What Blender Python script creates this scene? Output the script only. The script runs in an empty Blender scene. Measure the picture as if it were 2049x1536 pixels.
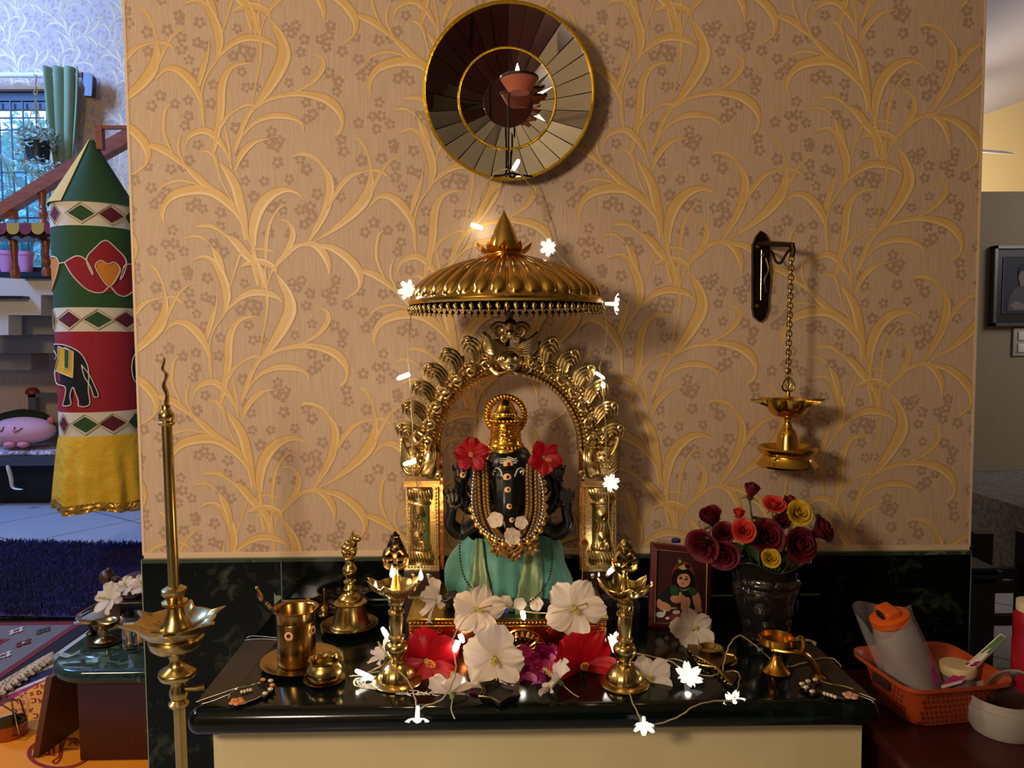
import bpy, math, random
from mathutils import Vector, Matrix, Euler
random.seed(7)
SC=bpy.context.scene; COL=SC.collection
PI=math.pi; sin=math.sin; cos=math.cos
# ---------------------------------------------------------------- camera
F_PX=1480.0; CX,CY=1024.5,768.0
CAM=(0.0,-1.8,1.42); YAW,PIT,ROL=0.0144,0.0587,0.0066
def _basis():
    sy,cy=math.sin(YAW),math.cos(YAW); sp,cp=math.sin(PIT),math.cos(PIT)
    f=(sy*cp,cy*cp,-sp); r0=(cy,-sy,0.0)
    u0=(r0[1]*f[2]-r0[2]*f[1], r0[2]*f[0]-r0[0]*f[2], r0[0]*f[1]-r0[1]*f[0])
    c,s=math.cos(ROL),math.sin(ROL)
    r=tuple(r0[i]*c-u0[i]*s for i in range(3)); u=tuple(u0[i]*c+r0[i]*s for i in range(3))
    return f,r,u
FW,RT,UP=_basis()
def ray(px,py):
    a=(px-CX)/F_PX; b=(CY-py)/F_PX
    return tuple(FW[i]+a*RT[i]+b*UP[i] for i in range(3))
def at(px,py,Y):
    d=ray(px,py); t=(Y-CAM[1])/d[1]
    return tuple(CAM[i]+t*d[i] for i in range(3))
def atz(px,py,Z):
    d=ray(px,py); t=(Z-CAM[2])/d[2]
    return tuple(CAM[i]+t*d[i] for i in range(3))
def proj(p):
    v=[p[i]-CAM[i] for i in range(3)]
    w=sum(v[i]*FW[i] for i in range(3))
    return CX+F_PX*sum(v[i]*RT[i] for i in range(3))/w, CY-F_PX*sum(v[i]*UP[i] for i in range(3))/w
cam_d=bpy.data.cameras.new('camera'); cam=bpy.data.objects.new('camera',cam_d); COL.objects.link(cam)
cam_d.sensor_width=36.0; cam_d.lens=F_PX/2049*36.0; cam_d.clip_start=0.02; cam_d.clip_end=100
cam.matrix_world=Matrix(((RT[0],UP[0],-FW[0],CAM[0]),(RT[1],UP[1],-FW[1],CAM[1]),(RT[2],UP[2],-FW[2],CAM[2]),(0,0,0,1)))
SC.camera=cam
# ---------------------------------------------------------------- world, lights, exposure
vs=SC.view_settings; SC.display_settings.display_device='sRGB'
vs.view_transform='Standard'; vs.look='None'; vs.exposure=0.14; vs.gamma=1.0; vs.use_curve_mapping=False
w=bpy.data.worlds.new('world'); SC.world=w; w.use_nodes=True
w.node_tree.nodes['Background'].inputs[0].default_value=(0.62,0.82,1.0,1); w.node_tree.nodes['Background'].inputs[1].default_value=1.9
def area(name,loc,target,size,power,col,sy=None):
    d=bpy.data.lights.new(name,'AREA'); d.energy=power; d.color=col; d.size=size
    if sy: d.shape='RECTANGLE'; d.size_y=sy
    o=bpy.data.objects.new(name,d); COL.objects.link(o); o.location=loc
    o.rotation_euler=(Vector(target)-Vector(loc)).to_track_quat('-Z','Y').to_euler(); return o
def point(name,loc,power,col,r=0.01):
    d=bpy.data.lights.new(name,'POINT'); d.energy=power; d.color=col; d.shadow_soft_size=r
    o=bpy.data.objects.new(name,d); COL.objects.link(o); o.location=loc; return o
WARM=(1.0,0.84,0.64)
point('warm_room_lamp',(-1.05,-2.08,1.84),86,WARM,.14)
area('warm_fill',(-1.2,-3.4,2.93),(-1.2,-3.2,0.0),0.5,5,WARM)  # unseen fill light added for the front room, no fixture behind it
area('window_daylight',(-5.5,7.0,5.5),(-4.3,3.6,0.2),2.0,900,(0.18,0.36,1.0),1.7)
area('stair_window_daylight',(-6.2,2.7,5.1),(-3.6,5.5,3.2),1.8,560,(0.18,0.38,1.0),1.8)
area('hall_lamp',(-2.9,-0.5,2.9),(-2.5,2.9,0.3),0.6,62,(1.0,0.80,0.56))
area('dining_lamp',(3.0,3.5,2.2),(3.7,4.6,3.2),0.5,26,(1.0,0.82,0.52))
area('dining_daylight',(4.2,1.2,2.5),(2.7,2.8,0.9),0.9,15,(0.92,0.88,0.92))
# ---------------------------------------------------------------- mesh builder
def cr(pts,k=4,closed=False):
    P=[tuple(p) for p in pts]; n=len(P); out=[]
    rng=range(n if closed else n-1)
    for i in rng:
        g=lambda j:P[j%n] if closed else P[min(max(j,0),n-1)]
        a,b,c,d=g(i-1),g(i),g(i+1),g(i+2)
        for s in range(k):
            t=s/k
            out.append(tuple(0.5*((2*b[m])+(-a[m]+c[m])*t+(2*a[m]-5*b[m]+4*c[m]-d[m])*t*t+(-a[m]+3*b[m]-3*c[m]+d[m])*t**3) for m in range(len(b))))
    if not closed: out.append(P[-1])
    return out
class MB:
    def __init__(s): s.v=[]; s.f=[]; s.m=[]; s.mi=0; s.M=None
    def mat(s,i): s.mi=i; return s
    def xf(s,M): s.M=M; return s
    def add(s,vs,fs):
        b=len(s.v)
        if s.M is not None: vs=[tuple(s.M@Vector(v)) for v in vs]
        s.v+= [tuple(v) for v in vs]; s.f+=[tuple(b+i for i in f) for f in fs]; s.m+=[s.mi]*len(fs); return s
    def box(s,c,d,R=None):
        x,y,z=[k/2 for k in d]
        vs=[(a*x,b*y,e*z) for a in(-1,1) for b in(-1,1) for e in(-1,1)]
        if R is not None: vs=[tuple(R@Vector(v)) for v in vs]
        vs=[(v[0]+c[0],v[1]+c[1],v[2]+c[2]) for v in vs]
        return s.add(vs,[(0,1,3,2),(4,6,7,5),(0,4,5,1),(2,3,7,6),(0,2,6,4),(1,5,7,3)])
    def bb(s,lo,hi): return s.box([(lo[i]+hi[i])/2 for i in range(3)],[abs(hi[i]-lo[i]) for i in range(3)])
    def rbox(s,c,d,r,R=None,n=3):
        # rounded box: superellipse-like prism rounded in plan (xy) and on its top and bottom rims
        x,y,z=[k/2 for k in d]; r=min(r,x*.99,y*.99,z*.99); vs=[];fs=[]; rings=[]
        prof=[(r*(1-sin(PI/2*i/n)),-z+r*(1-cos(PI/2*i/n))) for i in range(n+1)]
        prof+= [(a,-b) for a,b in reversed(prof)]
        for off,zz in prof:
            ring=[]
            for (sx,sy,a0) in((1,1,0),(-1,1,1),(-1,-1,2),(1,-1,3)):
                for i in range(n+1):
                    a=PI/2*(a0+i/n); rr=max(r-off,1e-5)
                    ring.append((sx*(x-r)+rr*cos(a),sy*(y-r)+rr*sin(a),zz))
            rings.append(ring)
        N=len(rings[0])
        for k in rings: vs+=k
        for i in range(len(rings)-1):
            for j in range(N): fs.append((i*N+j,i*N+(j+1)%N,(i+1)*N+(j+1)%N,(i+1)*N+j))
        fs.append(tuple(reversed(range(N)))); fs.append(tuple((len(rings)-1)*N+j for j in range(N)))
        if R is not None: vs=[tuple(R@Vector(v)) for v in vs]
        return s.add([(v[0]+c[0],v[1]+c[1],v[2]+c[2]) for v in vs],fs)
    def tube(s,pts,r,n=8,closed=False,flat=1.0):
        P=[Vector(p) for p in pts]; N=len(P); R=r if isinstance(r,(list,tuple)) else [r]*N
        vs=[];fs=[]; prev=None
        for i in range(N):
            if closed: t=P[(i+1)%N]-P[i-1]
            else: t=P[min(i+1,N-1)]-P[max(i-1,0)]
            if t.length<1e-9: t=Vector((0,0,1))
            t.normalize()
            if prev is None:
                a=Vector((0,0,1)) if abs(t.z)<.9 else Vector((1,0,0)); u=t.cross(a).normalized()
            else:
                u=prev-t*prev.dot(t)
                if u.length<1e-6: u=t.orthogonal()
                u.normalize()
            prev=u; w_=t.cross(u)
            for j in range(n):
                a=2*PI*j/n; vs.append(tuple(P[i]+u*(R[i]*cos(a))+w_*(R[i]*flat*sin(a))))
        for i in range(N if closed else N-1):
            for j in range(n):
                k=(i+1)%N; fs.append((i*n+j,i*n+(j+1)%n,k*n+(j+1)%n,k*n+j))
        if not closed:
            fs.append(tuple(reversed(range(n)))); fs.append(tuple((N-1)*n+j for j in range(n)))
        return s.add(vs,fs)
    def lathe(s,prof,n=32,c=(0,0,0),fx=None,R=None):
        vs=[];fs=[];N=len(prof)
        for i,(r,z) in enumerate(prof):
            for j in range(n):
                a=2*PI*j/n; rr=max(r,1e-5)
                if fx: rr,zz=fx(rr,z,a,i)
                else: zz=z
                vs.append((rr*cos(a),rr*sin(a),zz))
        for i in range(N-1):
            for j in range(n): fs.append((i*n+j,i*n+(j+1)%n,(i+1)*n+(j+1)%n,(i+1)*n+j))
        if prof[0][0]>1e-4: fs.append(tuple(reversed(range(n))))
        if prof[-1][0]>1e-4: fs.append(tuple((N-1)*n+j for j in range(n)))
        if R is not None: vs=[tuple(R@Vector(v)) for v in vs]
        return s.add([(v[0]+c[0],v[1]+c[1],v[2]+c[2]) for v in vs],fs)
    def ball(s,c,r,nu=12,nv=8,R=None):
        rx,ry,rz=(r,r,r) if not isinstance(r,(tuple,list)) else r
        vs=[(0,0,-rz)];fs=[]
        for i in range(1,nv):
            p=-PI/2+PI*i/nv
            for j in range(nu):
                a=2*PI*j/nu; vs.append((rx*cos(p)*cos(a),ry*cos(p)*sin(a),rz*sin(p)))
        vs.append((0,0,rz)); T=len(vs)-1
        for j in range(nu):
            fs.append((0,1+(j+1)%nu,1+j)); fs.append((T,T-nu+j,T-nu+(j+1)%nu))
        for i in range(nv-2):
            for j in range(nu): fs.append((1+i*nu+j,1+i*nu+(j+1)%nu,1+(i+1)*nu+(j+1)%nu,1+(i+1)*nu+j))
        if R is not None: vs=[tuple(R@Vector(v)) for v in vs]
        return s.add([(v[0]+c[0],v[1]+c[1],v[2]+c[2]) for v in vs],fs)
    def patch(s,fn,nu,nv,closed_u=False):
        vs=[fn(i/(nu if closed_u else nu-1) if nu>1 else 0,j/(nv-1)) for j in range(nv) for i in range(nu)]; fs=[]
        for j in range(nv-1):
            for i in range(nu if closed_u else nu-1):
                k=(i+1)%nu; fs.append((j*nu+i,j*nu+k,(j+1)*nu+k,(j+1)*nu+i))
        return s.add(vs,fs)
    def prism(s,poly,f0,f1):
        # poly: 2-D outline; f0/f1 map a 2-D point to the two 3-D faces
        n=len(poly); vs=[f0(p) for p in poly]+[f1(p) for p in poly]
        fs=[tuple(range(n)),tuple(reversed(range(n,2*n)))]+[(i,n+i,n+(i+1)%n,(i+1)%n) for i in range(n)]
        return s.add(vs,fs)
ORG={}
def link(o): COL.objects.link(o); return o
def thing(name,label,cat,loc=(0,0,0),group=None):
    o=link(bpy.data.objects.new(name,None)); o.location=loc; o.empty_display_size=.02
    o['label']=label; o['category']=cat
    if group: o['group']=group
    ORG[o.name]=Vector(loc); return o
def obj(name,mb,mats,parent=None,smooth=True,ang=40,label=None,sub=0,loc=None):
    if not isinstance(mats,(list,tuple)): mats=[mats]
    if parent is not None: org=ORG[parent.name]
    elif loc is not None: org=Vector(loc)
    else:
        xs=[v[0] for v in mb.v]; ys=[v[1] for v in mb.v]; zs=[v[2] for v in mb.v]
        org=Vector(((min(xs)+max(xs))/2,(min(ys)+max(ys))/2,min(zs)))
    me=bpy.data.meshes.new(name); me.from_pydata([(v[0]-org.x,v[1]-org.y,v[2]-org.z) for v in mb.v],[],mb.f)
    for m in mats: me.materials.append(m)
    if len(mats)>1: me.polygons.foreach_set('material_index',mb.m)
    if smooth:
        me.polygons.foreach_set('use_smooth',[True]*len(me.polygons))
        if ang: me.set_sharp_from_angle(angle=math.radians(ang))
    me.update(); o=link(bpy.data.objects.new(name,me))
    if parent is not None: o.parent=parent
    else: o.location=org
    if sub:
        md=o.modifiers.new('subdivision','SUBSURF'); md.levels=sub; md.render_levels=sub
    ORG[o.name]=org
    if label: o['label']=label
    return o
def tag(o,label,cat,group=None,kind=None):
    o['label']=label; o['category']=cat
    if group: o['group']=group
    if kind: o['kind']=kind
    return o
def struct(name,mb,mats,**k):
    o=obj(name,mb,mats,**k); o['kind']='structure'; return o
def dup(root,loc=None,rot=None,scale=None,label=None,group=None):
    r=root.copy(); link(r)
    if loc is not None: r.location=loc
    if rot is not None: r.rotation_euler=rot
    if scale is not None: r.scale=(scale,)*3 if not isinstance(scale,(tuple,list)) else scale
    if label: r['label']=label
    if group: r['group']=group
    def rec(a,b):
        for ch in list(a.children):
            c=ch.copy(); link(c); c.parent=b; rec(ch,c)
    rec(root,r); return r
# ---------------------------------------------------------------- materials
def srgb(h):
    if isinstance(h,str): h=tuple(int(h[i:i+2],16) for i in(0,2,4))
    return tuple((c/255/12.92 if c/255<=.04045 else ((c/255+.055)/1.055)**2.4) for c in h)
def mat(name,col,rough=.5,metal=0,noise=None,bump=None,trans=0,ior=1.45,emit=None,coat=0,sheen=0,sss=0,spec=None,alpha=None,coord='Object',transl=0):
    """noise=(scale,colour2,stretch(x,y,z),contrast); bump=(kind,scale,strength,distance)"""
    m=bpy.data.materials.new(name); m.use_nodes=True; nt=m.node_tree; N=nt.nodes; L=nt.links; b=N['Principled BSDF']
    c=srgb(col) if isinstance(col,str) else col
    b.inputs['Base Color'].default_value=(*c,1); b.inputs['Roughness'].default_value=rough; b.inputs['Metallic'].default_value=metal
    b.inputs['IOR'].default_value=ior
    if trans: b.inputs['Transmission Weight'].default_value=trans
    if coat: b.inputs['Coat Weight'].default_value=coat; b.inputs['Coat Roughness'].default_value=.05
    if sheen: b.inputs['Sheen Weight'].default_value=sheen; b.inputs['Sheen Roughness'].default_value=.4
    if sss: b.inputs['Subsurface Weight'].default_value=sss; b.inputs['Subsurface Radius'].default_value=(.01,.006,.004)
    if spec is not None: b.inputs['Specular IOR Level'].default_value=spec
    if emit: b.inputs['Emission Color'].default_value=(*emit[0],1); b.inputs['Emission Strength'].default_value=emit[1]
    if alpha is not None: b.inputs['Alpha'].default_value=alpha
    tc=N.new('ShaderNodeTexCoord')
    def mapped(st):
        mp=N.new('ShaderNodeMapping'); mp.inputs['Scale'].default_value=st; L.new(tc.outputs[coord],mp.inputs[0]); return mp.outputs[0]
    if noise:
        sc,c2,st,ct=noise; n=N.new('ShaderNodeTexNoise'); n.inputs['Scale'].default_value=sc; n.inputs['Detail'].default_value=5
        L.new(mapped(st),n.inputs['Vector'])
        r=N.new('ShaderNodeValToRGB'); r.color_ramp.elements[0].position=.5-ct; r.color_ramp.elements[1].position=.5+ct
        c2=srgb(c2) if isinstance(c2,str) else c2
        r.color_ramp.elements[0].color=(*c,1); r.color_ramp.elements[1].color=(*c2,1)
        L.new(n.outputs['Fac'],r.inputs[0]); L.new(r.outputs[0],b.inputs['Base Color'])
    if bump:
        kind,sc,stg,dist=bump[:4]; st=bump[4] if len(bump)>4 else (1,1,1)
        if kind=='noise': t=N.new('ShaderNodeTexNoise'); t.inputs['Detail'].default_value=4; out=t.outputs['Fac']
        elif kind=='voronoi': t=N.new('ShaderNodeTexVoronoi'); t.feature='SMOOTH_F1'; out=t.outputs['Distance']
        elif kind=='wave': t=N.new('ShaderNodeTexWave'); t.inputs['Distortion'].default_value=bump[5] if len(bump)>5 else 2; t.inputs['Detail'].default_value=1; out=t.outputs['Fac']
        t.inputs['Scale'].default_value=sc; L.new(mapped(st),t.inputs['Vector'])
        bp=N.new('ShaderNodeBump'); bp.inputs['Strength'].default_value=stg; bp.inputs['Distance'].default_value=dist
        L.new(out,bp.inputs['Height']); L.new(bp.outputs[0],b.inputs['Normal'])
    if transl:
        tr=N.new('ShaderNodeBsdfTranslucent'); ms=N.new('ShaderNodeMixShader'); ms.inputs[0].default_value=transl
        if b.inputs['Base Color'].links: L.new(b.inputs['Base Color'].links[0].from_socket,tr.inputs[0])
        else: tr.inputs[0].default_value=(*c,1)
        out=[n for n in N if n.type=='OUTPUT_MATERIAL'][0]
        L.new(b.outputs[0],ms.inputs[1]); L.new(tr.outputs[0],ms.inputs[2]); L.new(ms.outputs[0],out.inputs[0])
    return m
def glow(name,col,st):
    m=bpy.data.materials.new(name); m.use_nodes=True; N=m.node_tree.nodes; N.clear()
    e=N.new('ShaderNodeEmission'); o=N.new('ShaderNodeOutputMaterial'); e.inputs[0].default_value=(*col,1); e.inputs[1].default_value=st
    m.node_tree.links.new(e.outputs[0],o.inputs[0]); return m
def marble(name,base,vein,scale,rough=.06,amount=.62,spec=None):
    m=mat(name,base,rough,spec=spec); nt=m.node_tree;N=nt.nodes;L=nt.links;b=N['Principled BSDF']
    tc=N.new('ShaderNodeTexCoord'); n1=N.new('ShaderNodeTexNoise'); n1.inputs['Scale'].default_value=scale; n1.inputs['Detail'].default_value=7; n1.inputs['Distortion'].default_value=1.2
    n2=N.new('ShaderNodeTexNoise'); n2.inputs['Scale'].default_value=scale*.35; n2.inputs['Detail'].default_value=3
    L.new(tc.outputs['Object'],n1.inputs[0]); L.new(tc.outputs['Object'],n2.inputs[0])
    mm=N.new('ShaderNodeMath'); mm.operation='MULTIPLY'; L.new(n1.outputs['Fac'],mm.inputs[0]); L.new(n2.outputs['Fac'],mm.inputs[1])
    r=N.new('ShaderNodeValToRGB'); e=r.color_ramp.elements; e[0].position=.31; e[0].color=(*srgb(base),1); e[1].position=amount*.55; e[1].color=(*srgb(vein),1)
    x=e.new(amount*.45); x.color=(*[srgb(base)[i]*.7+srgb(vein)[i]*.3 for i in range(3)],1)
    L.new(mm.outputs[0],r.inputs[0]); L.new(r.outputs[0],b.inputs['Base Color']); return m
M={}
M['paper']=mat('wallpaper','CAAC90',.62,noise=(26,'BB9B80',(9,1,.55),.22),bump=('noise',60,.35,.002,(9,1,.5)))
M['leaf']=mat('wallpaper_leaf','D8AE6C',.45,noise=(40,'CFA25C',(1,1,1),.25))
M['leafedge']=mat('wallpaper_leaf_edge','B0854A',.55)
M['leaflight']=mat('wallpaper_leaf_light','E0BD84',.42)
M['petal']=mat('wallpaper_flower','A4836B',.6)
M['marble']=marble('green_marble','050B08','56614C',24,.1,.98,.22)
M['marbletop']=marble('green_marble_top','060D0A','28392E',22,.13,.9,.35)
M['lightmarble']=marble('pale_green_marble','1E2C22','55664E',16,.08)
M['grout']=mat('grout','7E8770',.7)
M['cream']=mat('cream_panel','D9C493',.35,noise=(6,'CFB988',(1,1,1),.3))
M['creamwall']=mat('cream_wall','A8987C',.85)
M['beigewall']=mat('beige_wall','A08F73',.85)
M['brightwall']=mat('cream_upper_wall','E6D2A6',.85)
M['ceil']=mat('ceiling_paint','C6C6E2',.9)
M['petalin']=mat('wallpaper_flower_centre','AC8D76',.6)
M['edge']=mat('wall_edge_paint','D8BA98',.7)
M['gold']=mat('gold_foil','C8A052',.17,1,bump=('noise',140,.12,.001))
M['goldpale']=mat('pale_gold','DBBE80',.27,1,bump=('noise',160,.25,.0015))
M['golddeep']=mat('deep_gold','DFA840',.22,1)
M['brass']=mat('brass','C6AB66',.25,1,noise=(30,'A58A52',(1,1,1),.3))
M['brassold']=mat('aged_brass','937C4C',.32,1,noise=(25,'5E4320',(1,1,1),.25))
M['brasspol']=mat('polished_brass','DDB04A',.18,1)
M['bronze']=mat('dark_bronze','4A3B26',.38,1,noise=(40,'2C2216',(1,1,1),.25))
M['copper']=mat('copper_sheet','D8743C',.2,1,bump=('noise',90,.2,.001))
M['blackstone']=mat('black_stone','100F10',.3,0,bump=('noise',120,.15,.001))
M['blackmetal']=mat('black_iron','0B0A0A',.4,.6)
M['silver']=mat('silver','D8D4CC',.18,1)
M['white']=mat('white_paint','E8E0D0',.6)
M['sandal']=mat('sandal_paste','E2B982',.8)
M['kumkum']=mat('kumkum_red','6A0B14',.85)
M['wood_d']=mat('dark_wood','3A1C12',.3,noise=(14,'24100A',(1,1,9),.3))
M['wood_m']=mat('maroon_wood','431B18',.28,noise=(12,'331311',(8,1,1),.3))
M['wood_r']=mat('railing_wood','984A1C',.4,noise=(10,'6E3010',(1,1,6),.3))
M['wood_k']=mat('dining_wood','1B0F0D',.35)
M['black']=mat('black','070707',.5)
# ================================================================ SETTING
XL,XR=at(270,600,0)[0],at(1954,600,0)[0]
ZC=at(1024,1195,0)[2]            # counter top
ZD=at(1024,1103,0)[2]            # top of the marble dado
FARY=5.5
def wallpaper(mb,conv,clampf,cells,base_mats):
    """leaf ribbons and blossom dots as one thin relief; conv maps tile metres to the wall"""
    LV=[[(430,540,10),(480,480,40),(545,380,60),(585,290,65),(580,215,50),(550,150,35),(522,95,5)],
    [(522,95,5),(500,55,30),(440,30,35),(380,38,28),(330,62,2)],
    [(420,555,12),(500,505,18),(600,480,25),(690,478,32),(780,500,45),(840,545,45),(868,600,24),(868,640,14),(850,675,16),(820,695,2)],
    [(610,478,5),(690,440,15),(740,400,24),(775,350,28),(780,310,22),(755,285,12),(725,282,2)],
    [(340,740,6),(370,680,12),(430,620,20),(510,590,30),(580,590,32),(630,603,20),(665,630,14),(675,668,3)],
    [(320,765,20),(355,670,22),(385,600,25),(430,540,15)],
    [(405,575,6),(440,420,9),(465,300,13),(468,215,18),(470,165,10),(500,80,12),(560,10,20),(600,-20,16)],
    [(455,170,10),(440,110,25),(420,50,35),(395,-5,40)],
    [(230,325,8),(265,280,14),(330,220,28),(400,192,38),(470,197,35),(520,218,22),(550,245,6)],
    [(235,330,8),(250,280,20),(262,220,40),(255,150,45),(230,80,40),(205,35,30),(160,5,20),(115,12,12),(88,30,2)],
    [(265,210,6),(300,100,12),(330,10,14),(355,-40,10)],
    [(235,325,8),(190,390,10),(170,450,9),(160,520,8),(165,600,9),(172,655,4)],
    [(990,1050,8),(1040,1000,20),(1100,1000,36),(1160,1050,46),(1200,1120,32),(1215,1180,18),(1222,1290,4)],
    [(150,440,12),(165,380,28),(185,320,25),(205,260,12),(215,190,4)],
    [(240,655,30),(258,560,40),(262,480,42),(275,410,38),(310,350,25),(360,325,16),(430,320,3)],
    [(250,640,30),(290,590,18),(340,555,11),(390,530,16),(430,535,14)],
    [(72,755,4),(90,700,18),(140,668,30),(190,668,36),(240,710,34),(280,775,14),(305,850,6)],
    [(212,780,14),(225,720,30),(240,655,32)],
    [(300,860,8),(295,780,14),(285,700,14),(275,640,8)],
    [(320,870,10),(345,800,28),(390,745,30),(440,715,16),(505,705,3)],
    [(145,775,3),(180,765,15),(215,790,22),(235,850,10)],
    [(240,818,3),(285,880,38),(320,950,50),(340,1040,50),(355,1120,40),(365,1220,22)],
    [(215,790,6),(235,860,10),(260,940,9),(330,1080,6),(355,1180,5)],
    [(1020,492,3),(1008,440,22),(1030,380,28),(1080,335,44),(1170,312,52),(1260,320,52),(1340,375,46),(1400,450,30),(1430,530,14),(1447,592,5)],
    [(985,335,3),(1020,290,12),(1080,265,16),(1140,265,14),(1200,285,8)],
    [(1115,130,6),(1140,190,16),(1180,230,34),(1230,280,36),(1290,322,15),(1350,390,5)],
    [(965,80,25),(1030,105,40),(1090,150,28),(1150,205,10)],
    [(1130,15,3),(1110,70,14),(1112,120,12),(1135,175,8)],
    [(1085,-135,3),(1052,-98,15),(1040,0,16),(1055,65,13),(1085,140,5)],
    [(1460,640,20),(1462,590,30),(1465,520,44),(1490,430,56),(1535,365,52),(1590,325,42),(1650,312,26),(1700,330,14),(1730,362,2)],
    [(1515,740,10),(1520,690,14),(1525,600,19),(1545,500,18),(1575,440,12),(1610,400,10),(1660,382,3)],
    [(1590,690,6),(1620,640,22),(1655,580,30),(1665,530,28),(1650,490,14),(1620,470,10),(1578,475,2)],
    [(1740,585,6),(1780,520,28),(1835,420,40),(1862,320,44),(1860,250,35),(1830,190,16),(1800,155,20),(1760,135,22),(1715,130,16),(1685,145,2)],
    [(700,1230,5),(800,1170,22),(900,1090,46),(970,1010,56),(1000,930,36),(1005,850,14),(985,770,12),(955,715,16),(925,698,3)],
    [(780,1060,10),(820,990,20),(870,920,28),(920,885,18),(990,868,8),(1040,865,18),(1080,885,14),(1092,900,2)],
    [(985,1015,12),(1030,920,20),(1060,870,14),(1090,830,12),(1130,803,8),(1162,800,2)],
    [(490,1370,10),(540,1310,20),(600,1260,25),(650,1240,20),(700,1240,32),(745,1275,42),(775,1340,30),(780,1402,2)],
    [(1700,600,8),(1770,600,14),(1850,610,32),(1930,660,46),(1985,730,46),(1995,790,26),(1978,832,12),(1930,870,9),(1890,885,2)],
    [(105,1160,2),(140,1145,18),(200,1150,22),(258,1192,12),(310,1230,40),(355,1285,45),(400,1335,42),(440,1390,34),(455,1460,22)],
    [(1115,567,2),(1160,550,15),(1210,560,14),(1250,603,6),(1275,650,36),(1296,720,34),(1300,770,20)],
    [(1440,632,6),(1480,618,12),(1530,622,14),(1578,642,3)],
    [(1465,600,14),(1470,680,24),(1485,740,14),(1500,830,8)],[(1515,720,8),(1518,780,10),(1512,835,6)],
    [(385,1310,4),(400,1370,16),(420,1450,20)]]
    FLW=[62,80,165,115,70,190,70,250,150,215,190,232,105,305,140,370,355,145,225,430,210,525,95,510,95,590,75,640,600,140,650,130,625,170,770,200,815,180,825,130,800,240,880,260,690,200,670,265,330,285,380,255,420,262,408,292,370,365,390,445,440,440,605,420,695,360,810,370,855,415,845,465,970,385,960,300,1000,362,1035,325,950,190,1065,205,690,520,765,535,720,580,690,605,330,650,510,668,550,712,500,722,530,742,1058,520,1020,590,1065,588,950,625,1110,630,1040,655,860,710,870,770,960,815,135,735,90,815,60,850,535,825,590,910,650,810,680,860,465,920,370,920,365,830,350,780,960,910,810,920,850,1000,730,985,120,1030,90,1050,150,1060,240,1080,235,1150,300,1205,410,1000,500,1055,555,1070,545,1040,640,1065,692,1050,700,1100,660,1140,480,1185,590,1190,1010,1130,965,1180,1080,1170,1060,805,1125,755,200,1240,250,1280]
    k=0
    for (ci,cj) in cells:
        for pts in LV:
            c=cr(pts,5); n=len(c); off=.0003+(k%37)*1.0e-5; k+=1
            rows=[]
            for i in range(n):
                t=(c[min(i+1,n-1)][0]-c[max(i-1,0)][0],c[min(i+1,n-1)][1]-c[max(i-1,0)][1]); l=math.hypot(*t) or 1
                nx,ny=-t[1]/l,t[0]/l; h=max(c[i][2]*1.12,1.5)/2
                rows.append([clampf(conv(c[i][0]+nx*h*q,c[i][1]+ny*h*q,ci,cj),off+(.00025 if abs(q)<.5 else .0001 if abs(q)<.95 else 0)) for q in(-1,-.84,-.3,.35,.88,1)])
            xs=[r[0][0] for r in rows]; zs=[r[0][2] for r in rows]
            if max(xs)-min(xs)<1e-6 or max(zs)-min(zs)<1e-6: continue
            vs=[v for r in rows for v in r]
            for q,mi in((0,2),(1,1),(2,1),(3,3),(4,2)):
                mb.mi=mi; mb.add(vs,[]) if q==0 else None
                b=len(mb.v)-len(vs)
                fs=[(b+i*6+q,b+i*6+q+1,b+i*6+q+7,b+i*6+q+6) for i in range(n-1)]
                mb.f+=fs; mb.m+=[mi]*len(fs)
        rnd=random.Random(5)
        for q in range(0,len(FLW),2):
            u,v=FLW[q],FLW[q+1]; a0=rnd.random()*6; rr=rnd.uniform(15,18.5); mb.mi=4
            for p in range(5):
                a=a0+2*PI*p/5; cx,cy=u+rr*1.15*cos(a),v+rr*1.15*sin(a); s=rr*rnd.uniform(.52,.70)
                ring=[clampf(conv(cx+s*cos(b),cy+s*1.05*sin(b),ci,cj),.00012+q*6e-7) for b in [2*PI*i/8 for i in range(8)]]
                if max(r[0] for r in ring)-min(r[0] for r in ring)<1e-5: continue
                c0_=[sum(r[i] for r in ring)/8 for i in range(3)]; wy=ring[0][1]; dy_=-.00005
                mb.mi=4; mb.add(ring,[tuple(range(8))]); mb.mi=6; mb.add([(c0_[0]+(r_[0]-c0_[0])*.55,r_[1]+(r_[1]-wy)*.0+dy_,c0_[2]+(r_[2]-c0_[2])*.55) for r_ in ring],[tuple(range(8))])
def R2w(u,v): p=at(1180+u/2.56,v/2.56,0); return p[0],p[2]
o0=at(1418,304,0); o1=at(1836,57,0); o2=at(1405,800,0)
V1=(o1[0]-o0[0],o1[2]-o0[2]); V2=(0.0,o2[2]-o0[2])
V1=(V1[0],-V2[1]/2)
ZT=2.9
PM=[M['paper'],M['leaf'],M['leafedge'],M['leaflight'],M['petal'],M['edge'],M['petalin']]
mb=MB(); mb.mat(0).bb((XL,0,ZD-.03),(XR,.16,ZT)); mb.mat(5).bb((XL-.004,-.0012,ZD),(XL+.002,.16,ZT)); mb.bb((XR-.0025,-.0012,ZD),(XR+.003,.16,ZT)); mb.bb((XL,-.002,ZD-.01),(XR,0,ZD+.006))
def cv(u,v,i,j):
    x,z=R2w(u,v); return x+i*V1[0],z+i*V1[1]+j*V2[1]
def cl(p,off): return (min(max(p[0],XL),XR),-off,min(max(p[1],ZD+.004),ZT))
cells=[]
for i in range(-5,4):
    for j in range(-6,7):
        x,z=cv(400,500,i,j)
        if XL-1<x<XR+.8 and ZD-.9<z<ZT+.5: cells.append((i,j))
wallpaper(mb,cv,cl,cells,None)
struct('wall_center',mb,PM,ang=60)
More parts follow.
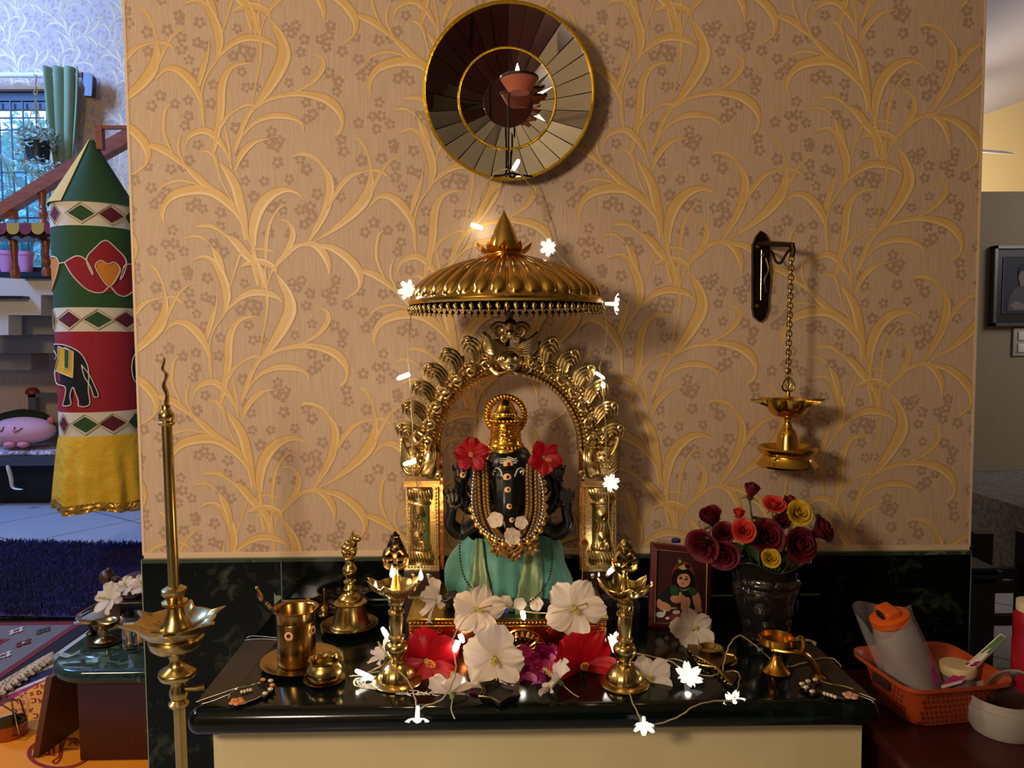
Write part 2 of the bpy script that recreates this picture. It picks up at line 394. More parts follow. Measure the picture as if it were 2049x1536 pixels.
# marble dado with its joints
mb=MB(); y0=-.012
xl=at(284,1125,y0)[0]; xr=at(1943,1100,y0)[0]
mb.mat(0).bb((xl,y0,0),(xr,.16,ZD-.008)); mb.mat(1).bb((xl-.003,y0+.001,0),(xl,.16,ZD-.008)).bb((xr,y0+.001,0),(xr+.003,.16,ZD-.008))
jx=at(563,1150,y0)[0]; mb.bb((jx-.0008,y0-.0006,ZC),(jx+.0008,y0,ZD-.008))
mb.bb((at(566,1195,y0)[0],y0-.0012,ZC+.001),(at(1640,1195,y0)[0],y0,ZC+.005))
def tri(*pts): mb.add([at(px,py,y0-.001) for px,py in pts],[tuple(range(len(pts)))])
tri((548,1185),(552,1191),(562,1191),(563,1197),(556,1203),(549,1210)); tri((611,1196),(620,1194),(621,1208),(616,1203))
mb.mat(2).bb((xl,y0-.0015,ZD-.016),(xr,.16,ZD-.007))
struct('trim_1',mb,[M['marble'],M['grout'],M['lightmarble']])
# floor: glossy pale tiles laid askew
m=mat('floor_tile','A9ABB0',.22); nt=m.node_tree; N=nt.nodes; L=nt.links
tc=N.new('ShaderNodeTexCoord'); mp=N.new('ShaderNodeMapping'); mp.inputs['Rotation'].default_value=(0,0,.62); L.new(tc.outputs['Object'],mp.inputs[0])
br=N.new('ShaderNodeTexBrick'); br.offset=0; br.inputs['Scale'].default_value=1; br.inputs['Brick Width'].default_value=.8; br.inputs['Row Height'].default_value=.8; br.inputs['Mortar Size'].default_value=.006
br.inputs['Color1'].default_value=(*srgb('B4B4B6'),1); br.inputs['Color2'].default_value=(*srgb('ADAEB1'),1); br.inputs['Mortar'].default_value=(*srgb('55575A'),1)
L.new(mp.outputs[0],br.inputs[0]); L.new(br.outputs[0],N['Principled BSDF'].inputs['Base Color'])
mb=MB(); mb.bb((-7,-4.6,-.05),(5,8,0)); f=struct('floor',mb,m,loc=(0,0,0))
# far wallpapered wall with a window opening
WX0,WX1=-6.3,at(101,360,FARY)[0]; WZ0,WZ1=at(50,547,FARY)[2],at(50,178,FARY)[2]
mb=MB(); mb.mat(0).bb((-7,FARY,0),(-.2,FARY+.2,WZ0)).bb((-7,FARY,WZ1),(-.2,FARY+.2,5.6)).bb((WX1,FARY,WZ0),(-.2,FARY+.2,WZ1)).bb((-7,FARY,WZ0),(WX0,FARY+.2,WZ1))
def cl2(p,off):
    z=min(max(p[1],.02),5.5); x=min(max(p[0],-6.75 if z>WZ1+.03 else WX1+.01),-2.0); return (x,FARY-off*1.5,z)
def cv2(u,v,i,j):
    x,z=cv(u,v,i,j); return x-4.0,z
cells=[]
for i in range(-5,4):
    for j in range(-9,9):
        x,z=cv2(400,500,i,j)
        if -7.2<x<-2.2 and .2<z<5.4: cells.append((i,j))
wallpaper(mb,cv2,cl2,cells,None)
struct('wall_back',mb,PM,ang=60)
cw=M['creamwall']
for nm,lo,hi,mm in(('wall_left',(-7,-4.4,0),(-6.8,FARY,5.6),cw),('wall_front',(-7,-4.4,0),(5,-4.2,5.6),cw),
    ('wall_light_block',(.0,.9,0),(.15,FARY+2.4,5.6),cw),('wall_outer',(4.6,-4.4,0),(4.8,8,5.6),cw),('ceiling',(-7,-4.4,5.6),(5,8,5.75),M['ceil'])):  # partition behind the pillar is added, unseen, to keep hall daylight out
    mb=MB(); mb.bb(lo,hi); struct(nm if nm!='wall_outer' else 'wall_outside',mb,mm)
mb=MB(); mb.bb((-2.4,-4.4,3.0),(5,.0,3.12)); struct('ceiling_lower',mb,mat('lower_ceiling','A4967C',.85))
mb=MB(); mb.bb((-2.5,-4.4,0),(-2.38,-2.2,3.0)); struct('wall_side',mb,cw)
# right-hand room: lower beige wall, bright upper wall, sloping ceiling
YB=2.8; mb=MB(); mb.bb((.15,YB,0),(4.6,YB+.15,at(2010,383,YB)[2])); struct('wall_right',mb,M['beigewall'])
mb=MB(); YU=4.6; mb.bb((.15,YU,0),(4.6,YU+.2,5.6)); struct('wall_right_upper',mb,M['brightwall'])
a=at(1960,233,YU); b=at(2060,197,YU)
mb=MB(); s=(b[2]-a[2])/(b[0]-a[0]); z0=a[2]-s*(a[0]-.15); z1=a[2]+s*(4.6-a[0])
mb.add([(.15,YU,z0),(4.6,YU,z1),(4.6,YB-.3,z1+.6),(.15,YB-.3,z0+.6),(.15,YU,z0+.1),(4.6,YU,z1+.1),(4.6,YB-.3,z1+.7),(.15,YB-.3,z0+.7)],[(0,1,2,3),(7,6,5,4),(0,4,5,1),(1,5,6,2),(2,6,7,3),(3,7,4,0)])
struct('ceiling_slope',mb,M['ceil'])
# the altar shelf
CFY=atz(1024,1407,ZC)[1]; CX0=atz(385,1412,ZC)[0]-.006; CX1=atz(1763,1405,ZC)[0]+.004
TH=.048
t=thing('altar_shelf','dark green polished marble altar shelf on a cream cabinet against the papered wall','shelf',((CX0+CX1)/2,CFY/2,0))
mb=MB(); mb.rbox(((CX0+CX1)/2,(CFY-.012)/2-.012,ZC-TH/2),(CX1-CX0,-CFY-.0,TH),.0225,n=5); obj('marble_top',mb,M['marbletop'],t)
px0=at(426,1450,CFY+.05)[0]; px1=at(1725,1445,CFY+.05)[0]
mb=MB(); mb.bb((px0,CFY+.05,0),(px1,-.014,ZC-TH)); obj('cabinet',mb,M['cream'],t,label='plain cream cabinet body under the marble')
# kolam stripes and the dull dark strips they end
mb=MB()
def strip(pts,wd,zz=ZC+.0008):
    q=cr(pts,6); P=[atz(x,y,zz) for x,y in q]
    vs=[];
    for i,p in enumerate(P):
        a=P[max(i-1,0)]; b=P[min(i+1,len(P)-1)]; d=Vector((b[0]-a[0],b[1]-a[1],0)).normalized(); w_=wd*(.75+.5*random.random())/2
        vs+=[(p[0]-d.y*w_,p[1]+d.x*w_,zz),(p[0]+d.y*w_,p[1]-d.x*w_,zz)]
    mb=MB(); mb.add(vs,[(2*i,2*i+1,2*i+3,2*i+2) for i in range(len(P)-1)]); obj('kolam_stripe',mb,M['white'],t,smooth=False,label='thin white painted line')
strip([(494,1276),(502,1272),(528,1273),(556,1276)],.003); strip([(490,1280),(510,1278),(535,1278),(556,1280)],.003)
strip([(392,1404),(420,1394),(450,1384),(478,1374)],.003); strip([(404,1408),(430,1400),(455,1390),(484,1381)],.003)
strip([(1583,1276),(1600,1277),(1622,1280),(1634,1287)],.003); strip([(1583,1281),(1605,1281),(1622,1284),(1632,1291)],.003)
strip([(1712,1384),(1730,1390),(1752,1399)],.003); strip([(1718,1391),(1735,1397),(1748,1402)],.003)
mb=MB()
mb.add([atz(x,y,ZC+.0004) for x,y in((492,1279),(556,1281),(474,1376),(394,1403))],[(3,2,1,0)]); dsm=mat('dull_strip','2A2019',.35); obj('border_strip',mb,dsm,t,smooth=False,label='dull brown strip at the left end'); mb=MB()
mb.add([atz(x,y,ZC+.0004) for x,y in((1583,1283),(1633,1291),(1750,1399),(1690,1388))],[(3,2,1,0)])
obj('border_strip',mb,dsm,t,smooth=False,label='dull brown strip at the right end')
mb=MB(); rn=random.Random(8)
for q in range(9): mb.tube([atz(748+rn.uniform(-3,3)+(44-q*3)*cos(a),1365+rn.uniform(-1,1)+(13-q)*sin(a+rn.uniform(-.1,.1)),ZC+.0006) for a in [2*PI*i/26 for i in range(26)]],.0005,4,closed=True)
for q in range(7): mb.tube(cr([atz(790+q*12+rn.uniform(-8,8)+d*9,1386+rn.uniform(-4,4)+3*sin(d*2+q),ZC+.0006) for d in range(5)],3),.0006,4)
obj('flour_marks',mb,M['white'],t,smooth=False,label='white flour scribbles on the marble')
# ================================================================ WINDOW AND HALL ON THE LEFT
def ptz(Y): return lambda p:at(p[0],p[1],Y)
def slab(mb,poly,Y,th):   # outline in photo pixels standing at depth Y, th metres thick
    mb.prism(poly,lambda p:at(p[0],p[1],Y),lambda p:(at(p[0],p[1],Y)[0],Y+th,at(p[0],p[1],Y)[2])); return mb
M['frame']=mat('window_frame','23303A',.5); M['glass']=mat('window_glass','E8F4FF',.02,alpha=.06)
t=thing('window_1','tall grilled window in the papered wall behind the staircase','window',((WX0+WX1)/2,FARY+.1,WZ0)); t['kind']='structure'
mb=MB(); fy=FARY+.1
for lo,hi in(((WX0,fy-.03,WZ1-.1),(WX1,fy+.03,WZ1)),((WX0,fy-.03,WZ0),(WX1,fy+.03,WZ0+.06)),((WX1-.06,fy-.03,WZ0),(WX1,fy+.03,WZ1)),((WX0,fy-.03,WZ0),(WX0+.06,fy+.03,WZ1)),((WX0,fy-.03,at(50,212,fy)[2]-.04),(WX1,fy+.03,at(50,212,fy)[2]+.04))): mb.bb(lo,hi)
obj('window_frame',mb,M['frame'],t,smooth=False)
mb=MB(); gy=fy-.06
zz=[at(50,y,gy)[2] for y in(236,260,345,436,536)]
for z in zz: mb.bb((WX0+.06,gy-.006,z-.007),(WX1-.06,gy+.006,z+.007))
xs=[at(x,300,gy)[0] for x in(2,26,50,76,100)]+[at(x,300,gy)[0] for x in(-30,-70,-110,-150,-190)]
for x in xs:
    if WX0<x<WX1: mb.bb((x-.006,gy-.012,WZ0+.05),(x+.006,gy,WZ1-.1))
obj('window_grille',mb,M['frame'],t,smooth=False)
mb=MB(); mb.bb((WX0+.05,fy-.004,WZ0+.05),(WX1-.05,fy+.004,WZ1-.1)); obj('window_pane',mb,M['glass'],t,smooth=False)
mb=MB(); mb.bb((WX0-.05,FARY-.16,WZ0-.05),(WX1+.05,FARY+.1,WZ0)); obj('window_sill',mb,mat('sill_stone','1A1F24',.25),t,smooth=False)
# foliage outside
M['leafout']=mat('garden_leaf','6FB7B4',.6,noise=(9,'3C8791',(1,1,1),.3),transl=.3)
rnd=random.Random(3)
def leafcloud(mb,c,R,n,s,flat=1):
    for i in range(n):
        d=Vector((rnd.gauss(0,1),rnd.gauss(0,1),rnd.gauss(0,1))).normalized()*rnd.random()**.4
        p=Vector((c[0]+d.x*R[0],c[1]+d.y*R[1],c[2]+d.z*R[2]))
        a=Vector((rnd.uniform(-1,1),rnd.uniform(-1,1),rnd.uniform(-.8,.5))).normalized(); b=a.orthogonal().normalized()
        l=s*rnd.uniform(.7,1.3)
        mb.add([p-a*l,p+b*l*.45-a*l*.1,p+a*l,p-b*l*.45-a*l*.1],[(0,1,2,3)])
for k,(px,py,Y,R) in enumerate([(-20,480,8.5,(1.2,.7,1.3)),(105,440,10.5,(1.3,.8,1.6)),(45,400,13,(2.2,.9,1.7))]):
    c=at(px,py,Y); mb=MB(); leafcloud(mb,c,R,3200,.085); mb.mat(1).tube([(c[0],c[1],0),(c[0],c[1],c[2])],.08)
    tag(obj('garden_tree',mb,[M['leafout'],M['wood_r']],smooth=False),['leafy bush outside the window, low and leftmost','leafy tree outside the window, low and rightmost','taller leafy tree outside the window, farthest back'][k],'tree')
# curtain with its rod
RY=FARY-.16
t=thing('curtain_rod','white curtain rod with a carved dark bracket above the hall window','curtain rod',at(60,150,RY))
z=at(60,150,RY)[2]; mb=MB(); mb.tube([(WX0,RY,z),(at(166,150,RY)[0],RY,z)],.024,10); obj('rod',mb,M['white'],t)
mb=MB(); slab(mb,[(163,145),(178,145),(185,152),(184,180),(183,192),(168,191),(170,178),(164,160)],RY-.03,.07); obj('rod_bracket',mb,M['wood_d'],t,smooth=False,label='dark carved wooden bracket')
M['curtain']=mat('green_curtain','7C8A62',.8,sheen=.3)
mb=MB(); cy=RY
L_=[(90,136),(93,180),(100,250),(113,330),(124,395),(123,440)]; R_=[(160,138),(158,200),(153,270),(148,320),(141,385),(139,440)]
Lc=cr(L_,4); Rc=cr(R_,4)
def cf(u,v):
    i=v*(len(Lc)-1); k=int(min(i,len(Lc)-2)); f=i-k
    l=[Lc[k][m]*(1-f)+Lc[k+1][m]*f for m in(0,1)]; r=[Rc[k][m]*(1-f)+Rc[k+1][m]*f for m in(0,1)]
    p=at(l[0]+(r[0]-l[0])*u,l[1]+(r[1]-l[1])*u,cy); amp=.075*(1-.55*v)
    return (p[0]+.03*sin(u*26)*(1-v*.5),cy+amp*sin(u*2*PI*3.6+.6),p[2])
mb.patch(cf,64,24)
t=thing('curtain','green grommet curtain gathered beside the hall window','curtain',(at(125,440,cy)[0],cy,at(125,440,cy)[2]))
c=obj('curtain_panel',mb,M['curtain'],t,ang=0); c.modifiers.new('s','SOLIDIFY').thickness=.006
mb=MB(); p=at(132,378,cy); mb.rbox(p,(.11,.12,.05),.02); obj('tieback',mb,M['curtain'],t)
# hanging basket by the window
HY=FARY-.34
p0=at(75,295,HY)
t=thing('hanging_planter','black hanging planter trailing variegated ivy before the hall window','planter',(p0[0],p0[1],at(75,325,HY)[2]))
mb=MB(); r=.105; zt=at(75,285,HY)[2]; zb=at(75,324,HY)[2]; mb.lathe([(.05,zb),(.09,zb+.02),(r,zt-.02),(r+.01,zt),(r-.01,zt-.01),(.03,zt-.02)],20,(p0[0],HY,0)); obj('pot',mb,mat('black_pot','0A0B0F',.4),t)
mb=MB(); top=at(72,195,HY); hk=[at(x,y,HY) for x,y in((68,150),(73,152),(71,166),(72,176),(68,186),(73,190),(75,182))]
mb.tube(cr(hk,4),.006,6)
for q in(-1,0,1): mb.tube([top,(p0[0]+q*.09,HY+(-.06 if q else .05),zt)],.004,5)
obj('hanger',mb,mat('rope','A9814D',.8),t)
M['ivy']=mat('ivy_leaf','6E8F74',.5,noise=(60,'C3CDB8',(1,1,1),.2)); mb=MB()
leafcloud(mb,(p0[0],HY,zt+.03),(.19,.16,.13),260,.03); leafcloud(mb,(p0[0]+.07,HY-.03,zb-.09),(.16,.1,.18),170,.028); leafcloud(mb,(p0[0]-.15,HY,zb),(.08,.08,.15),60,.026)
o=obj('ivy_foliage',mb,M['ivy'],t,smooth=False)
# spider plant at the left edge
t=thing('spider_plant','pale arching spider plant hanging at the left edge of the window','plant',at(2,360,HY))
mb=MB(); c=at(-20,322,HY)
for k in range(26):
    a=k*.9; d=rnd.uniform(.1,.2); dr=rnd.uniform(.2,.36)
    P=cr([c,(c[0]+d*.6*cos(a),HY+d*.5*sin(a),c[2]+.06),(c[0]+d*1.1*cos(a),HY+d*sin(a),c[2]-.06),(c[0]+d*1.25*cos(a),HY+d*1.1*sin(a),c[2]-dr)],4)
    mb.tube(P,[.008]*(len(P)-3)+[.006,.004,.001],4,flat=.3)
obj('foliage',mb,mat('spider_leaf','BFD2B4',.5,transl=.3),t); mb=MB(); mb.lathe([(.05,c[2]-.13),(.08,c[2]),(.07,c[2]-.005),(.0,c[2]-.01)],14,(c[0],HY,0)); obj('pot',mb,M['black'],t)
# pink flower pots on the sill
M['pinkpot']=mat('pink_pot','B06A86',.5)
for k,(x0,x1,yt,yb,lab) in enumerate(((34,65,503,543,'pink plastic flower pot of grass on the window sill, right of two'),(-8,34,502,545,'pink plastic flower pot of grass on the window sill, left of two'))):
    Y=FARY-.10; xc=at((x0+x1)/2,yb,Y)[0]; r=abs(at(x1,yt,Y)[0]-at(x0,yt,Y)[0])/2; zt=at(x0,yt,Y)[2]; zb=WZ0+.001; Yc=FARY+.0-.075; r=min(r,.085)
    t=thing('flower_pot',lab,'flower pot',(xc,Yc,zb),'pink flower pots on the sill')
    mb=MB(); mb.lathe([(r*.68,zb),(r*.95,zt-.04),(r*1.06,zt-.035),(r*1.06,zt),(r*.9,zt-.005),(r*.85,zt-.03),(0,zt-.03)],20,(xc,Yc,0)); obj('pot',mb,M['pinkpot'],t)
    mb=MB()
    for q in range(40):
        a=rnd.random()*6.3; d=rnd.random()*r*.7; h=rnd.uniform(.06,.16); x,y=xc+d*cos(a),Yc+d*sin(a)
        mb.tube([(x,y,zt-.03),(x+.02*cos(a),y+.01*sin(a),zt+h*.6),(x+.05*cos(a),y+.03*sin(a),zt+h)],[.005,.005,.001],4)
    obj('grass_blades',mb,M['leafout'],t)
# staircase
SY=4.1; pc=mat('stair_plaster','BDB09C',.8); pd=mat('stair_plaster_shaded','8A8072',.85)  # underside steps get darker plaster: their shade is put into the colour
land_z=at(20,597,SY)[2]
t=thing('staircase','staircase with turned wooden railing and plastered stepped underside, left of the papered pillar','staircase',(at(60,700,SY)[0],SY,0))
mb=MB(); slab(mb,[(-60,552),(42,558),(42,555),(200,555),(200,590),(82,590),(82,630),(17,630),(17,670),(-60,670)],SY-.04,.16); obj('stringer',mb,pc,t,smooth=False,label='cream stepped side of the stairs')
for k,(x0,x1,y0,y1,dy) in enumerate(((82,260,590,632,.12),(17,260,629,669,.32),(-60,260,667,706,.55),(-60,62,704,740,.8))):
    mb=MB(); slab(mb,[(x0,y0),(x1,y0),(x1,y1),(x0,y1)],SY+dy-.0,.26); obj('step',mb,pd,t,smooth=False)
mb=MB(); slab(mb,[(-60,591),(46,592),(46,597),(-60,597)],SY-.12,.26); mb2=MB(); slab(mb2,[(40,552),(200,553),(200,557),(40,557)],SY-.1,.24)
sl=mat('stair_slab','1B1F22',.25); mb3=MB(); mb3.bb((-6.78,SY+.12,land_z-.12),(-2.3,FARY-.02,land_z)); obj('landing_shade_slab',mb3,pc,t,smooth=False); obj('landing_slab',mb,sl,t,smooth=False); obj('landing_slab',mb2,sl,t,smooth=False)  # wide slab behind the stringer is added to shade the under-stair space
mb=MB(); slab(mb,[(-60,440),(0,404),(60,366),(120,330),(190,290),(262,250),(262,281),(190,321),(120,358),(60,394),(0,431),(-60,467)],SY-.05,.10); obj('handrail',mb,M['wood_r'],t,smooth=False)
mb=MB(); slab(mb,[(-60,461),(150,461),(150,471),(140,476),(128,471),(116,477),(104,471),(92,477),(80,471),(68,477),(56,471),(44,477),(32,471),(20,477),(8,471),(-4,477),(-60,471)],SY-.14,.28); obj('landing_rail',mb,M['wood_d'],t,smooth=False,label='dark scalloped landing rail')
def baluster(px,yt,yb,turn=True):
    k=1/1480*(SY+1.8); x,_,zt=at(px,yt,SY); zb=at(px,yb,SY)[2]; h=zt-zb; r=9*k; mb=MB()
    if turn:
        prof=[(.62,0),(1,.0),(1,.18),(.8,.22),(.55,.26),(.85,.33),(.95,.4),(.6,.47),(.8,.5),(.55,.55),(.7,.7),(.85,.85),(.7,1)]
        mb.lathe([(r*a,zb+h*b) for a,b in prof],12,(x,SY,0))
    else: mb.box((x,SY,(zt+zb)/2),(r*1.7,r*1.7,h))
    obj('baluster',mb,M['wood_r'],t,ang=50)
for px,yt,yb in((27,474,593),(91,474,554),(150,474,554),(84,372,462)): baluster(px,yt,yb)
for px,yt,yb in((23,412,438),(147,335,372)): baluster(px,yt,yb,False)
mb=MB(); slab(mb,[(142,360),(152,360),(152,462),(142,462)],SY-.02,.04); obj('baluster',mb,M['wood_r'],t,smooth=False)
# scalloped runner on the landing
M['runner']=mat('runner_cloth','C9B79A',.9); ry=SY-.15
t=thing('landing_runner','cream table runner with maroon and yellow scalloped edge on the landing rail','runner',at(50,461,ry))
zt=at(50,459.5,SY)[2]; mb=MB(); mb.bb((at(-60,460,ry)[0],SY-.16,zt),(at(150,460,ry)[0],SY+.15,zt+.02)); obj('cloth_top',mb,M['runner'],t,smooth=False)
for k in range(8):
    x0=-62+k*25; cx=x0+12.5; poly=[(x0,446),(x0+25,446)]+[(cx+12.5*cos(a),458+11*sin(a)) for a in [PI*i/8 for i in range(9)]]
    mb=MB(); slab(mb,poly,SY-.172,.008); obj('scallop',mb,mat('scallop_yellow','A8862B',.9) if k%2 else mat('scallop_maroon','6E2A33',.9),t,smooth=False)
# daybed with cushions under the stairs
BY0,BY1=4.55,5.3; zS=at(50,912,BY0)[2]
t=thing('daybed','dark carved wooden daybed under the staircase','daybed',(at(50,912,BY0)[0],BY0,0))
bw=mat('carved_grey_wood','3B3C42',.5,bump=('voronoi',40,.5,.01)); x0=at(-80,912,BY0)[0]; x1=at(150,912,BY0)[0]
mb=MB(); mb.bb((x0,BY0,zS-.085),(x1,BY0+.05,zS)); obj('carved_rail',mb,bw,t,smooth=False)
mb=MB(); mb.bb((x0,BY0+.05,zS-.06),(x1,BY1,zS-.005)); obj('seat',mb,M['wood_d'],t,smooth=False)
for x in(x0+.1,x1-.05):
    for y in(BY0+.06,BY1-.06): mb=MB(); mb.lathe([(.03,0),(.045,.1),(.03,.2),(.05,zS-.06)],10,(x,y,0)); obj('leg',mb,M['wood_d'],t)
zt=at(90,790,BY1)[2]; mb=MB(); xa=at(60,795,BY1)[0]; xb=at(130,795,BY1)[0]
mb.bb((xa,BY1-.03,zt-.02),(x1,BY1+.03,zt+.02)); mb.bb((xa,BY1-.03,zS),(xa+.07,BY1+.03,zt+.05)); obj('back_rail',mb,mat('grey_rail','5A5F66',.5),t,smooth=False)
mb=MB(); p=at(65,785,BY1); mb.lathe([(.03,p[2]-.03),(.06,p[2]-.01),(.06,p[2]+.015),(.035,p[2]+.045),(0,p[2]+.05)],12,(p[0],BY1,0)); obj('finial',mb,mat('red_finial','8A2A22',.4),t)
mb=MB(); mb.bb((x0,BY0+.1,.0),(x1,BY1,zS-.1)); 
t=thing('underbed_box','plain black box below the daybed','chest',(x0,BY0+.3,0)); mb=MB(); mb.bb((x0,BY0+.25,0.002),(x1-.1,BY1-.12,zS-.075)); obj('box_body',mb,M['black'],t,smooth=False)  # plain black box filling the space under the seat
mb=MB(); mb.tube(cr([at(15,930,BY0-.02),at(22,955,BY0-.03),at(26,975,BY0-.03),at(45,979,BY0-.03)],4),[.012,.03,.03,.03,.03,.03,.025,.025,.02,.02,.02,.015,.01],8,flat=.3); tag(obj('cloth_strap',mb,M['white']),'pale cloth tie hanging below the daybed rail','strap')
M['quilt']=mat('quilt_cloth','C9BFC0',.9,noise=(45,'7F6E73',(1,1,1),.06))
for k,(xa,xb,lab) in enumerate(((-75,50,'patterned thin seat mat on the daybed, left of two'),(50,118,'patterned thin seat mat on the daybed, right of two'))):
    a=at(xa,905,BY0)[0]; b=at(xb,905,BY0)[0]; mb=MB(); mb.rbox(((a+b)/2,BY0+.28,zS+.02),(abs(b-a)-.01,.56,.036),.016); tag(obj('seat_mat',mb,M['quilt']),lab,'mat','seat mats on the daybed')
mb=MB(); a=at(-40,835,BY1-.3); b=at(92,835,BY1-.3); zb=zS+.05
def bol(u,v):
    x=a[0]+(b[0]-a[0])*u; e=(1-abs(2*u-1)**6); ang=2*PI*v; return (x,BY1-.17+.11*e*cos(ang),zS+.19+.15*e*sin(ang)*(1-.1*sin(u*9)))
mb.patch(bol,26,16); tag(obj('cushion',mb,mat('dark_green_cloth','263226',.85)),'dark green bolster cushion behind the pink pillow','cushion')
# pink pillow with a sleeping face
t=thing('plush_pillow','pink plush pillow with a sleeping face on the daybed','pillow',(at(50,890,BY0+.15)[0],BY0+.15,zS+.035))
cx,cy_,cz=at(46,861,BY0+.15); rx=abs(at(110,861,BY0+.15)[0]-cx); rz=at(46,834,BY0+.15)[2]-cz
mb=MB(); mb.ball((cx,cy_,cz),(rx,.15,rz),28,16); pk=mat('pink_plush','D79A9E',.95,sheen=.5); obj('pillow_body',mb,pk,t,ang=0)
def face(px,py): # point on the pillow front
    x=at(px,py,cy_)[0]; z=at(px,py,cy_)[2]; q=1-((x-cx)/rx)**2-((z-cz)/rz)**2; return (x,cy_-.15*math.sqrt(max(q,.0))-.004,z)
mb=MB()
for c in(22,57): mb.tube(cr([face(c-8 if c==22 else c+8,852),face(c,858),face(c+5 if c==22 else c-6,856),face(c+6 if c==22 else c-6,850)],4),.005,5)
obj('closed_eyes',mb,mat('eye_thread','6A3B40',.8),t)
mb=MB(); mb.ball(face(52,858),(.02,.006,.014)); obj('cheek',mb,mat('rose_cheek','C46F78',.9),t)
for px in(20,47): mb=MB(); q=at(px,889,BY0+.05); mb.ball((q[0],BY0+.05,q[2]),(.05,.05,.028)); obj('foot',mb,mat('rose_plush','CF8089',.95),t)
mb=MB(); q=at(102,838,BY0+.15); mb.ball((q[0],q[1],q[2]-.01),(.03,.03,.03)); obj('ear',mb,mat('coral_plush','D0725E',.95),t)
# blue shag rug
M['shag']=mat('blue_shag','18135C',.95,noise=(5,'0D0A34',(1,1,1),.25),sheen=.2)
p=[atz(-120,1098,0),atz(330,1098,0),atz(330,1243,0),atz(-120,1243,0)]
y1=p[0][1]; y0=p[2][1]; xa,xb=-5.2,-1.2; mb=MB()
def rh(x,y): return .03+.012*sin(x*3.1+y*2.0)+.02*max(0,sin((y-y0)/(y1-y0)*PI*1.9))
mb.patch(lambda u,v:(xa+(xb-xa)*u,y0+(y1-y0)*v,rh(xa+(xb-xa)*u,y0+(y1-y0)*v)),60,30)
for k in range(30000):
    x=rnd.uniform(-4.4,xb); y=rnd.uniform(y0,y1); z=rh(x,y); h=rnd.uniform(.02,.045); a=rnd.random()*6.3; dx,dy=.022*cos(a),.022*sin(a); w_=.0035
    mb.add([(x-w_,y,z-.01),(x+w_,y,z-.01),(x+dx*.6+w_*.8,y+dy*.6,z+h*.65),(x+dx*1.2,y+dy*1.2,z+h),(x+dx*.6-w_*.8,y+dy*.6,z+h*.65)],[(0,1,2,3,4)])
tag(obj('shag_rug',mb,M['shag'],smooth=False),'dark blue shag rug on the tiles before the daybed','rug')
# dhurrie rug
dg=mat('dhurrie_grey','6E6A6A',.95,noise=(40,'5B5757',(1,6,1),.3)); dn=mat('dhurrie_navy','17161F',.95); dr=mat('dhurrie_red','6E1F2A',.95); dw=mat('dhurrie_white','B9B0A8',.95); dgr=mat('dhurrie_green','37473A',.95)
A0=atz(150,1246,0); yb=A0[1]; xr_=A0[0]+.02
t=thing('dhurrie_rug','flat woven grey and navy rug with red lines and small flowers','rug',(xr_,yb,0)); mb=MB()
def rr(z,x0,x1,ya,yb_,mi): mb.mat(mi).bb((x0,ya,z-.004),(x1,yb_,z))
yN=0.9
rr(.006,-5,xr_+.1,yN,yb+.06,1); rr(.0085,-5,xr_+.03,yN,yb,2); rr(.010,-5,xr_,yN,yb-.05,0); rr(.0115,-5,xr_-.20,yN,yb-.22,2); rr(.013,-5,xr_-.225,yN,yb-.245,1)
def flower8(x,y,s,mi,z=.0145):
    mb.mat(mi)
    for k in range(4):
        a=k*PI/2; mb.box((x+s*.55*cos(a),y+s*.9*sin(a),z),(s*.42,s*.62,.003)); a+=PI/4; mb.box((x+s*.42*cos(a),y+s*.6*sin(a),z),(s*.3,s*.4,.003))
    mb.mat(2 if mi!=2 else 3).box((x,y,z+.001),(s*.3,s*.4,.003))
for k,(dx,dy,mi) in enumerate([(-.10,-.13,4),(-.23,-.13,3),(-.36,-.13,2),(-.49,-.13,3),(-.62,-.13,4),(-.10,-.28,2),(-.10,-.42,3),(-.10,-.56,2),(-.10,-.70,4),(-.10,-.84,3),(-.40,-.42,3),(-.46,-.62,3)]): flower8(xr_+dx,yb+dy,.038,mi)
obj('woven_field',mb,[dg,dn,dr,dw,dgr],t,smooth=False)
# ================================================================ CLOTH TUBE HANGING
TY=3.0; KX=(TY+1.8)/1480
cxT=at(199,700,TY)[0]; RT_=.242; TA=math.atan2(-cxT,TY+1.8)
zy=lambda py:at(197,py,TY)[2]
gT=mat('green_applique','27471C',.85); rT=mat('red_applique','8E1620',.85); wT=mat('cream_applique','CDBFA4',.85); yT=mat('yellow_skirt','D3A416',.7,bump=('noise',7,.6,.05)); mT=mat('maroon_applique','5A1020',.85); oT=mat('orange_applique','C9761E',.85); kT=mat('black_applique','0C0C0C',.85); gh=mat('gold_hem','D6A443',.3,.8,bump=('voronoi',50,.8,.01)); tn=mat('tan_outline','B79A62',.85)
CT=[gT,rT,wT,yT,mT,oT,kT,gh,tn]
t=thing('fabric_hanging','tall hanging cloth tube with lotus and elephant patterns and yellow skirt','hanging',(cxT,TY,zy(1012)))
def cyl(px,py,off=.0):
    s=max(-1,min(1,(px-197)/85)); a=math.asin(s)+TA; return (cxT+(RT_+off)*sin(a),TY-(RT_+off)*cos(a),zy(py))
def ring(mb,y0,y1,mi,r=RT_):
    mb.mat(mi).lathe([(r,zy(y1)),(r,zy(y0))],48,(cxT,TY,0)); mb.f=[f for f in mb.f if len(f)==4]; mb.m=mb.m[:len(mb.f)]
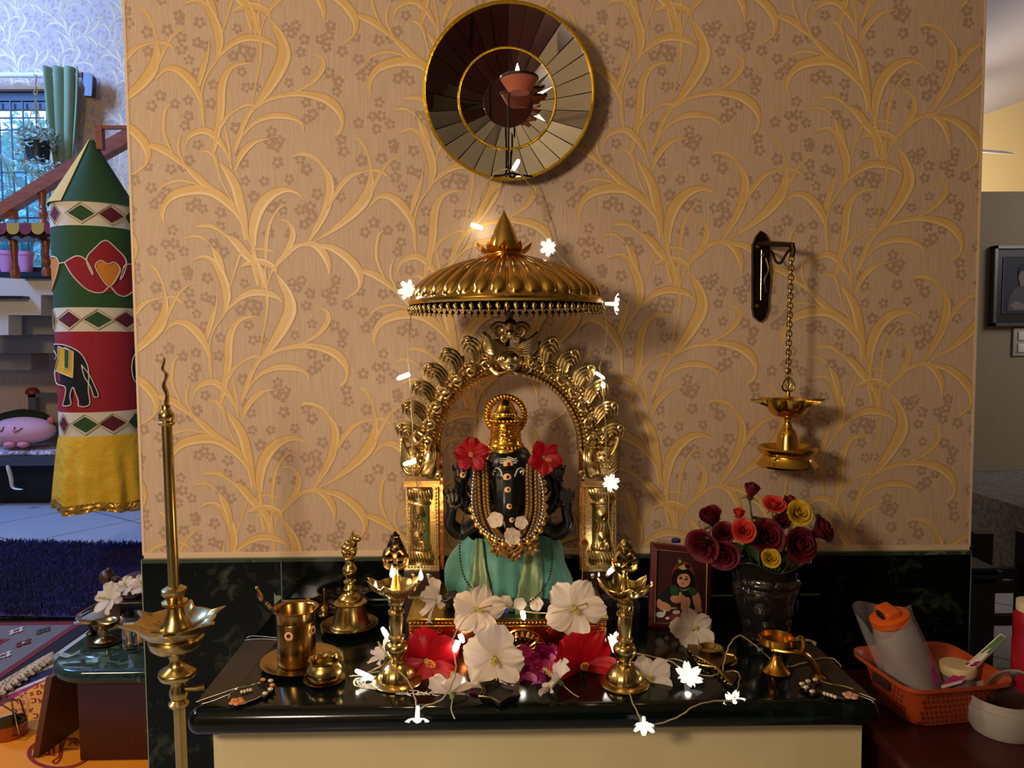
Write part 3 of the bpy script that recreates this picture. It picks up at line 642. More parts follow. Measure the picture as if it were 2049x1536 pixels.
def app(mb,poly,mi,off,k=3):
    q=cr(poly,k,True) if k>1 else [(a[0]+(b[0]-a[0])*i/6,a[1]+(b[1]-a[1])*i/6) for a,b in zip(poly,list(poly[1:])+[poly[0]]) for i in range(6)]
    if len(q)<3: return
    c=(sum(p[0] for p in q)/len(q),sum(p[1] for p in q)/len(q)); n=len(q); mb.mat(mi)
    vs=[];fs=[]
    for s in(.0,.34,.67,1.0):
        vs+=[cyl(c[0]+(p[0]-c[0])*s,c[1]+(p[1]-c[1])*s,off) for p in q]
    for r in range(3):
        for i in range(n): fs.append((r*n+i,r*n+(i+1)%n,(r+1)*n+(i+1)%n,(r+1)*n+i))
    mb.add(vs,fs)
def line(mb,pts,mi=2,w_=2.2,off=.006,k=4,closed=False):
    q=cr(pts,k,closed) if k>1 else [(a[0]+(b[0]-a[0])*i/5,a[1]+(b[1]-a[1])*i/5) for a,b in (zip(pts,list(pts[1:])+[pts[0]]) if closed else zip(pts[:-1],pts[1:])) for i in range(5)]+([] if closed else [pts[-1]])
    mb.mat(mi).tube([cyl(p[0],p[1],off) for p in q],w_*KX*.62,5,closed=closed,flat=1)
def bandstart(px):  # diamond rows
    return px
mb=MB(); zc=zy(416); za=zy(280)
def cone(u,v):
    a=2*PI*u; r=RT_*(1-v)**1.02+.012; return (cxT+r*sin(a)+.004*v,TY-r*cos(a),zc+(za-zc)*v)
mb.mat(0).patch(lambda u,v:cone(u,v),48,10,closed_u=True)
mb.mat(3)
for (u0,u1) in(((TA-1.45)/(2*PI),(TA-.72)/(2*PI)),): mb.patch(lambda u,v:tuple(c_+d_ for c_,d_ in zip(cone(u0+(u1-u0)*u,v),(-.003,-.006,.001))),6,10)
obj('cone_top',mb,CT,t,ang=0,label='green cloth cone with a yellow strip')
def diamonds(y0,y1,seq,nm):
    mb=MB(); ring(mb,y0,y1,2); yc=(y0+y1)/2; h=(y1-y0)*.33
    for (x,w_,mi) in seq:
        app(mb,[(x-w_,yc),(x,yc-h),(x+w_,yc),(x,yc+h)],mi,.004,1)
        for e in(1.22,): line(mb,[(x-w_*e,yc),(x,yc-h*1.3),(x+w_*e,yc),(x,yc+h*1.3)],8,1.4,.006,1,True)
    obj('diamond_band',mb,CT,t,ang=0,label='cream band of green and maroon diamonds')
diamonds(415,462,[(124,9,4),(173,24,0),(229,23,4),(268,12,0)],'a')
diamonds(618,664,[(114,4,0),(143,20,4),(196,26,0),(250,22,4)],'b')
diamonds(818,864,[(125,8,4),(165,24,0),(217,25,4),(262,14,0)],'c')
mb=MB(); ring(mb,462,618,0)
app(mb,[(181,548),(178,525),(196,503),(216,489),(236,502),(254,523),(250,548),(221,588)],1,.004); line(mb,[(190,557),(180,527),(196,505),(216,489),(236,503),(254,524),(248,552),(241,563)])
app(mb,[(140,533),(160,521),(176,528),(186,545),(200,566),(221,580),(214,590),(190,588),(160,566)],1,.005); line(mb,[(140,533),(162,521),(178,527),(188,545),(191,556)]); line(mb,[(140,533),(155,560),(180,585),(205,590),(221,578),(235,592),(252,594),(275,575)])
app(mb,[(221,580),(244,560),(252,536),(262,530),(278,536),(278,575),(256,594),(236,592)],1,.005); line(mb,[(241,562),(250,536),(264,530),(280,532)])
app(mb,[(219,578),(201,553),(196,537),(206,529),(218,535),(230,530),(240,540),(236,556)],5,.008); line(mb,[(219,578),(201,553),(196,537),(206,528),(218,534),(231,530),(241,541),(236,557)],2,2,.010,4,True)
app(mb,[(113,520),(123,522),(128,535),(121,560),(113,582)],5,.004); line(mb,[(113,520),(124,522),(129,534),(122,560),(112,584)]); line(mb,[(129,534),(140,533)])
obj('lotus_panel',mb,CT,t,ang=0,label='green panel with red lotus and orange heart')
mb=MB(); ring(mb,664,818,1)
app(mb,[(113,690),(135,690),(160,703),(172,722),(176,740),(176,760),(172,780),(175,800),(160,806),(156,790),(146,770),(140,790),(142,802),(128,806),(128,790),(132,768),(115,762),(112,730)],6,.004,2)
app(mb,[(122,692),(150,702),(147,752),(114,738),(121,718)],3,.006,1); app(mb,[(134,694),(143,698),(140,736),(132,736)],0,.008,1)
line(mb,[(113,688),(135,690),(160,703),(172,722),(176,742),(174,775),(175,803),(156,806),(155,795),(150,780),(146,770),(140,785),(141,803),(126,805),(129,793),(132,770),(115,763),(112,740)],2,2,.007)
line(mb,[(122,692),(150,702),(147,752),(113,738),(121,716),(122,692)],2,1.6,.009,1); line(mb,[(134,694),(143,698),(140,736),(132,733)],2,1.4,.010,1)
app(mb,[(165,730),(178,752),(188,775),(192,786),(184,788),(178,770),(170,750)],6,.005,2); line(mb,[(163,727),(176,745),(187,770),(192,787),(184,788),(178,768),(168,750),(164,730)],2,1.8,.008)
line(mb,[(113,718),(118,710),(113,700)],2,1.8,.008)
app(mb,[(262,700),(276,690),(281,720),(281,790),(270,770),(258,755),(257,730)],6,.004,2); line(mb,[(276,700),(262,712),(257,735),(260,758),(270,770),(277,790)],2,1.8,.007)
obj('elephant_panel',mb,CT,t,ang=0,label='red panel with black elephants')
mb=MB(); zt=zy(864); zb=zy(1000)
def skirt(u,v):
    a=2*PI*u; r=RT_*(1+.17*v**.7)+.012*v*sin(a*11)+.008*v*sin(a*17+1); return (cxT+r*sin(a),TY-r*cos(a),zt+(zb-zt)*v+.012*v*sin(a*5))
mb.mat(3).patch(skirt,120,14,closed_u=True); obj('skirt',mb,CT,t,ang=0,label='yellow gathered cloth skirt')
mb=MB(); mb.mat(7).patch(lambda u,v:tuple(c_+d_ for c_,d_ in zip(skirt(u,.93+.13*v),(0,-.003,0))),120,4,closed_u=True); obj('hem',mb,CT,t,ang=0,label='gold foil hem')
mb=MB(); a=at(200,256,TY); mb.bb((a[0]-.02,TY-.02,zy(300)),(a[0]+.02,TY+.02,a[2]+.012)); mb.bb((a[0]-.01,TY-.015,a[2]-.008),(.002,TY+.015,a[2]+.012)); obj('hanging_rod',mb,M['wood_r'],t,smooth=False)
# little brown stool glimpsed under the skirt
p=atz(210,1024,0); t=thing('foot_stool','low brown stool just showing beneath the yellow cloth skirt','stool',(p[0],p[1]+.2,0)); mb=MB(); mb.rbox((p[0],p[1]+.2,.10),(.5,.4,.05),.015); obj('seat',mb,M['wood_r'],t)
for sx in(-1,1):
    for sy in(-1,1): mb=MB(); mb.bb((p[0]+sx*.21-.02,p[1]+.2+sy*.16-.02,0),(p[0]+sx*.21+.02,p[1]+.2+sy*.16+.02,.085)); obj('leg',mb,M['wood_r'],t,smooth=False)
# ================================================================ CLOTHS ON THE FLOOR BY THE LOW TABLE
zf=.016
def flatpoly(mb,pts,z,th=.002): mb.prism([atz(x,y,z)[:2] for x,y in pts],lambda p:(p[0],p[1],z-th),lambda p:(p[0],p[1],z)); return mb
st=[mat('stripe_magenta','8A1F4E',.9),mat('stripe_navy','1B1740',.9),mat('stripe_cream','C2B6A4',.9),mat('stripe_green','3E5A4A',.9),mat('stripe_red','9A2A30',.9)]
t=thing('striped_mat','magenta striped floor mat with cream knotted fringe beside the dhurrie','mat',atz(60,1390,0)); mb=MB()
for k,(y0,y1,mi) in enumerate(((1343,1358,2),(1357,1372,1),(1371,1377,2),(1376,1393,0),(1392,1396,2),(1395,1405,4),(1404,1409,2),(1408,1416,3),(1415,1440,0))):
    mb.mat(mi); d=(y0-1343); flatpoly(mb,[(-60,y0+46),(-60,y1+46),(150,y1-42),(150,y0-42)],zf+.0002*k,.012)
obj('striped_cloth',mb,st,t,smooth=False)
mb=MB(); 
for k in range(5):
    P=[atz(x,y,zf+.02) for x,y in((-50,1420+k*6-24),(0,1384+k*5-16),(40,1352+k*4-8),(80,1322+k*3-2),(100,1310+k*2))]
    q=cr(P,14); mb.tube([(p[0]+.012*sin(i*1.3+k*1.6),p[1]+.012*cos(i*1.3+k*1.6),p[2]+.008*sin(i*1.3+k)) for i,p in enumerate(q)],.007,7)
for k in range(22):
    s=k/21; a=atz(-40+140*s,1408-96*s,zf+.02); mb.tube([a,(a[0]-.03+.03*rnd.random(),a[1]-.05,a[2]),(a[0]-.05+.06*rnd.random(),a[1]-.1,zf+.008)],[.005,.004,.002],4)
obj('fringe',mb,mat('cotton_fringe','B7A48C',.95),t,label='cream knotted cotton fringe')
M['orange']=mat('orange_cloth','E08C14',.85,noise=(5,'D07C0C',(1,1,1),.3)); red=mat('cloth_print','7E1A12',.9)
t=thing('printed_cloth','orange floor cloth printed with red emblem and rows of letters','cloth',atz(80,1470,0)); zo=.036; mb=MB()
flatpoly(mb,[(-80,1520),(-80,1480),(8,1408),(60,1378),(96,1358),(340,1358),(340,1640),(-80,1640)],zo,.016)
obj('cloth_sheet',mb,M['orange'],t,smooth=False)
mb=MB(); zp=zo+.0015; pr_=MB()
def pl(pts,wd=.006,k=4,closed=False): mb.tube([atz(x,y,zp) for x,y in (cr(pts,k,closed) if k>1 else pts)],wd/2,4,closed=closed,flat=.3)
pl([(118+62*cos(a)*1.0,1506+31*sin(a)) for a in [2*PI*i/30 for i in range(30)]],.008,1,True); pl([(118+57*cos(a)*1.0,1506+28*sin(a)) for a in [2*PI*i/30 for i in range(30)]],.005,1,True)
for q in range(4): pl([(84+q*9,1470+q*.6),(80+q*9,1490),(78+q*10,1508)],.007)
pl([(84,1470),(116,1473)],.006,1); pl([(81,1482),(112,1486)],.006,1); pl([(79,1494),(110,1498)],.006,1); pl([(77,1507),(112,1511)],.006,1)
pl([(138,1468),(124,1476),(120,1492),(118,1512),(106,1522),(112,1527),(122,1514),(124,1496),(130,1478)],.007); pl([(120,1498),(156,1498)],.007,1); pl([(140,1484),(146,1476),(156,1480)],.007); pl([(138,1490),(146,1484),(154,1490)],.007)
obj('printed_emblem',mb,red,t,smooth=False,label='red round emblem'); 
for r,(x0,y0,n) in enumerate(((70,1372,4),(48,1388,5),(36,1404,6),(30,1422,3),(70,1432,2))):
    for q in range(n):
        mb=MB(); x=x0+q*15; y=y0-q*1.5+(q%2)*1.2; sh=(r+q)%4
        if sh==0: pl([(x-4,y-4),(x+4,y-4),(x+4,y+3),(x-3,y+4)],.006); 
        elif sh==1: pl([(x-4,y-3),(x,y+2),(x+5,y-3)],.006); pl([(x-3,y+4),(x+4,y+4)],.006,1)
        elif sh==2: pl([(x+3,y-4),(x-3,y-1),(x+3,y+1),(x-3,y+4)],.006)
        else: pl([(x-3,y-4),(x-3,y+4),(x+3,y+2),(x+3,y-2),(x-3,y-4)],.006)
        obj('printed_letter',mb,red,t,smooth=False,label='red printed letter')
# wire candle holder on the cloth
p=atz(20,1470,zo); K=.0018
t=thing('candle_holder','geometric gold wire candle holder with glass cup on the orange cloth','candle holder',(p[0],p[1],zo)); mb=MB()
gz=lambda px,py,dy=0:at(px,py,p[1]+dy)
base=[gz(2,1478,-.02),gz(38,1468,-.05),gz(54,1440,.0),gz(30,1452,.05),gz(-8,1458,.03)]
topn=[gz(22,1398,0),gz(40,1400,-.02),gz(-6,1404,.02)]
for a,b in((0,1),(1,2),(2,3),(3,4),(4,0)): mb.tube([base[a],base[b]],.0026,5)
for a,b in((2,1),(1,0),(2,2)): mb.tube([base[a],topn[b]],.0026,5)
for a,b in((0,2),(4,2),(3,0)): mb.tube([base[a],topn[b]],.0026,5)
for a,b in((0,1),(0,2),(1,2)): mb.tube([topn[a],topn[b]],.0026,5)
obj('wire_frame',mb,M['brassold'],t)
gl=mat('clear_glass','FFFFFF',.02,trans=1,ior=1.45); M['clear']=gl
mb=MB(); mb.lathe([(.045,zo+.002),(.055,zo+.004),(.055,zo+.05),(.05,zo+.05),(.05,zo+.012),(0,zo+.012)],20,(p[0],p[1],0)); obj('votive_cup',mb,mat('copper_votive','A4572B',.3,.7),t)
mb=MB(); mb.lathe([(.058,zo+.05),(.062,zo+.1),(.05,zo+.14),(.048,zo+.14),(.06,zo+.1),(.056,zo+.05)],20,(p[0],p[1],0)); obj('glass_shade',mb,gl,t)
# ================================================================ LOW TABLE WITH RITUAL THINGS
LT=.36                                      # table top height
fy=atz(170,1345,LT)[1]; xl=atz(82,1330,LT)[0]; xr2=xl+.62; by=fy+.62
t=thing('low_table','low table with round cornered green marble top and brown wooden legs','table',((xl+xr2)/2,(fy+by)/2,0))
mb=MB(); mb.rbox(((xl+xr2)/2,(fy+by)/2,LT-.022),(xr2-xl,by-fy,.044),.021,n=5)
# widen the plan radius: soft front corner
def soft(v):
    cx=xl+.17; cy=fy+.17
    if v[0]<cx and v[1]<cy:
        d=math.hypot(v[0]-cx,v[1]-cy)
        if d>.17: return (cx+(v[0]-cx)*.17/d,cy+(v[1]-cy)*.17/d,v[2])
    return v
N_=MB(); rim=[]
for zz,off in((LT-.044,.012),(LT-.034,.002),(LT-.022,0),(LT-.01,.003),(LT-.002,.011),(LT,.02)):
    ring_=[(xl+.17+(.17-off)*cos(a),fy+.17+(.17-off)*sin(a),zz) for a in [PI+PI/2*i/10 for i in range(11)]]+[(xr2-.02,fy+off,zz),(xr2-.02,by-off,zz)]+[(xl+.12+(.12-off)*cos(a),by-.12+(.12-off)*sin(a),zz) for a in [PI/2+PI/2*i/8 for i in range(9)]]
    rim.append(ring_)
n=len(rim[0]); vs=[v for r in rim for v in r]; fs=[tuple(reversed(range(n))),tuple((len(rim)-1)*n+j for j in range(n))]+[(i*n+j,i*n+(j+1)%n,(i+1)*n+(j+1)%n,(i+1)*n+j) for i in range(len(rim)-1) for j in range(n)]
N_.add(vs,fs); obj('marble_top',N_,marble('table_marble','0C1C18','3A5548',14,.05),t)
lb=mat('brown_leg_board','5B3417',.35)
mb=MB(); q=at(63,1478,fy+.07); a=(q[0],fy+.07,.04); top=at(92,1352,fy+.07)
mb.add([(a[0],a[1],a[2]),(a[0]+.02,a[1],a[2]),(top[0]+.02,fy+.07,LT-.046),(top[0],fy+.07,LT-.046),(a[0]+.06,a[1]+.46,a[2]),(a[0]+.09,a[1]+.46,a[2]),(top[0]+.09,by-.1,LT-.046),(top[0]+.06,by-.1,LT-.046)],[(0,1,2,3),(7,6,5,4),(0,3,7,4),(1,5,6,2),(3,2,6,7),(0,4,5,1)])
obj('leg_board',mb,lb,t,smooth=False)
mb=MB(); xa=at(156,1400,fy+.05)[0]; mb.bb((xa,fy+.05,.04),(xr2-.02,fy+.09,LT-.045)); obj('front_panel',mb,M['wood_m'],t,smooth=False,label='maroon wooden front panel')
mb=MB(); mb.bb((xa+.02,by-.1,.04),(xr2-.02,by-.06,LT-.045)); obj('rear_panel',mb,M['wood_m'],t,smooth=False)
# rangoli mark on the table top
mb=MB()
for k in range(5):
    P=[atz(x,y,LT+.001) for x,y in((100+k*3,1316+k*1.2),(112+k*2,1308+k),(128,1306+k*2),(142-k,1310+k),(150+k*2,1306),(160,1300+k))]
    mb.tube(cr(P,4),.0012,4)
obj('chalk_drawing',mb,mat('chalk','8FA6B4',.9),t,smooth=False,label='faint chalk drawing on the marble')
# tray with wooden sandals and flowers
ty=atz(200,1244,LT+.06)[1]; tz=LT+.055
t=thing('footed_tray','silver footed tray carrying wooden sandals on the low table','tray',(atz(240,1240,tz)[0],ty+.15,LT)); x0=at(145,1243,ty)[0]; x1=x0+.42
mb=MB(); mb.rbox(((x0+x1)/2,ty+.17,tz),(x1-x0,.34,.008),.0039); mb.tube(cr([(x0+.03,ty,tz+.01),(x1-.03,ty,tz+.01),(x1,ty+.17,tz+.01),(x1-.03,ty+.34,tz+.01),(x0+.03,ty+.34,tz+.01),(x0,ty+.17,tz+.01)],6,True),.007,6,closed=True); obj('tray_plate',mb,M['silver'],t)
for sx in(.05,.37):
    for sy in(.03,.31): mb=MB(); mb.lathe([(.014,LT),(.02,LT+.008),(.007,LT+.02),(.012,LT+.036),(.01,tz-.003)],10,(x0+sx,ty+sy,0)); obj('foot',mb,M['bronze'],t)
wz=tz+.012; wd=mat('sandal_wood','3A2016',.4)
t=thing('wooden_stand','carved dark wooden stand on the silver tray','stand',(x0+.24,ty+.16,wz)); mb=MB(); mb.rbox((x0+.25,ty+.16,wz+.052),(.33,.24,.02),.008); obj('stand_top',mb,wd,t)
for sx in(.12,.36): mb=MB(); mb.bb((x0+sx-.02,ty+.06,wz-.008),(x0+sx+.02,ty+.26,wz+.044)); obj('foot',mb,wd,t,smooth=False)
sz=wz+.063
for k,(px,lab) in enumerate(((245,'carved wooden sandal on the stand, left of the pair'),(282,'carved wooden sandal on the stand, right of the pair'))):
    c=at(px,1204,ty+.12); t=thing('wooden_sandal',lab,'sandal',(c[0],ty+.14,sz)); mb=MB()
    mb.patch(lambda u,v:(c[0]+.05*(1-.25*abs(2*v-1)**2)*cos(2*PI*u),ty+.03+.22*v,sz+.020+.019*(.9+.1*sin(v*6))*sin(2*PI*u)),20,12,closed_u=True)
    mb.f.append(tuple(range(20))); mb.m.append(0); mb.f.append(tuple(reversed(range(220,240)))); mb.m.append(0); obj('sole',mb,wd,t)
    mb=MB(); mb.lathe([(.008,sz+.036),(.009,sz+.055),(.017,sz+.06),(.015,sz+.068),(0,sz+.07)],10,(c[0],ty+.08,0)); obj('toe_knob',mb,wd,t)
# dry wooden fruit-like knobs beside
c=at(216,1190,ty+.2); mb=MB(); mb.ball((c[0],ty+.2,sz+.03),(.03,.03,.03),14,10); mb.ball((c[0]+.012,ty+.19,sz+.062),(.010,.010,.008),10,6); tag(obj('wooden_ball',mb,wd),'round brown wooden ball at the back of the carved stand','ball')
# brass cup on a saucer
cpx=atz(210,1285,LT); x,y=cpx[0],cpx[1]
t=thing('brass_cup','small footed brass cup on a dark saucer on the low table','cup',(x,y,LT)); mb=MB(); mb.lathe([(.018,LT+.006),(.02,LT+.009),(.036,LT+.010),(.026,LT+.018),(.010,LT+.022),(.009,LT+.042),(.014,LT+.048),(.034,LT+.058),(.040,LT+.074),(.043,LT+.077),(.038,LT+.074),(.03,LT+.062),(0,LT+.056)],24,(x,y,0)); obj('cup',mb,M['brass'],t)
mb=MB(); mb.lathe([(0,LT+.001),(.045,LT+.001),(.06,LT+.008),(.056,LT+.008),(.04,LT+.005),(0,LT+.005)],24,(x,y,0)); obj('saucer',mb,M['brassold'],t)
# glass tumbler
g=atz(272,1294,LT); x,y=g[0],g[1]; mb=MB(); mb.lathe([(0,LT+.001),(.04,LT+.001),(.042,LT+.004),(.044,LT+.12),(.041,LT+.12),(.039,LT+.01),(0,LT+.008)],24,(x,y,0)); tag(obj('glass_tumbler',mb,gl),'clear glass tumbler on the low table','tumbler')
# ================================================================ TALL BRASS STANDING LAMP
LY=-.42; kL=(LY+1.8)/1480
xb=at(364,1530,LY)[0]; bz=at(364,1536,LY)[2]; xtop=at(328,716,LY)[0]; ztop=at(328,716,LY)[2]
def ax(py): # axis of the leaning lamp
    z=at(345,py,LY)[2]; s=(z-bz)/(ztop-bz); return xb+(xtop-xb)*s,z
x0,_=ax(1536); sl_=(xtop-xb)/(ztop-bz); xf=xb-sl_*bz
t=thing('standing_lamp','tall slender brass oil lamp standing on the floor left of the altar','lamp',(xf,LY,0))
LM=Matrix.Translation((xf,LY,0))@Matrix.Shear('XY',4,(0,0)) ; LM=Matrix(((1,0,sl_,xf),(0,1,0,LY),(0,0,1,0),(0,0,0,1)))
def lz(py): return at(345,py,LY)[2]
def lam(nm,prof,n=28,fx=None,lab=None):
    mb=MB(); mb.xf(LM).lathe([(r*kL,lz(py) if py>0 else -py) for r,py in prof],n,fx=fx); return obj(nm,mb,M['brass'],t,ang=50,label=lab)
mb=MB(); mb.xf(LM).lathe([(.08,0),(.082,.012),(.07,.03),(.045,.06),(.03,.1),(.025,.16),(.015,.18)],32); obj('base',mb,M['brass'],t)
mb=MB(); mb.xf(LM).lathe([(11.5*kL,.17),(11.5*kL,lz(1415))],20); obj('lower_stem',mb,M['brass'],t)
lam('collar',[(12,1416),(19,1410),(21,1404),(14,1398),(17,1392),(18,1380),(14,1372),(15,1362),(34,1354),(38,1345),(36,1340),(20,1332),(14,1322),(16,1310),(18,1298),(22,1282),(24,1278)])
lam('pan_foot',[(24,1300),(40,1298),(50,1290),(54,1275),(50,1270)])
def pan(r,z,a,i):
    k=0
    if i>=3:
        for a0 in [math.radians(v) for v in(-150,-78,-20,35,95,160)]:
            d=abs((a-a0+PI)%(2*PI)-PI); k=max(k,max(0,1-d/.20))
    return r*(1+.34*k**1.5*(1 if i<=5 else .8)),z+.008*k
lam('oil_pan',[(40,1275),(62,1262),(72,1250),(76,1244),(77,1240),(70,1240),(60,1250),(40,1258),(20,1262)],120,pan,'petal spouted brass oil pan')
lam('pan_knob',[(32,1262),(30,1250),(22,1240),(17,1225),(15,1214),(24,1208),(25,1202),(16,1198),(18,1193),(24,1186),(24,1178),(14,1172)])
mb=MB(); mb.xf(LM).lathe([(11*kL,lz(1176)),(10*kL,lz(850))],20); obj('upper_stem',mb,M['brass'],t)
lam('finial_collar',[(10,852),(15,849),(16,845),(12,842),(15,836),(15,828),(11,822),(8,816),(8,810)])
mb=MB(); mb.xf(LM)
for px_,s in((0,1),): 
    P=[(0,0,lz(812)),(0.003,0,lz(790)),(-.002,0,lz(770)),(.004,0,lz(750)),(-.003,0,lz(738)),(.001,0,lz(722)),(0,0,lz(715))]
    mb.tube(cr(P,4),[k*kL for k in (6,6.5,7,6,5,6,7,6.5,6,5,4.5,5,5.5,5,4,4,4.5,4.5,4,3.5,3,2.5,2,1.4,.6)],8,flat=.6)
obj('flame_finial',mb,M['brass'],t)
mb=MB(); p=at(385,1378,LY); mb.tube([(ax(1378)[0],LY,p[2]),at(392,1377,LY),at(412,1373,LY)],[.006,.005,.007],8); obj('wick_rod',mb,M['brassold'],t)
# ================================================================ RIGHT-HAND ROOM
# portrait
Y=YB-.03; t=thing('framed_portrait','dark framed portrait of a seated person on the beige wall','picture',at(2040,650,Y)); 
x0,_,z1=at(1988,492,Y); zb=at(1988,652,Y)[2]; x1=x0+.46; fr=mat('pewter_frame','5F5D58',.35,.4)
mb=MB(); w_=.018
for lo,hi in(((x0,Y-.02,zb),(x0+w_,Y+.03,z1)),((x1-w_,Y-.02,zb),(x1,Y+.03,z1)),((x0,Y-.02,zb),(x1,Y+.03,zb+w_)),((x0,Y-.02,z1-w_),(x1,Y+.03,z1))): mb.bb(lo,hi)
obj('frame',mb,fr,t,smooth=False)
mb=MB(); mb.bb((x0+.01,Y,zb+.01),(x1-.01,Y+.02,z1-.01)); obj('mount',mb,mat('black_mount','0B0B0C',.4),t,smooth=False)
mb=MB(); ix0=at(2008,515,Y)[0]; iz1=at(2008,515,Y)[2]; iz0=at(2008,627,Y)[2]; mb.mat(0).bb((ix0,Y-.004,iz0),(x1-.1,Y,iz1))
def pp(l,mi,off): mb.mat(mi).prism([at(x,y,Y) for x,y in l],lambda p:(p[0],Y-off,p[2]),lambda p:(p[0],Y-.003,p[2]))
pp([(2013,622),(2016,600),(2026,580),(2040,572),(2056,575),(2070,590),(2076,622)],1,.006); pp([(2040,572),(2036,555),(2041,538),(2050,532),(2060,540),(2062,558),(2056,574)],2,.008); pp([(2035,552),(2038,534),(2050,526),(2063,536),(2062,548),(2052,540),(2041,544)],3,.009); pp([(2018,612),(2030,602),(2046,608),(2050,618),(2030,620)],2,.008)
obj('portrait_print',mb,[mat('portrait_ground','22262C',.6),mat('portrait_robe','4A4A4C',.6),mat('portrait_skin','7A6F66',.6),mat('portrait_hair','0E0E10',.6)],t,smooth=False)
mb=MB(); mb.mat(0)
pts=[(ix0,iz0),(ix0,iz1),(x1-.1,iz1),(x1-.1,iz0)]
for a,b in zip(pts,pts[1:]+pts[:1]): mb.tube([(a[0],Y-.005,a[1]),(b[0],Y-.005,b[1])],.003,4)
obj('inner_line',mb,M['silver'],t)
# switch plate
x0,_,z1=at(2025,656,YB); zb=at(2025,712,YB)[2]; t=thing('switch_plate','white light switch plate on the beige wall below the portrait','switch',(x0+.08,YB-.01,zb))
mb=MB(); mb.rbox((x0+.08,YB-.008,(z1+zb)/2),(.16,.014,z1-zb),.004); obj('plate',mb,mat('switch_white','B9AFA0',.4),t)
for k in range(2):
    for j in range(2): mb=MB(); mb.rbox((x0+.05+.06*j,YB-.017,zb+.05+k*(z1-zb-.1)),(.045,.012,.055),.004); obj('rocker',mb,M['white'],t)
# ceiling fan
fy=3.6; c=at(1885,310,fy); t=thing('ceiling_fan','pale ceiling fan with one blade showing past the pillar','fan',c)
bl=mat('fan_paint','B9BCD0',.4)
for k in range(3):
    mb=MB(); e=at(2024,296,fy); L_=math.hypot(e[0]-c[0],.3); a=math.atan2(.12,e[0]-c[0])+k*2*PI/3; R=Matrix.Translation((c[0],fy,e[2]))@Matrix.Rotation(a,4,'Z')
    mb.xf(R).rbox((L_*.62,0,0),(L_*.8,.10,.012),.005,R=Matrix.Rotation(.42,3,'X')); obj('blade',mb,bl,t)
mb=MB(); mb.lathe([(0,c[2]-.1),(.09,c[2]-.08),(.11,c[2]),(.07,c[2]+.06),(.015,c[2]+.08),(.015,c[2]+.9),(.06,c[2]+.93)],20,(c[0],fy,0)); obj('hub',mb,bl,t)
# dining table with lace cloth
TZ=.76; ed=atz(1960,1052,TZ)
x0=at(1946,955,atz(1946,955,TZ)[1])[0]; yb=atz(1946,957,TZ)[1]; yf=atz(2049,985,TZ)[1]
P0=atz(1942,985,TZ); P1=atz(2049,1016,TZ)
t=thing('dining_table','dark wooden dining table under a lace cloth in the next room','table',(P0[0]+.5,P0[1]+.5,0))
d=Vector((P1[0]-P0[0],P1[1]-P0[1],0)).normalized(); nrm=Vector((-d.y,d.x,0))
if nrm.y<0: nrm=-nrm
o=Vector((P0[0],P0[1],0))-d*.45
def tp(u,v,z): q=o+d*u+nrm*v; return (q.x,q.y,z)
mb=MB(); 
def pbox(u0,u1,v0,v1,z0,z1): mb.add([tp(u,v,z) for z in(z0,z1) for u,v in((u0,v0),(u1,v0),(u1,v1),(u0,v1))],[(3,2,1,0),(4,5,6,7),(0,1,5,4),(1,2,6,5),(2,3,7,6),(3,0,4,7)])
pbox(0.02,1.5,.02,.9,TZ-.045,TZ-.006); obj('tabletop',mb,M['wood_k'],t,smooth=False)
for u,v in((.1,.1),(1.4,.1),(.1,.8),(1.4,.8)): mb=MB(); pbox(u-.04,u+.04,v-.04,v+.04,0,TZ-.045); obj('leg',mb,M['wood_k'],t,smooth=False)
lace=mat('lace_cloth','8C857C',.9,noise=(55,'6C655D',(1,1,1),.12),bump=('voronoi',60,.5,.01))
mb=MB(); 
mb.patch(lambda u,v:tp(1.52*u,.92*v,TZ+.002),4,4)
def drop(s):  # wavy hem
    return .26+.035*abs(sin(s*9))+.02*sin(s*3)
mb.patch(lambda u,v:tuple(a+b for a,b in zip(tp(1.52*u,-.012*sin(v*3)-.01*sin(u*40)*v,TZ+.002-drop(u)*v),(0,0,0))),60,8)
mb.patch(lambda u,v:tp(-.012-.01*sin(u*30)*v,.92*u,TZ+.002-drop(u)*v),40,8)
tag(obj('lace_tablecloth',mb,lace,ang=0),'greyish lace tablecloth hanging over the dining table edge','tablecloth')
# dining chair: rear post and rails seen below the cloth
t=thing('dining_chair','dark wooden dining chair half hidden behind the marble edge','chair',at(1975,1290,1.0)); cy=.75
def post(x0,x1,y0,y1,Y,dep,nm): mb=MB(); a=at(x0,y0,Y); b=at(x1,y1,Y); mb.bb((a[0],Y,b[2]),(b[0],Y+dep,a[2])); obj(nm,mb,M['wood_k'],t,smooth=False)
zl=0
for px0,px1,yy in((1953,1988,.72),(2052,2070,.72)):
    a=at(px0,1068,yy); b=at(px1,1068,yy); mb=MB(); mb.bb((a[0],yy,0),(b[0],yy+.05,a[2])); obj('leg',mb,M['wood_k'],t,smooth=False)
post(1938,1996,1137,1150,.42,.34,'arm_rail'); mb=MB(); a=at(1936,1138,.45); b=at(1994,1160,.45); mb.bb((a[0],.42,b[2]-.0),(b[0],.75,a[2])); obj('seat',mb,M['wood_k'],t,smooth=False)
mb=MB(); a=at(1946,1165,.42); b=at(1992,1165,.42); mb.bb((a[0],.42,0),(b[0],.47,a[2]+.01)); obj('front_leg',mb,M['wood_k'],t,smooth=False)
for (ya,yb_) in((1138,1158),(1166,1186),(1233,1251)): post(1988,2054,ya,yb_,.73,.03,'rail')
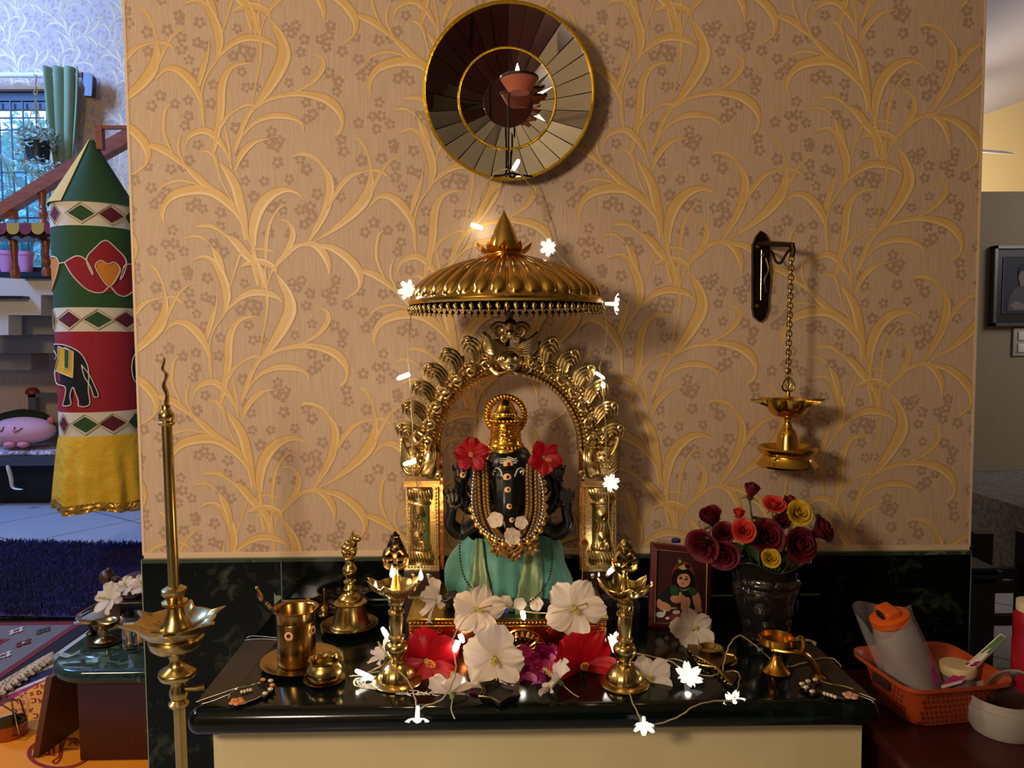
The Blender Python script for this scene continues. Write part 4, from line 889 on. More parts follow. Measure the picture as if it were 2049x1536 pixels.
# ================================================================ DARK CABINET AT THE RIGHT FRONT
cz=at(1900,1452,-.55)[2]
KY0=-.86; cx0=at(1742,1450,-.62)[0]
ctop=.68
cx0=.70
t=thing('side_cabinet','low dark maroon wooden cabinet to the right of the altar','cabinet',(1.05,-.55,0))
mb=MB(); mb.rbox((cx0+.45,-.50,ctop-.012),(.9,.62,.024),.006); obj('cabinet_top',mb,M['wood_m'],t)
mb=MB(); mb.bb((cx0+.02,-.78,.08),(cx0+.88,-.22,ctop-.024)); obj('carcass',mb,M['wood_m'],t,smooth=False)
for k in range(2): mb=MB(); mb.bb((cx0+.05+k*.42,-.795,.12),(cx0+.44+k*.42,-.779,ctop-.06)); d_=obj('door',mb,M['wood_m'],t,smooth=False)
mb=MB(); mb.bb((cx0+.04,-.76,0),(cx0+.86,-.24,.08)); obj('plinth',mb,M['wood_k'],t,smooth=False)
# orange basket
ob=mat('orange_plastic','A8421C',.4); 
F0=atz(1812,1462,ctop); F1=atz(1990,1448,ctop)      # front bottom corners
BL=atz(1735,1388,ctop)
ang=math.atan2(F1[1]-F0[1],F1[0]-F0[0]); W_=.152; D_=.122; H_=.090
t=thing('plastic_basket','orange perforated plastic basket holding a bottle and a jar on the cabinet','basket',(F0[0],F0[1],ctop))
BM=Matrix.Translation((F0[0]+.018,F0[1]+.004,ctop+.001))@Matrix.Rotation(ang+.02,4,'Z')
bmw=[]
def ringb(z,g,r=.035):
    out=[]
    for cx_,cy_,a0 in((W_+g-r,D_+g-r,0),(-g+r,D_+g-r,1),(-g+r,-g+r,2),(W_+g-r,-g+r,3)):
        for i in range(6): a=PI/2*(a0+i/5); out.append((cx_+r*cos(a),cy_+r*sin(a),z))
    return out
mb=MB(); mb.xf(BM); rs=[ringb(0,-.008),ringb(.004,-.0),ringb(.035,.012),ringb(.07,.02),ringb(H_,.03),ringb(H_+.004,.038),ringb(H_-.004,.037),ringb(H_-.004,.028),ringb(.07,.0175),ringb(.035,.0095),ringb(.006,-.003)]
n=24; vs=[v for r in rs for v in r]
fs=[(i*n+j,i*n+(j+1)%n,(i+1)*n+(j+1)%n,(i+1)*n+j) for i in range(len(rs)-1) for j in range(n)]+[tuple(reversed(range(n))),tuple((len(rs)-1)*n+j for j in range(n))]
mb.add(vs,fs); obj('basket_body',mb,ob,t)
mb=MB(); mb.xf(BM)
def gb(z):
    P_=((0,-.008),(.004,0),(.035,.012),(.07,.02),(H_,.03))
    for (a0,b0_),(a1,b1_) in zip(P_,P_[1:]):
        if z<=a1: return b0_+(b1_-b0_)*(z-a0)/(a1-a0)
    return .03
hole=mat('basket_hole','6A220C',.7)
for r in range(6):
    for c_ in range(22):
        z=.014+r*.0115; g=gb(z); x=.004+c_*.0098+(r%2)*.006
        if x<W_-.006: mb.box((x,-g-.0004,z),(.0042,.0024,.005))
    pass
obj('perforations',mb,hole,t,smooth=False); mb=MB(); mb.xf(BM)
for r in range(6):
    for c_ in range(15):
        z=.014+r*.0115; g=gb(z); y=.012+c_*.0105+(r%2)*.005
        if y<D_-.015 and not(.04<y<.10 and z>.05): mb.box((-g-.0004,y,z),(.0024,.0042,.005))
obj('perforations',mb,hole,t,smooth=False)
mb=MB(); mb.xf(BM); mb.rbox((-.026,D_*.52,.066),(.004,.05,.018),.0019); obj('handle_slot',mb,mat('slot_dark','2A0C06',.7),t)
def bpt(x,y,z): return tuple(BM@Vector((x,y,z)))
# bottle in a polythene bag
bz=ctop+.012; bt=at(1772,1225,-.52); b0=Vector(bpt(.064,.068,.012)); top_=Vector(at(1776,1222,b0.y+.0)); axv=(top_-b0); Lb=axv.length; Rb=axv.to_track_quat('Z','Y').to_matrix().to_4x4()
Rb=Matrix.Translation(b0)@Rb
frost=mat('frosted_bottle','A08C8A',.32,trans=.35,ior=1.2)
t=thing('water_bottle','frosted plastic bottle with an orange cap leaning in the basket','bottle',tuple(b0)); mb=MB(); s=Lb
mb.xf(Rb).lathe([(.0,0),(.036,.001),(.042,.006),(.0425,.05),(.042,s*.6),(.040,s*.8),(.036,s*.87),(.03,s*.885),(.03,s*.9)],32); obj('bottle_body',mb,frost,t)
oc=mat('orange_cap','C04E10',.35); mb=MB(); mb.xf(Rb).lathe([(.036,s*.885),(.038,s*.89),(.038,s*.95),(.033,s*.965),(.030,s*.97),(0,s*.972)],28); obj('bottle_cap',mb,oc,t)
mb=MB(); mb.xf(Rb).rbox((0,.0,s*.99),(.052,.03,.02),.006); obj('flip_lid',mb,oc,t); mb=MB(); mb.xf(Rb).rbox((.002,-.016,s*.99),(.026,.008,.014),.003); obj('lid_latch',mb,M['black'],t)
# letters standing proud on the cap
bag=mat('polythene_bag','C8C2C0',.22,alpha=.22); mb=MB()
def bagf(u,v):
    a=2*PI*u; r=.052+.004*sin(a*5+v*6); z=-.01+s*(.98)*v; fx=1+.35*max(0,v-.55)
    return tuple(Rb@Vector((r*fx*cos(a)*1.1-.018*v,r*.95*sin(a),z+.02*sin(a*2)*v)))
mb.patch(bagf,40,14,closed_u=True); tag(obj('polythene_bag',mb,bag,ang=0),'clear polythene bag pulled around the leaning bottle','bag')
# carton / packets
pm=mat('magenta_card','8E1262',.5); pk=mat('carton_green','4E7A3A',.5)
def card(nm,lab,cat,P,th,mats,extra=None):
    mb=MB(); n_=(Vector(P[1])-Vector(P[0])).cross(Vector(P[3])-Vector(P[0])).normalized()*th; Q=[tuple(Vector(p)+n_) for p in P]
    mb.mat(0).add(list(P)+Q,[(3,2,1,0),(4,5,6,7),(0,1,5,4),(1,2,6,5),(2,3,7,6),(3,0,4,7)])
    if extra: extra(mb,P,n_)
    return tag(obj(nm,mb,mats,smooth=False),lab,cat)
yy=b0.y
card('leaflet','bright magenta card leaflet beside the leaning bottle','leaflet',[at(1872,1368,yy-.05),at(1880,1370,yy-.05),at(1842,1272,yy+.0),at(1838,1272,yy+.0)],.002,[pm])
P=[at(1880,1372,yy-.03),at(1946,1352,yy-.03),at(2014,1278,yy+.03),at(1992,1274,yy+.05)]
yl=bpt(.09,.012,0)[1]; P=[at(1884,1377,yl),at(1925,1366,yl),at(2013,1278,yl+.07),at(2002,1272,yl+.09)]
def pkx(mb,P,n_):
    def L_(s,t_): a=Vector(P[0]).lerp(Vector(P[3]),s); b=Vector(P[1]).lerp(Vector(P[2]),s); return a.lerp(b,t_)
    e=n_.normalized()*.0012
    for (s0,s1,t0,t1,mi) in((.0,.42,0,1,1),(.6,.98,.25,1,2),(.68,.95,.7,.98,3)): mb.mat(mi).add([tuple(L_(s0,t0)-e),tuple(L_(s0,t1)-e),tuple(L_(s1,t1)-e),tuple(L_(s1,t0)-e)],[(0,1,2,3)]); 
    for (s0,s1,t0,t1,mi) in((.0,.42,0,1,1),(.6,.98,.25,1,2),(.68,.95,.7,.98,3)): mb.mat(mi).add([tuple(L_(s0,t0)+n_+e),tuple(L_(s0,t1)+n_+e),tuple(L_(s1,t1)+n_+e),tuple(L_(s1,t0)+n_+e)],[(0,1,2,3)])
pkt=card('food_carton','white carton with magenta end and green picture propped in the basket','carton',P,.006,[M['white'],pm,pk,mat('carton_pink','9C5068',.5)],pkx)
def text(body,loc,size,rot,m,name,parent=None,ext=.0004):
    c=bpy.data.curves.new(name,'FONT'); c.body=body; c.size=size; c.extrude=ext; c.materials.append(m); c.align_x='CENTER'; c.align_y='CENTER'
    o=link(bpy.data.objects.new(name,c)); o.matrix_world=Matrix.Translation(loc)@rot
    me=bpy.data.meshes.new_from_object(o.evaluated_get(bpy.context.evaluated_depsgraph_get())); bpy.data.objects.remove(o)
    mb=MB(); X=Matrix.Translation(loc)@rot; mb.add([tuple(X@v.co) for v in me.vertices],[tuple(p.vertices) for p in me.polygons]); return obj(name,mb,m,parent,smooth=False)
P0_,P1_,P3_=Vector(P[0]),Vector(P[1]),Vector(P[3]); X_=(P1_-P0_).normalized(); Y_=(P3_-P0_); Y_=(Y_-X_*Y_.dot(X_)).normalized(); Z_=X_.cross(Y_); Z_=Z_ if Z_.y<0 else -Z_
Rt=Matrix(((X_.x,Y_.x,Z_.x,0),(X_.y,Y_.y,Z_.y,0),(X_.z,Y_.z,Z_.z,0),(0,0,0,1)))
def cpt(s_,t_): return P0_.lerp(P3_,s_).lerp(P1_.lerp(Vector(P[2]),s_),t_)+Z_*.0085
text('NIC',cpt(.30,.52),.017,Rt,M['white'],'carton_lettering',pkt); text('T »',cpt(.15,.55),.014,Rt,M['white'],'carton_lettering',pkt)
# jar with a cream lid
jc=bpt(.126,.045,.006); jx,jy,jz=jc; jl=at(1950,1325,jy); 
t=thing('plastic_jar','clear plastic jar with a cream lid in the orange basket','jar',jc); zt=at(1950,1344,jy-.0)[2]
mb=MB(); mb.lathe([(0,jz),(.027,jz+.001),(.03,jz+.006),(.03,zt-.012),(.028,zt)],28,(jx,jy,0)); obj('jar_body',mb,mat('jar_plastic','B79FA6',.15,trans=.7,ior=1.2),t)
mb=MB(); mb.lathe([(.031,zt-.002),(.0325,zt),(.0325,zt+.015),(.031,zt+.017),(0,zt+.018)],32,(jx,jy,0)); obj('jar_lid',mb,mat('cream_lid','CDB27E',.5),t)
# plastic tub with two steel bowls
g0=atz(2022,1478,ctop); R_=abs(at(1955,1420,g0[1])[0]-at(2022,1420,g0[1])[0]); tz0=ctop+.001; x,y=g0[0]+.004,g0[1]+.03
tub=mat('frosted_tub','B9AEA4',.35,trans=.3,ior=1.2)
t=thing('plastic_tub','cloudy plastic tub holding steel bowls at the right front of the cabinet','tub',(x,y,tz0)); mb=MB(); mb.lathe([(0,tz0),(R_*.8,tz0),(R_*.9,tz0+.01),(R_*.97,tz0+.035),(R_*1.0,tz0+.045),(R_*1.0,tz0+.052),(R_*.94,tz0+.052),(R_*.94,tz0+.068),(R_*.91,tz0+.068),(R_*.88,tz0+.03),(R_*.7,tz0+.008),(0,tz0+.008)],36,(x,y,0)); obj('tub_body',mb,tub,t)
stl=mat('steel','8F8C88',.25,1)
for k,(dx,dz,tilt,r,lab) in enumerate(((.03,.012,.12,.047,'steel bowl lying flat in the plastic tub'),(.028,.055,-.62,.043,'steel bowl tipped up on top of the other bowl'))):
    Rm=Matrix.Translation((x+dx,y-.005,tz0+dz))@Matrix.Rotation(tilt,4,'Y')@Matrix.Rotation(.25*k,4,'X'); mb=MB(); mb.xf(Rm).lathe([(0,0),(r*.7,.002),(r*.9,.01),(r,.035),(r*1.05,.037),(r*.97,.036),(r*.86,.011),(r*.66,.005),(0,.004)],32)
    tag(obj('steel_bowl',mb,stl),lab,'bowl')
# red bottle at the frame edge
g=atz(2055,1420,ctop); y=-.44; a=at(2031,1300,y); zb=ctop+.001; x=a[0]+.036
t=thing('red_bottle','red bottle with a cream neck standing at the right edge of the cabinet','bottle',(x,y,zb)); mb=MB(); zt=at(2035,1222,y)[2]; rb=mat('red_plastic','8C0F22',.35)
mb.lathe([(0,zb),(.034,zb),(.036,zb+.006),(.036,zb+(zt-zb)*.72),(.033,zb+(zt-zb)*.8),(.036,zb+(zt-zb)*.88),(.035,zt-.01),(.03,zt)],28,(x,y,0)); obj('bottle_body',mb,rb,t)
mb=MB(); zz=at(2035,1204,y)[2]; mb.lathe([(.03,zt-.002),(.031,zt+.002),(.031,zz),(.02,zz+.004),(0,zz+.005)],24,(x,y,0)); obj('bottle_neck',mb,mat('cream_neck','C9B79A',.5),t)
# ================================================================ FLOWERS, FLAMES, BULBS (prototypes)
def K(Y): return (Y+1.8)/1480
M['red']=mat('red_hibiscus','C4081A',.45,noise=(30,'8E0414',(1,1,1),.3),transl=.35)
M['whitep']=mat('white_hibiscus','E9DCCB',.55,noise=(25,'D9C5B4',(1,1,1),.3),transl=.4)
M['pinkp']=mat('pink_petal','C2347E',.5,transl=.3); M['pinkl']=mat('light_pink_petal','D36AA4',.5,transl=.3); M['magd']=mat('deep_magenta_petal','7A0F46',.5,transl=.3)
M['calyx']=mat('calyx_green','6E8A44',.5); M['stalk']=mat('pale_stalk','B9B78A',.5); M['pollen']=mat('pollen_yellow','D9B33C',.6); M['stamenred']=mat('stamen_red','C43A44',.5)
M['flame']=glow('flame',(1.0,.62,.26),28); M['flamew']=glow('flame_core',(1.0,.80,.52),40)
M['led']=glow('led_white',(1.0,.88,.68),110); M['ledt']=glow('led_tube',(1.0,.90,.72),10); M['ledp']=glow('led_petal',(1.0,.93,.82),1.0)
def hibiscus(name,R,pm,sm,am,label,cat,openn=.32,seed=1,stalk=.9,stamen=.75,wide=.44,grp=None):
    rn=random.Random(seed); t=thing(name,label,cat,(0,0,0),grp)
    for k in range(5):
        ph=2*PI*k/5+rn.uniform(-.1,.1); rl=R*rn.uniform(.92,1.06); p1=rn.random()*6; dz=rn.uniform(-.12,.12)
        def f(u,v,ph=ph,rl=rl,p1=p1,dz=dz):
            s=2*u-1; L=v; wv=wide*rl*(.13+.87*sin(PI*min(1,.08+L*.66))**1.1)*(1-.16*max(0,L-.75)/.25)
            edge=1-.13*s*s*max(0,L-.55)/.45+.06*sin(s*9+p1)*max(0,L-.6)+.03*sin(s*23+p1*3)*max(0,L-.8)*2
            rho=rl*(.05+.95*L)*edge; side=wv*s
            z=-openn*R*(1-L)**1.6+R*(.075*sin(s*5+p1)+.035*sin(s*12+p1*2))*L*L+R*.24*s*L*(1-.2*L)-.10*R*max(0,L-.6)**2*4+dz*R*L-.06*R*abs(s)**2*L
            z+=.016*R*sin(s*20)*L*(1.15-L)*2
            return (rho*cos(ph)-side*sin(ph),rho*sin(ph)+side*cos(ph),z)
        mb=MB(); mb.patch(f,19,14); obj('petal',mb,pm,t,ang=0)
    mb=MB(); bx,by=rn.uniform(-.12,.12)*R,rn.uniform(-.12,.12)*R; z0=-openn*R*.95; z1=z0+stamen*R
    P=cr([(0,0,z0),(bx*.3,by*.3,z0+.4*stamen*R),(bx,by,z1)],5); mb.mat(0).tube(P,[R*.038]*4+[R*.03]*(len(P)-4),7)
    for q in range(30):
        s=rn.uniform(.45,.93); a=rn.random()*6.28; c=Vector((bx*s*s,by*s*s,z0+s*stamen*R)); d=c+Vector((cos(a),sin(a),.25))*R*.095
        mb.mat(0).tube([tuple(c),tuple(d)],R*.006,4); mb.mat(1).ball(d,R*.021,6,4)
    for q in range(5): a=q*1.256; e=(bx+R*.05*cos(a),by+R*.05*sin(a),z1+R*.06); mb.mat(0).tube([(bx,by,z1),e],R*.01,4); mb.mat(1).ball(e,R*.02,6,4)
    obj('stamen',mb,[sm,am],t)
    mb=MB(); zc=-openn*R; mb.lathe([(R*.02,zc-R*.30),(R*.09,zc-R*.26),(R*.12,zc-R*.1),(R*.10,zc+R*.02)],12); obj('calyx',mb,M['calyx'],t)
    if stalk: mb=MB(); mb.tube(cr([(0,0,zc-R*.28),(R*.05,0,zc-R*.28-stalk*R*.5),(-R*.05,R*.1,zc-R*.28-stalk*R)],4),R*.024,6); obj('stalk',mb,M['stalk'],t)
    return t
def aim(o,loc,d,roll=0):
    q=Vector(d).to_track_quat('Z','Y'); o.rotation_euler=(q.to_matrix()@Matrix.Rotation(roll,3,'Z')).to_euler(); o.location=loc; return o
def small_flower(name,R,pm,label,grp,cen=None,cup=.12,cat='flower'):
    t=thing(name,label,cat,(0,0,0),grp)
    for k in range(5):
        ph=2*PI*k/5
        def f(u,v,ph=ph):
            s=2*u-1; rho=R*(.05+.95*v)*(1-.12*s*s*v); side=R*.55*s*sin(PI*min(1,.1+v*.68))
            return (rho*cos(ph)-side*sin(ph),rho*sin(ph)+side*cos(ph),R*(cup*v*v+.12*s*v-.1*max(0,v-.7)))
        mb=MB(); mb.patch(f,7,6); obj('petal',mb,pm,t,ang=0)
    mb=MB(); mb.ball((0,0,R*.03),R*.12,8,6); obj('flower_eye',mb,cen or M['pollen'],t); return t
def flame(t,c,h,light=0):
    mb=MB(); mb.lathe([(0,0),(h*.16,h*.12),(h*.2,h*.3),(h*.13,h*.6),(h*.04,h*.88),(0,h)],10,c); o=obj('flame',mb,M['flame'],t); o.visible_shadow=True
    if light: point('flame_light',(c[0],c[1]-.012,c[2]+h*.6),light,(1.0,.60,.28),.008)
# ================================================================ ROUND MIRROR WITH CANDLE
MY=-.055; mc=at(1018,184,MY); MR=164*K(MY)
M['mirror']=mat('mirror_glass','C9C4BC',.015,1); M['goldrim']=mat('gold_braid','D8A91E',.3,.9,bump=('wave',120,.6,.002))
t=thing('sunburst_mirror','round faceted mirror with gold braid edging high on the wallpaper','mirror',(mc[0],0,mc[2]-MR))
mb=MB(); mb.xf(Matrix.Translation((mc[0],0,mc[2]))@Matrix.Rotation(PI/2,4,'X')).lathe([(0,.002),(MR*.96,.002),(MR*1.0,.03),(MR*1.0,.052),(MR*.97,.05),(MR*.5,.012),(0,.010)],64); obj('backing',mb,M['black'],t)
rn=random.Random(11)
ic=at(1015,193,MY); IR=95*K(MY); dc=at(1017,197,MY); DR=49*K(MY)
def facet(a0,a1,r0,r1,c0,c1,y0,y1,nm):
    P=[(c0[0]+r0*cos(a0),-y0,c0[2]+r0*sin(a0)),(c0[0]+r0*cos(a1),-y0,c0[2]+r0*sin(a1)),(c1[0]+r1*cos(a1),-y1,c1[2]+r1*sin(a1)),(c1[0]+r1*cos(a0),-y1,c1[2]+r1*sin(a0))]
    j=[rn.uniform(-.0011,.0011) for _ in range(2)]; P=[(p[0],p[1]+(j[0] if i in(0,3) else j[1]),p[2]) for i,p in enumerate(P)]
    mb=MB(); mb.add(P+[(p[0],p[1]+.002,p[2]) for p in P],[(0,1,2,3),(7,6,5,4),(0,4,5,1),(1,5,6,2),(2,6,7,3),(3,7,4,0)]); obj(nm,mb,M['mirror'],t,smooth=False)
for k in range(28): facet(2*PI*(k+.03)/28,2*PI*(k+.97)/28,IR*.99,MR*.985,ic,mc,.034,.055,'outer_facet')
for k in range(24): facet(2*PI*(k+.03)/24,2*PI*(k+.97)/24,DR*.96,IR*.985,dc,ic,.024,.034,'inner_facet')
mb=MB(); mb.xf(Matrix.Translation((dc[0],0,dc[2]))@Matrix.Rotation(PI/2,4,'X')).lathe([(0,.027),(DR,.027),(DR,.024)],48); obj('centre_disc',mb,M['mirror'],t)
mb=MB(); mb.tube([(mc[0]+MR*cos(a),-.056,mc[2]+MR*1.0*sin(a)) for a in [2*PI*i/72 for i in range(72)]],.0042,6,closed=True); mb.tube([(ic[0]+IR*cos(a),-.0365,ic[2]+IR*sin(a)) for a in [2*PI*i/60 for i in range(60)]],.0026,6,closed=True); obj('gold_braid',mb,M['goldrim'],t,label='gold braid rings')
SY_=-.115; t=thing('candle_sconce','black wire sconce with a lit clay lamp before the round mirror','sconce',at(1020,352,-.07))
mb=MB(); q=lambda x,y,Y=SY_:at(x,y,Y)
mb.tube(cr([q(1066,353,-.068),q(1040,350,-.070),q(1024,345,-.085),q(1017,335),q(1017,300),q(1018,240),q(1018,188),q(1022,181),q(1040,180),q(1058,183)],4),.0024,6); mb.tube(cr([q(983,352,-.066),q(1005,351,-.068),q(1016,348,-.072),q(1025,355,-.074),q(1030,349,-.076),q(1020,345,-.074)],4),.0026,6)
obj('wire_stand',mb,M['blackmetal'],t)
c=at(1039,186,SY_); k=K(SY_); mb=MB(); z=c[2]; mb.lathe([(0,z),(20*k,z),(25*k,z+8*k),(36*k,z+25*k),(33*k,z+26*k),(22*k,z+9*k),(0,z+6*k)],28,(c[0],SY_,0)); obj('clay_cup',mb,mat('terracotta','A5563A',.7),t)
mb=MB(); mb.lathe([(33*k,z+24*k),(38*k,z+26*k),(38*k,z+30*k),(34*k,z+29*k)],28,(c[0],SY_,0)); obj('cup_rim',mb,M['black'],t)
f=at(1035,152,SY_); flame(t,(f[0],SY_-.02,f[2]-.005),.026,.35)
t.location=t.location
bpy.data.objects['sunburst_mirror'].rotation_euler.x=.09
# ================================================================ CANOPY
UY=-.245; k=K(UY); ux=at(1013,605,UY)[0]; uz=lambda py:at(1013,py,UY)[2]
t=thing('canopy','gold fluted canopy umbrella with bead fringe over the arch','canopy',(ux,UY,uz(650)))
prof=[(190,607),(191,603),(189,599),(185,594),(180,588),(172,580),(155,567),(133,553),(108,540),(83,529),(60,520),(40,514),(20,511)]
pr=cr([(r,y) for r,y in prof],4)
def fl(r,z,a,i):
    r0=r/k; tt=((a*36/(2*PI))%1)*2-1; q=1-tt*tt-(max(0,r0-172)/17)**2; w_=min(1,max(0,(r0-30)/110))
    e=.0105*w_*math.sqrt(max(0,q)) if r0<190 else 0
    return r+e*.45,z+e
mb=MB(); mb.lathe([(r*k,uz(y)) for r,y in pr],432,(ux,UY,0),fx=fl)
mb.lathe([(18*k,uz(515)),(80*k,uz(534)),(130*k,uz(558)),(170*k,uz(585)),(187*k,uz(607))],48,(ux,UY,0)); obj('dome',mb,M['gold'],t,ang=0)
mb=MB(); mb.lathe([(191*k,uz(611)),(193.5*k,uz(607)),(193.5*k,uz(603)),(190*k,uz(601)),(189*k,uz(605)),(189*k,uz(611))],64,(ux,UY,0)); obj('rim_band',mb,M['brasspol'],t)
mb=MB(); x2=at(1009,495,UY)[0]; mb.lathe([(34*k,uz(512)),(34*k,uz(500)),(24*k,uz(470)),(13*k,uz(445)),(4*k,uz(428)),(1.5*k,uz(422)),(0,uz(421))],28,(x2,UY,0)); obj('spire',mb,M['gold'],t)
mb=MB()
for q in range(12):
    a=2*PI*q/12
    def pf(u,v,a=a):
        s=2*u-1; r=(34+28*v)*k; sd=13*k*s*(1-v**2.2*.98)*(1+.3*v); return (x2+r*cos(a)-sd*sin(a),UY+r*sin(a)+sd*cos(a),uz(508)+(5*v+14*v*v)*k)
    mb.patch(pf,7,7)
mb.lathe([(30*k,uz(513)),(40*k,uz(508)),(34*k,uz(505))],28,(x2,UY,0)); o=obj('petal_collar',mb,M['golddeep'],t,ang=0)
proto=None
for q in range(76):
    a=2*PI*q/76; x,y=ux+191*k*cos(a),UY+191*k*sin(a); z=uz(611)
    if proto is None:
        mb=MB(); mb.tube([(x,y,z+.004),(x,y,z-.004)],.0008,4); mb.lathe([(.0008,z-.003),(.0032,z-.004),(.0052,z-.007),(.0052,z-.011),(.003,z-.013),(.0018,z-.015),(.0022,z-.017),(0,z-.0195)],10,(x,y,0)); proto=obj('bell_bead',mb,M['brass'],t)
        base=Vector((x,y,0))
    else:
        c=proto.copy(); link(c); c.parent=t; c.location=Vector((x,y,0))-base
mb=MB(); q=lambda x,y,Y:at(x,y,Y)
mb.tube(cr([(ux,UY,uz(520)),(ux,UY,uz(600)),q(1016,625,-.22),q(1022,632,-.15),q(1018,640,-.09),q(1015,660,-.085),q(1015,700,-.085)],4),.0062,8); obj('pole',mb,M['blackmetal'],t)
# ================================================================ GILDED ARCH
AY=-.125; kA=K(AY); a0=at(1021,898,AY); 
E=M['goldpale']; 
def ap(px,py,off=0): p=at(px,py,AY); return (p[0],AY-off,p[2])
t=thing('gilded_arch','embossed gold arch on two columns framing the idol','arch',(a0[0],AY,ZC+.09))
def sec(th,s,lift):     # s 0..1 from opening edge to outer edge
    rx=137+(188-137)*s; ry=148+(206-148)*s
    return (a0[0]+rx*kA*cos(th),AY-lift,a0[2]+ry*kA*sin(th)*1.0)
mb=MB(); prf=[(0,-.03),(0,.004),(.03,.010),(.13,.012),(.16,.004),(.20,.009),(.30,.010),(.34,.004),(.42,.016),(.55,.022),(.68,.017),(.74,.006),(.82,.010),(.92,.010),(.96,.004),(1.0,.004),(1.0,-.03)]
mb.patch(lambda u,v:sec(PI*1.02*u-.01*PI,*prf[int(round(v*(len(prf)-1)))]),90,len(prf)); mb.patch(lambda u,v:sec(PI*1.02*u-.01*PI,1-v,-.03),90,2)
obj('arch_band',mb,E,t,ang=30,label='pale gold arch band')
def beads(s,n,r,lift,nm):
    mb=MB()
    for i in range(n): th=PI*(i+.5)/n; mb.ball(sec(th,s,lift),r,8,6)
    obj(nm,mb,E,t)
beads(.37,64,.0042,.008,'bead_row'); beads(.78,70,.0044,.010,'bead_row')
mb=MB()
for i in range(56):
    th=PI*(i+.5)/56; sg=1 if th<PI/2 else -1
    mb.tube([sec(th-.012*sg,.045,.009),sec(th,.1,.0155),sec(th+.016*sg,.15,.008)],[.0015,.0034,.0015],6)
    mb.tube([sec(th-.012*sg,.2,.007),sec(th,.25,.0145),sec(th+.014*sg,.31,.007)],[.0016,.0038,.0016],6)
obj('rope_ribs',mb,E,t)
mb=MB(); rn=random.Random(2)
def spiral(c,r,turns,rad,y0,sg=1,n=16,a_=0):
    P=[];R=[]
    for i in range(n+1):
        s=i/n; a=a_+sg*turns*2*PI*s; rr=r*(1-.86*s); P.append((c[0]+rr*cos(a),c[1]-.004-.006*s,c[2]+rr*sin(a))); R.append(rad*(1-.45*s))
    mb.tube(P,R,6)
for i in range(16):
    th=PI*(i+.5)/16; sg=1 if th<PI/2 else -1; c=sec(th,.55,.016)
    spiral(c,.0155,1.3,.0036,0,sg,a_=th); spiral(sec(th+.05*sg,.62,.016),.009,1.0,.0028,0,-sg,a_=th+2)
    for q in(-1,0,1): mb.tube(cr([sec(th-.07*sg+.01*q,.47,.015),sec(th-.05*sg+.012*q,.57,.024),sec(th-.06*sg+.02*q,.68,.016)],3),[.001,.0022,.003,.0032,.003,.002,.001],5)
obj('scroll_frieze',mb,E,t)
# flame scrolls around the outside
def flame_scroll(px,py,ang,s,mir):
    mb=MB(); M_=Matrix.Translation(ap(px,py))@Matrix.Rotation(ang,4,'Y'); mb.xf(M_)
    f=kA*s; S=-1 if mir else 1
    mb.add([(x*f*S,y_,z*f) for y_ in(-.006,.004) for x,z in((-15,-22),(-19,-6),(-16,10),(-8,24),(4,26),(13,18),(15,2),(14,-14),(8,-24))],[tuple(range(9)),tuple(reversed(range(9,18)))]+[(i,9+i,9+(i+1)%9,(i+1)%9) for i in range(9)])
    for q,(w_,h) in enumerate(((15,22),(10,15),(5,8),(0,1))):
        P=cr([(-w_*.6,0,-24),(-w_*1.05,0,-4),(-w_*.7+1,0,h*.7),(w_*.25+2,0,h+1),(w_*.7+7,0,h*.55-2)],4); mb.tube([(x*f*S,-.009-.0025*q,z*f) for x,_,z in P],[.0012+.0026*sin(PI*min(1,.12+i/len(P))) for i in range(len(P))],6)
    P=[(( 3+7*(1-i/12)*cos(i*.75+.4))*f*S,-.013-.004*i/12,(18+7*(1-i/12)*sin(i*.75+.4))*f) for i in range(13)]; mb.tube(P,[.0034*(1-.4*i/12) for i in range(13)],6)
    P=[((-2+8*(1-i/12)*cos(-i*.7-2))*f*S,-.013,(-13+8*(1-i/12)*sin(-i*.7-2))*f) for i in range(13)]; mb.tube(P,[.003*(1-.4*i/12) for i in range(13)],6)
    obj('flame_scroll',mb,E,t)
for i,(px,py) in enumerate(((945,702),(905,724),(874,752),(850,785),(831,823),(820,865))):
    d=math.atan2(px-1021,898-py); flame_scroll(px,py,d*.6,1.26-.02*i,True); flame_scroll(2042-px,py+2,-d*.6,1.26-.02*i,False)
# crest: shell wings, face boss and curls
mb=MB()
for sg in(-1,1):
    for q in range(7):
        P=cr([ap(1021+sg*8,705-q*1.2,.014),ap(1021+sg*(30+q*1.5),709-q*5,.026),ap(1021+sg*(48+q*.8),700-q*5.5,.02),ap(1021+sg*(56-q*1.5),686-q*3.2,.012)],4); mb.tube(P,[.0014+.0042*sin(PI*min(1,i/len(P)+.08)) for i in range(len(P))],7)
    c=ap(1021+sg*20,662,.016); mb.tube([(c[0]+sg*.019*(1-.8*i/18)*cos(i*.55),c[1]-.006*i/18,c[2]+.019*(1-.8*i/18)*sin(i*.55)) for i in range(19)],[.0062*(1-.5*i/18) for i in range(19)],7)
    c=ap(1021+sg*13,677,.02); mb.tube([(c[0]+sg*.010*(1-.8*i/14)*cos(i*.6+1),c[1]-.004*i/14,c[2]+.010*(1-.8*i/14)*sin(i*.6+1)) for i in range(15)],.0034,6)
mb.ball(ap(1021,655,.014),(.017,.012,.020),14,10); mb.ball(ap(1021,668,.024),(.012,.010,.012),12,8)
for q in range(5): mb.ball(ap(1021,660-q*3,.026),(.010-.001*q,.004,.002),10,5)
obj('crest_shell',mb,E,t)
mb=MB(); mb.ball(ap(1021,722,.018),(.030,.020,.024),18,12); mb.ball(ap(1021,735,.026),(.014,.014,.012),12,8)
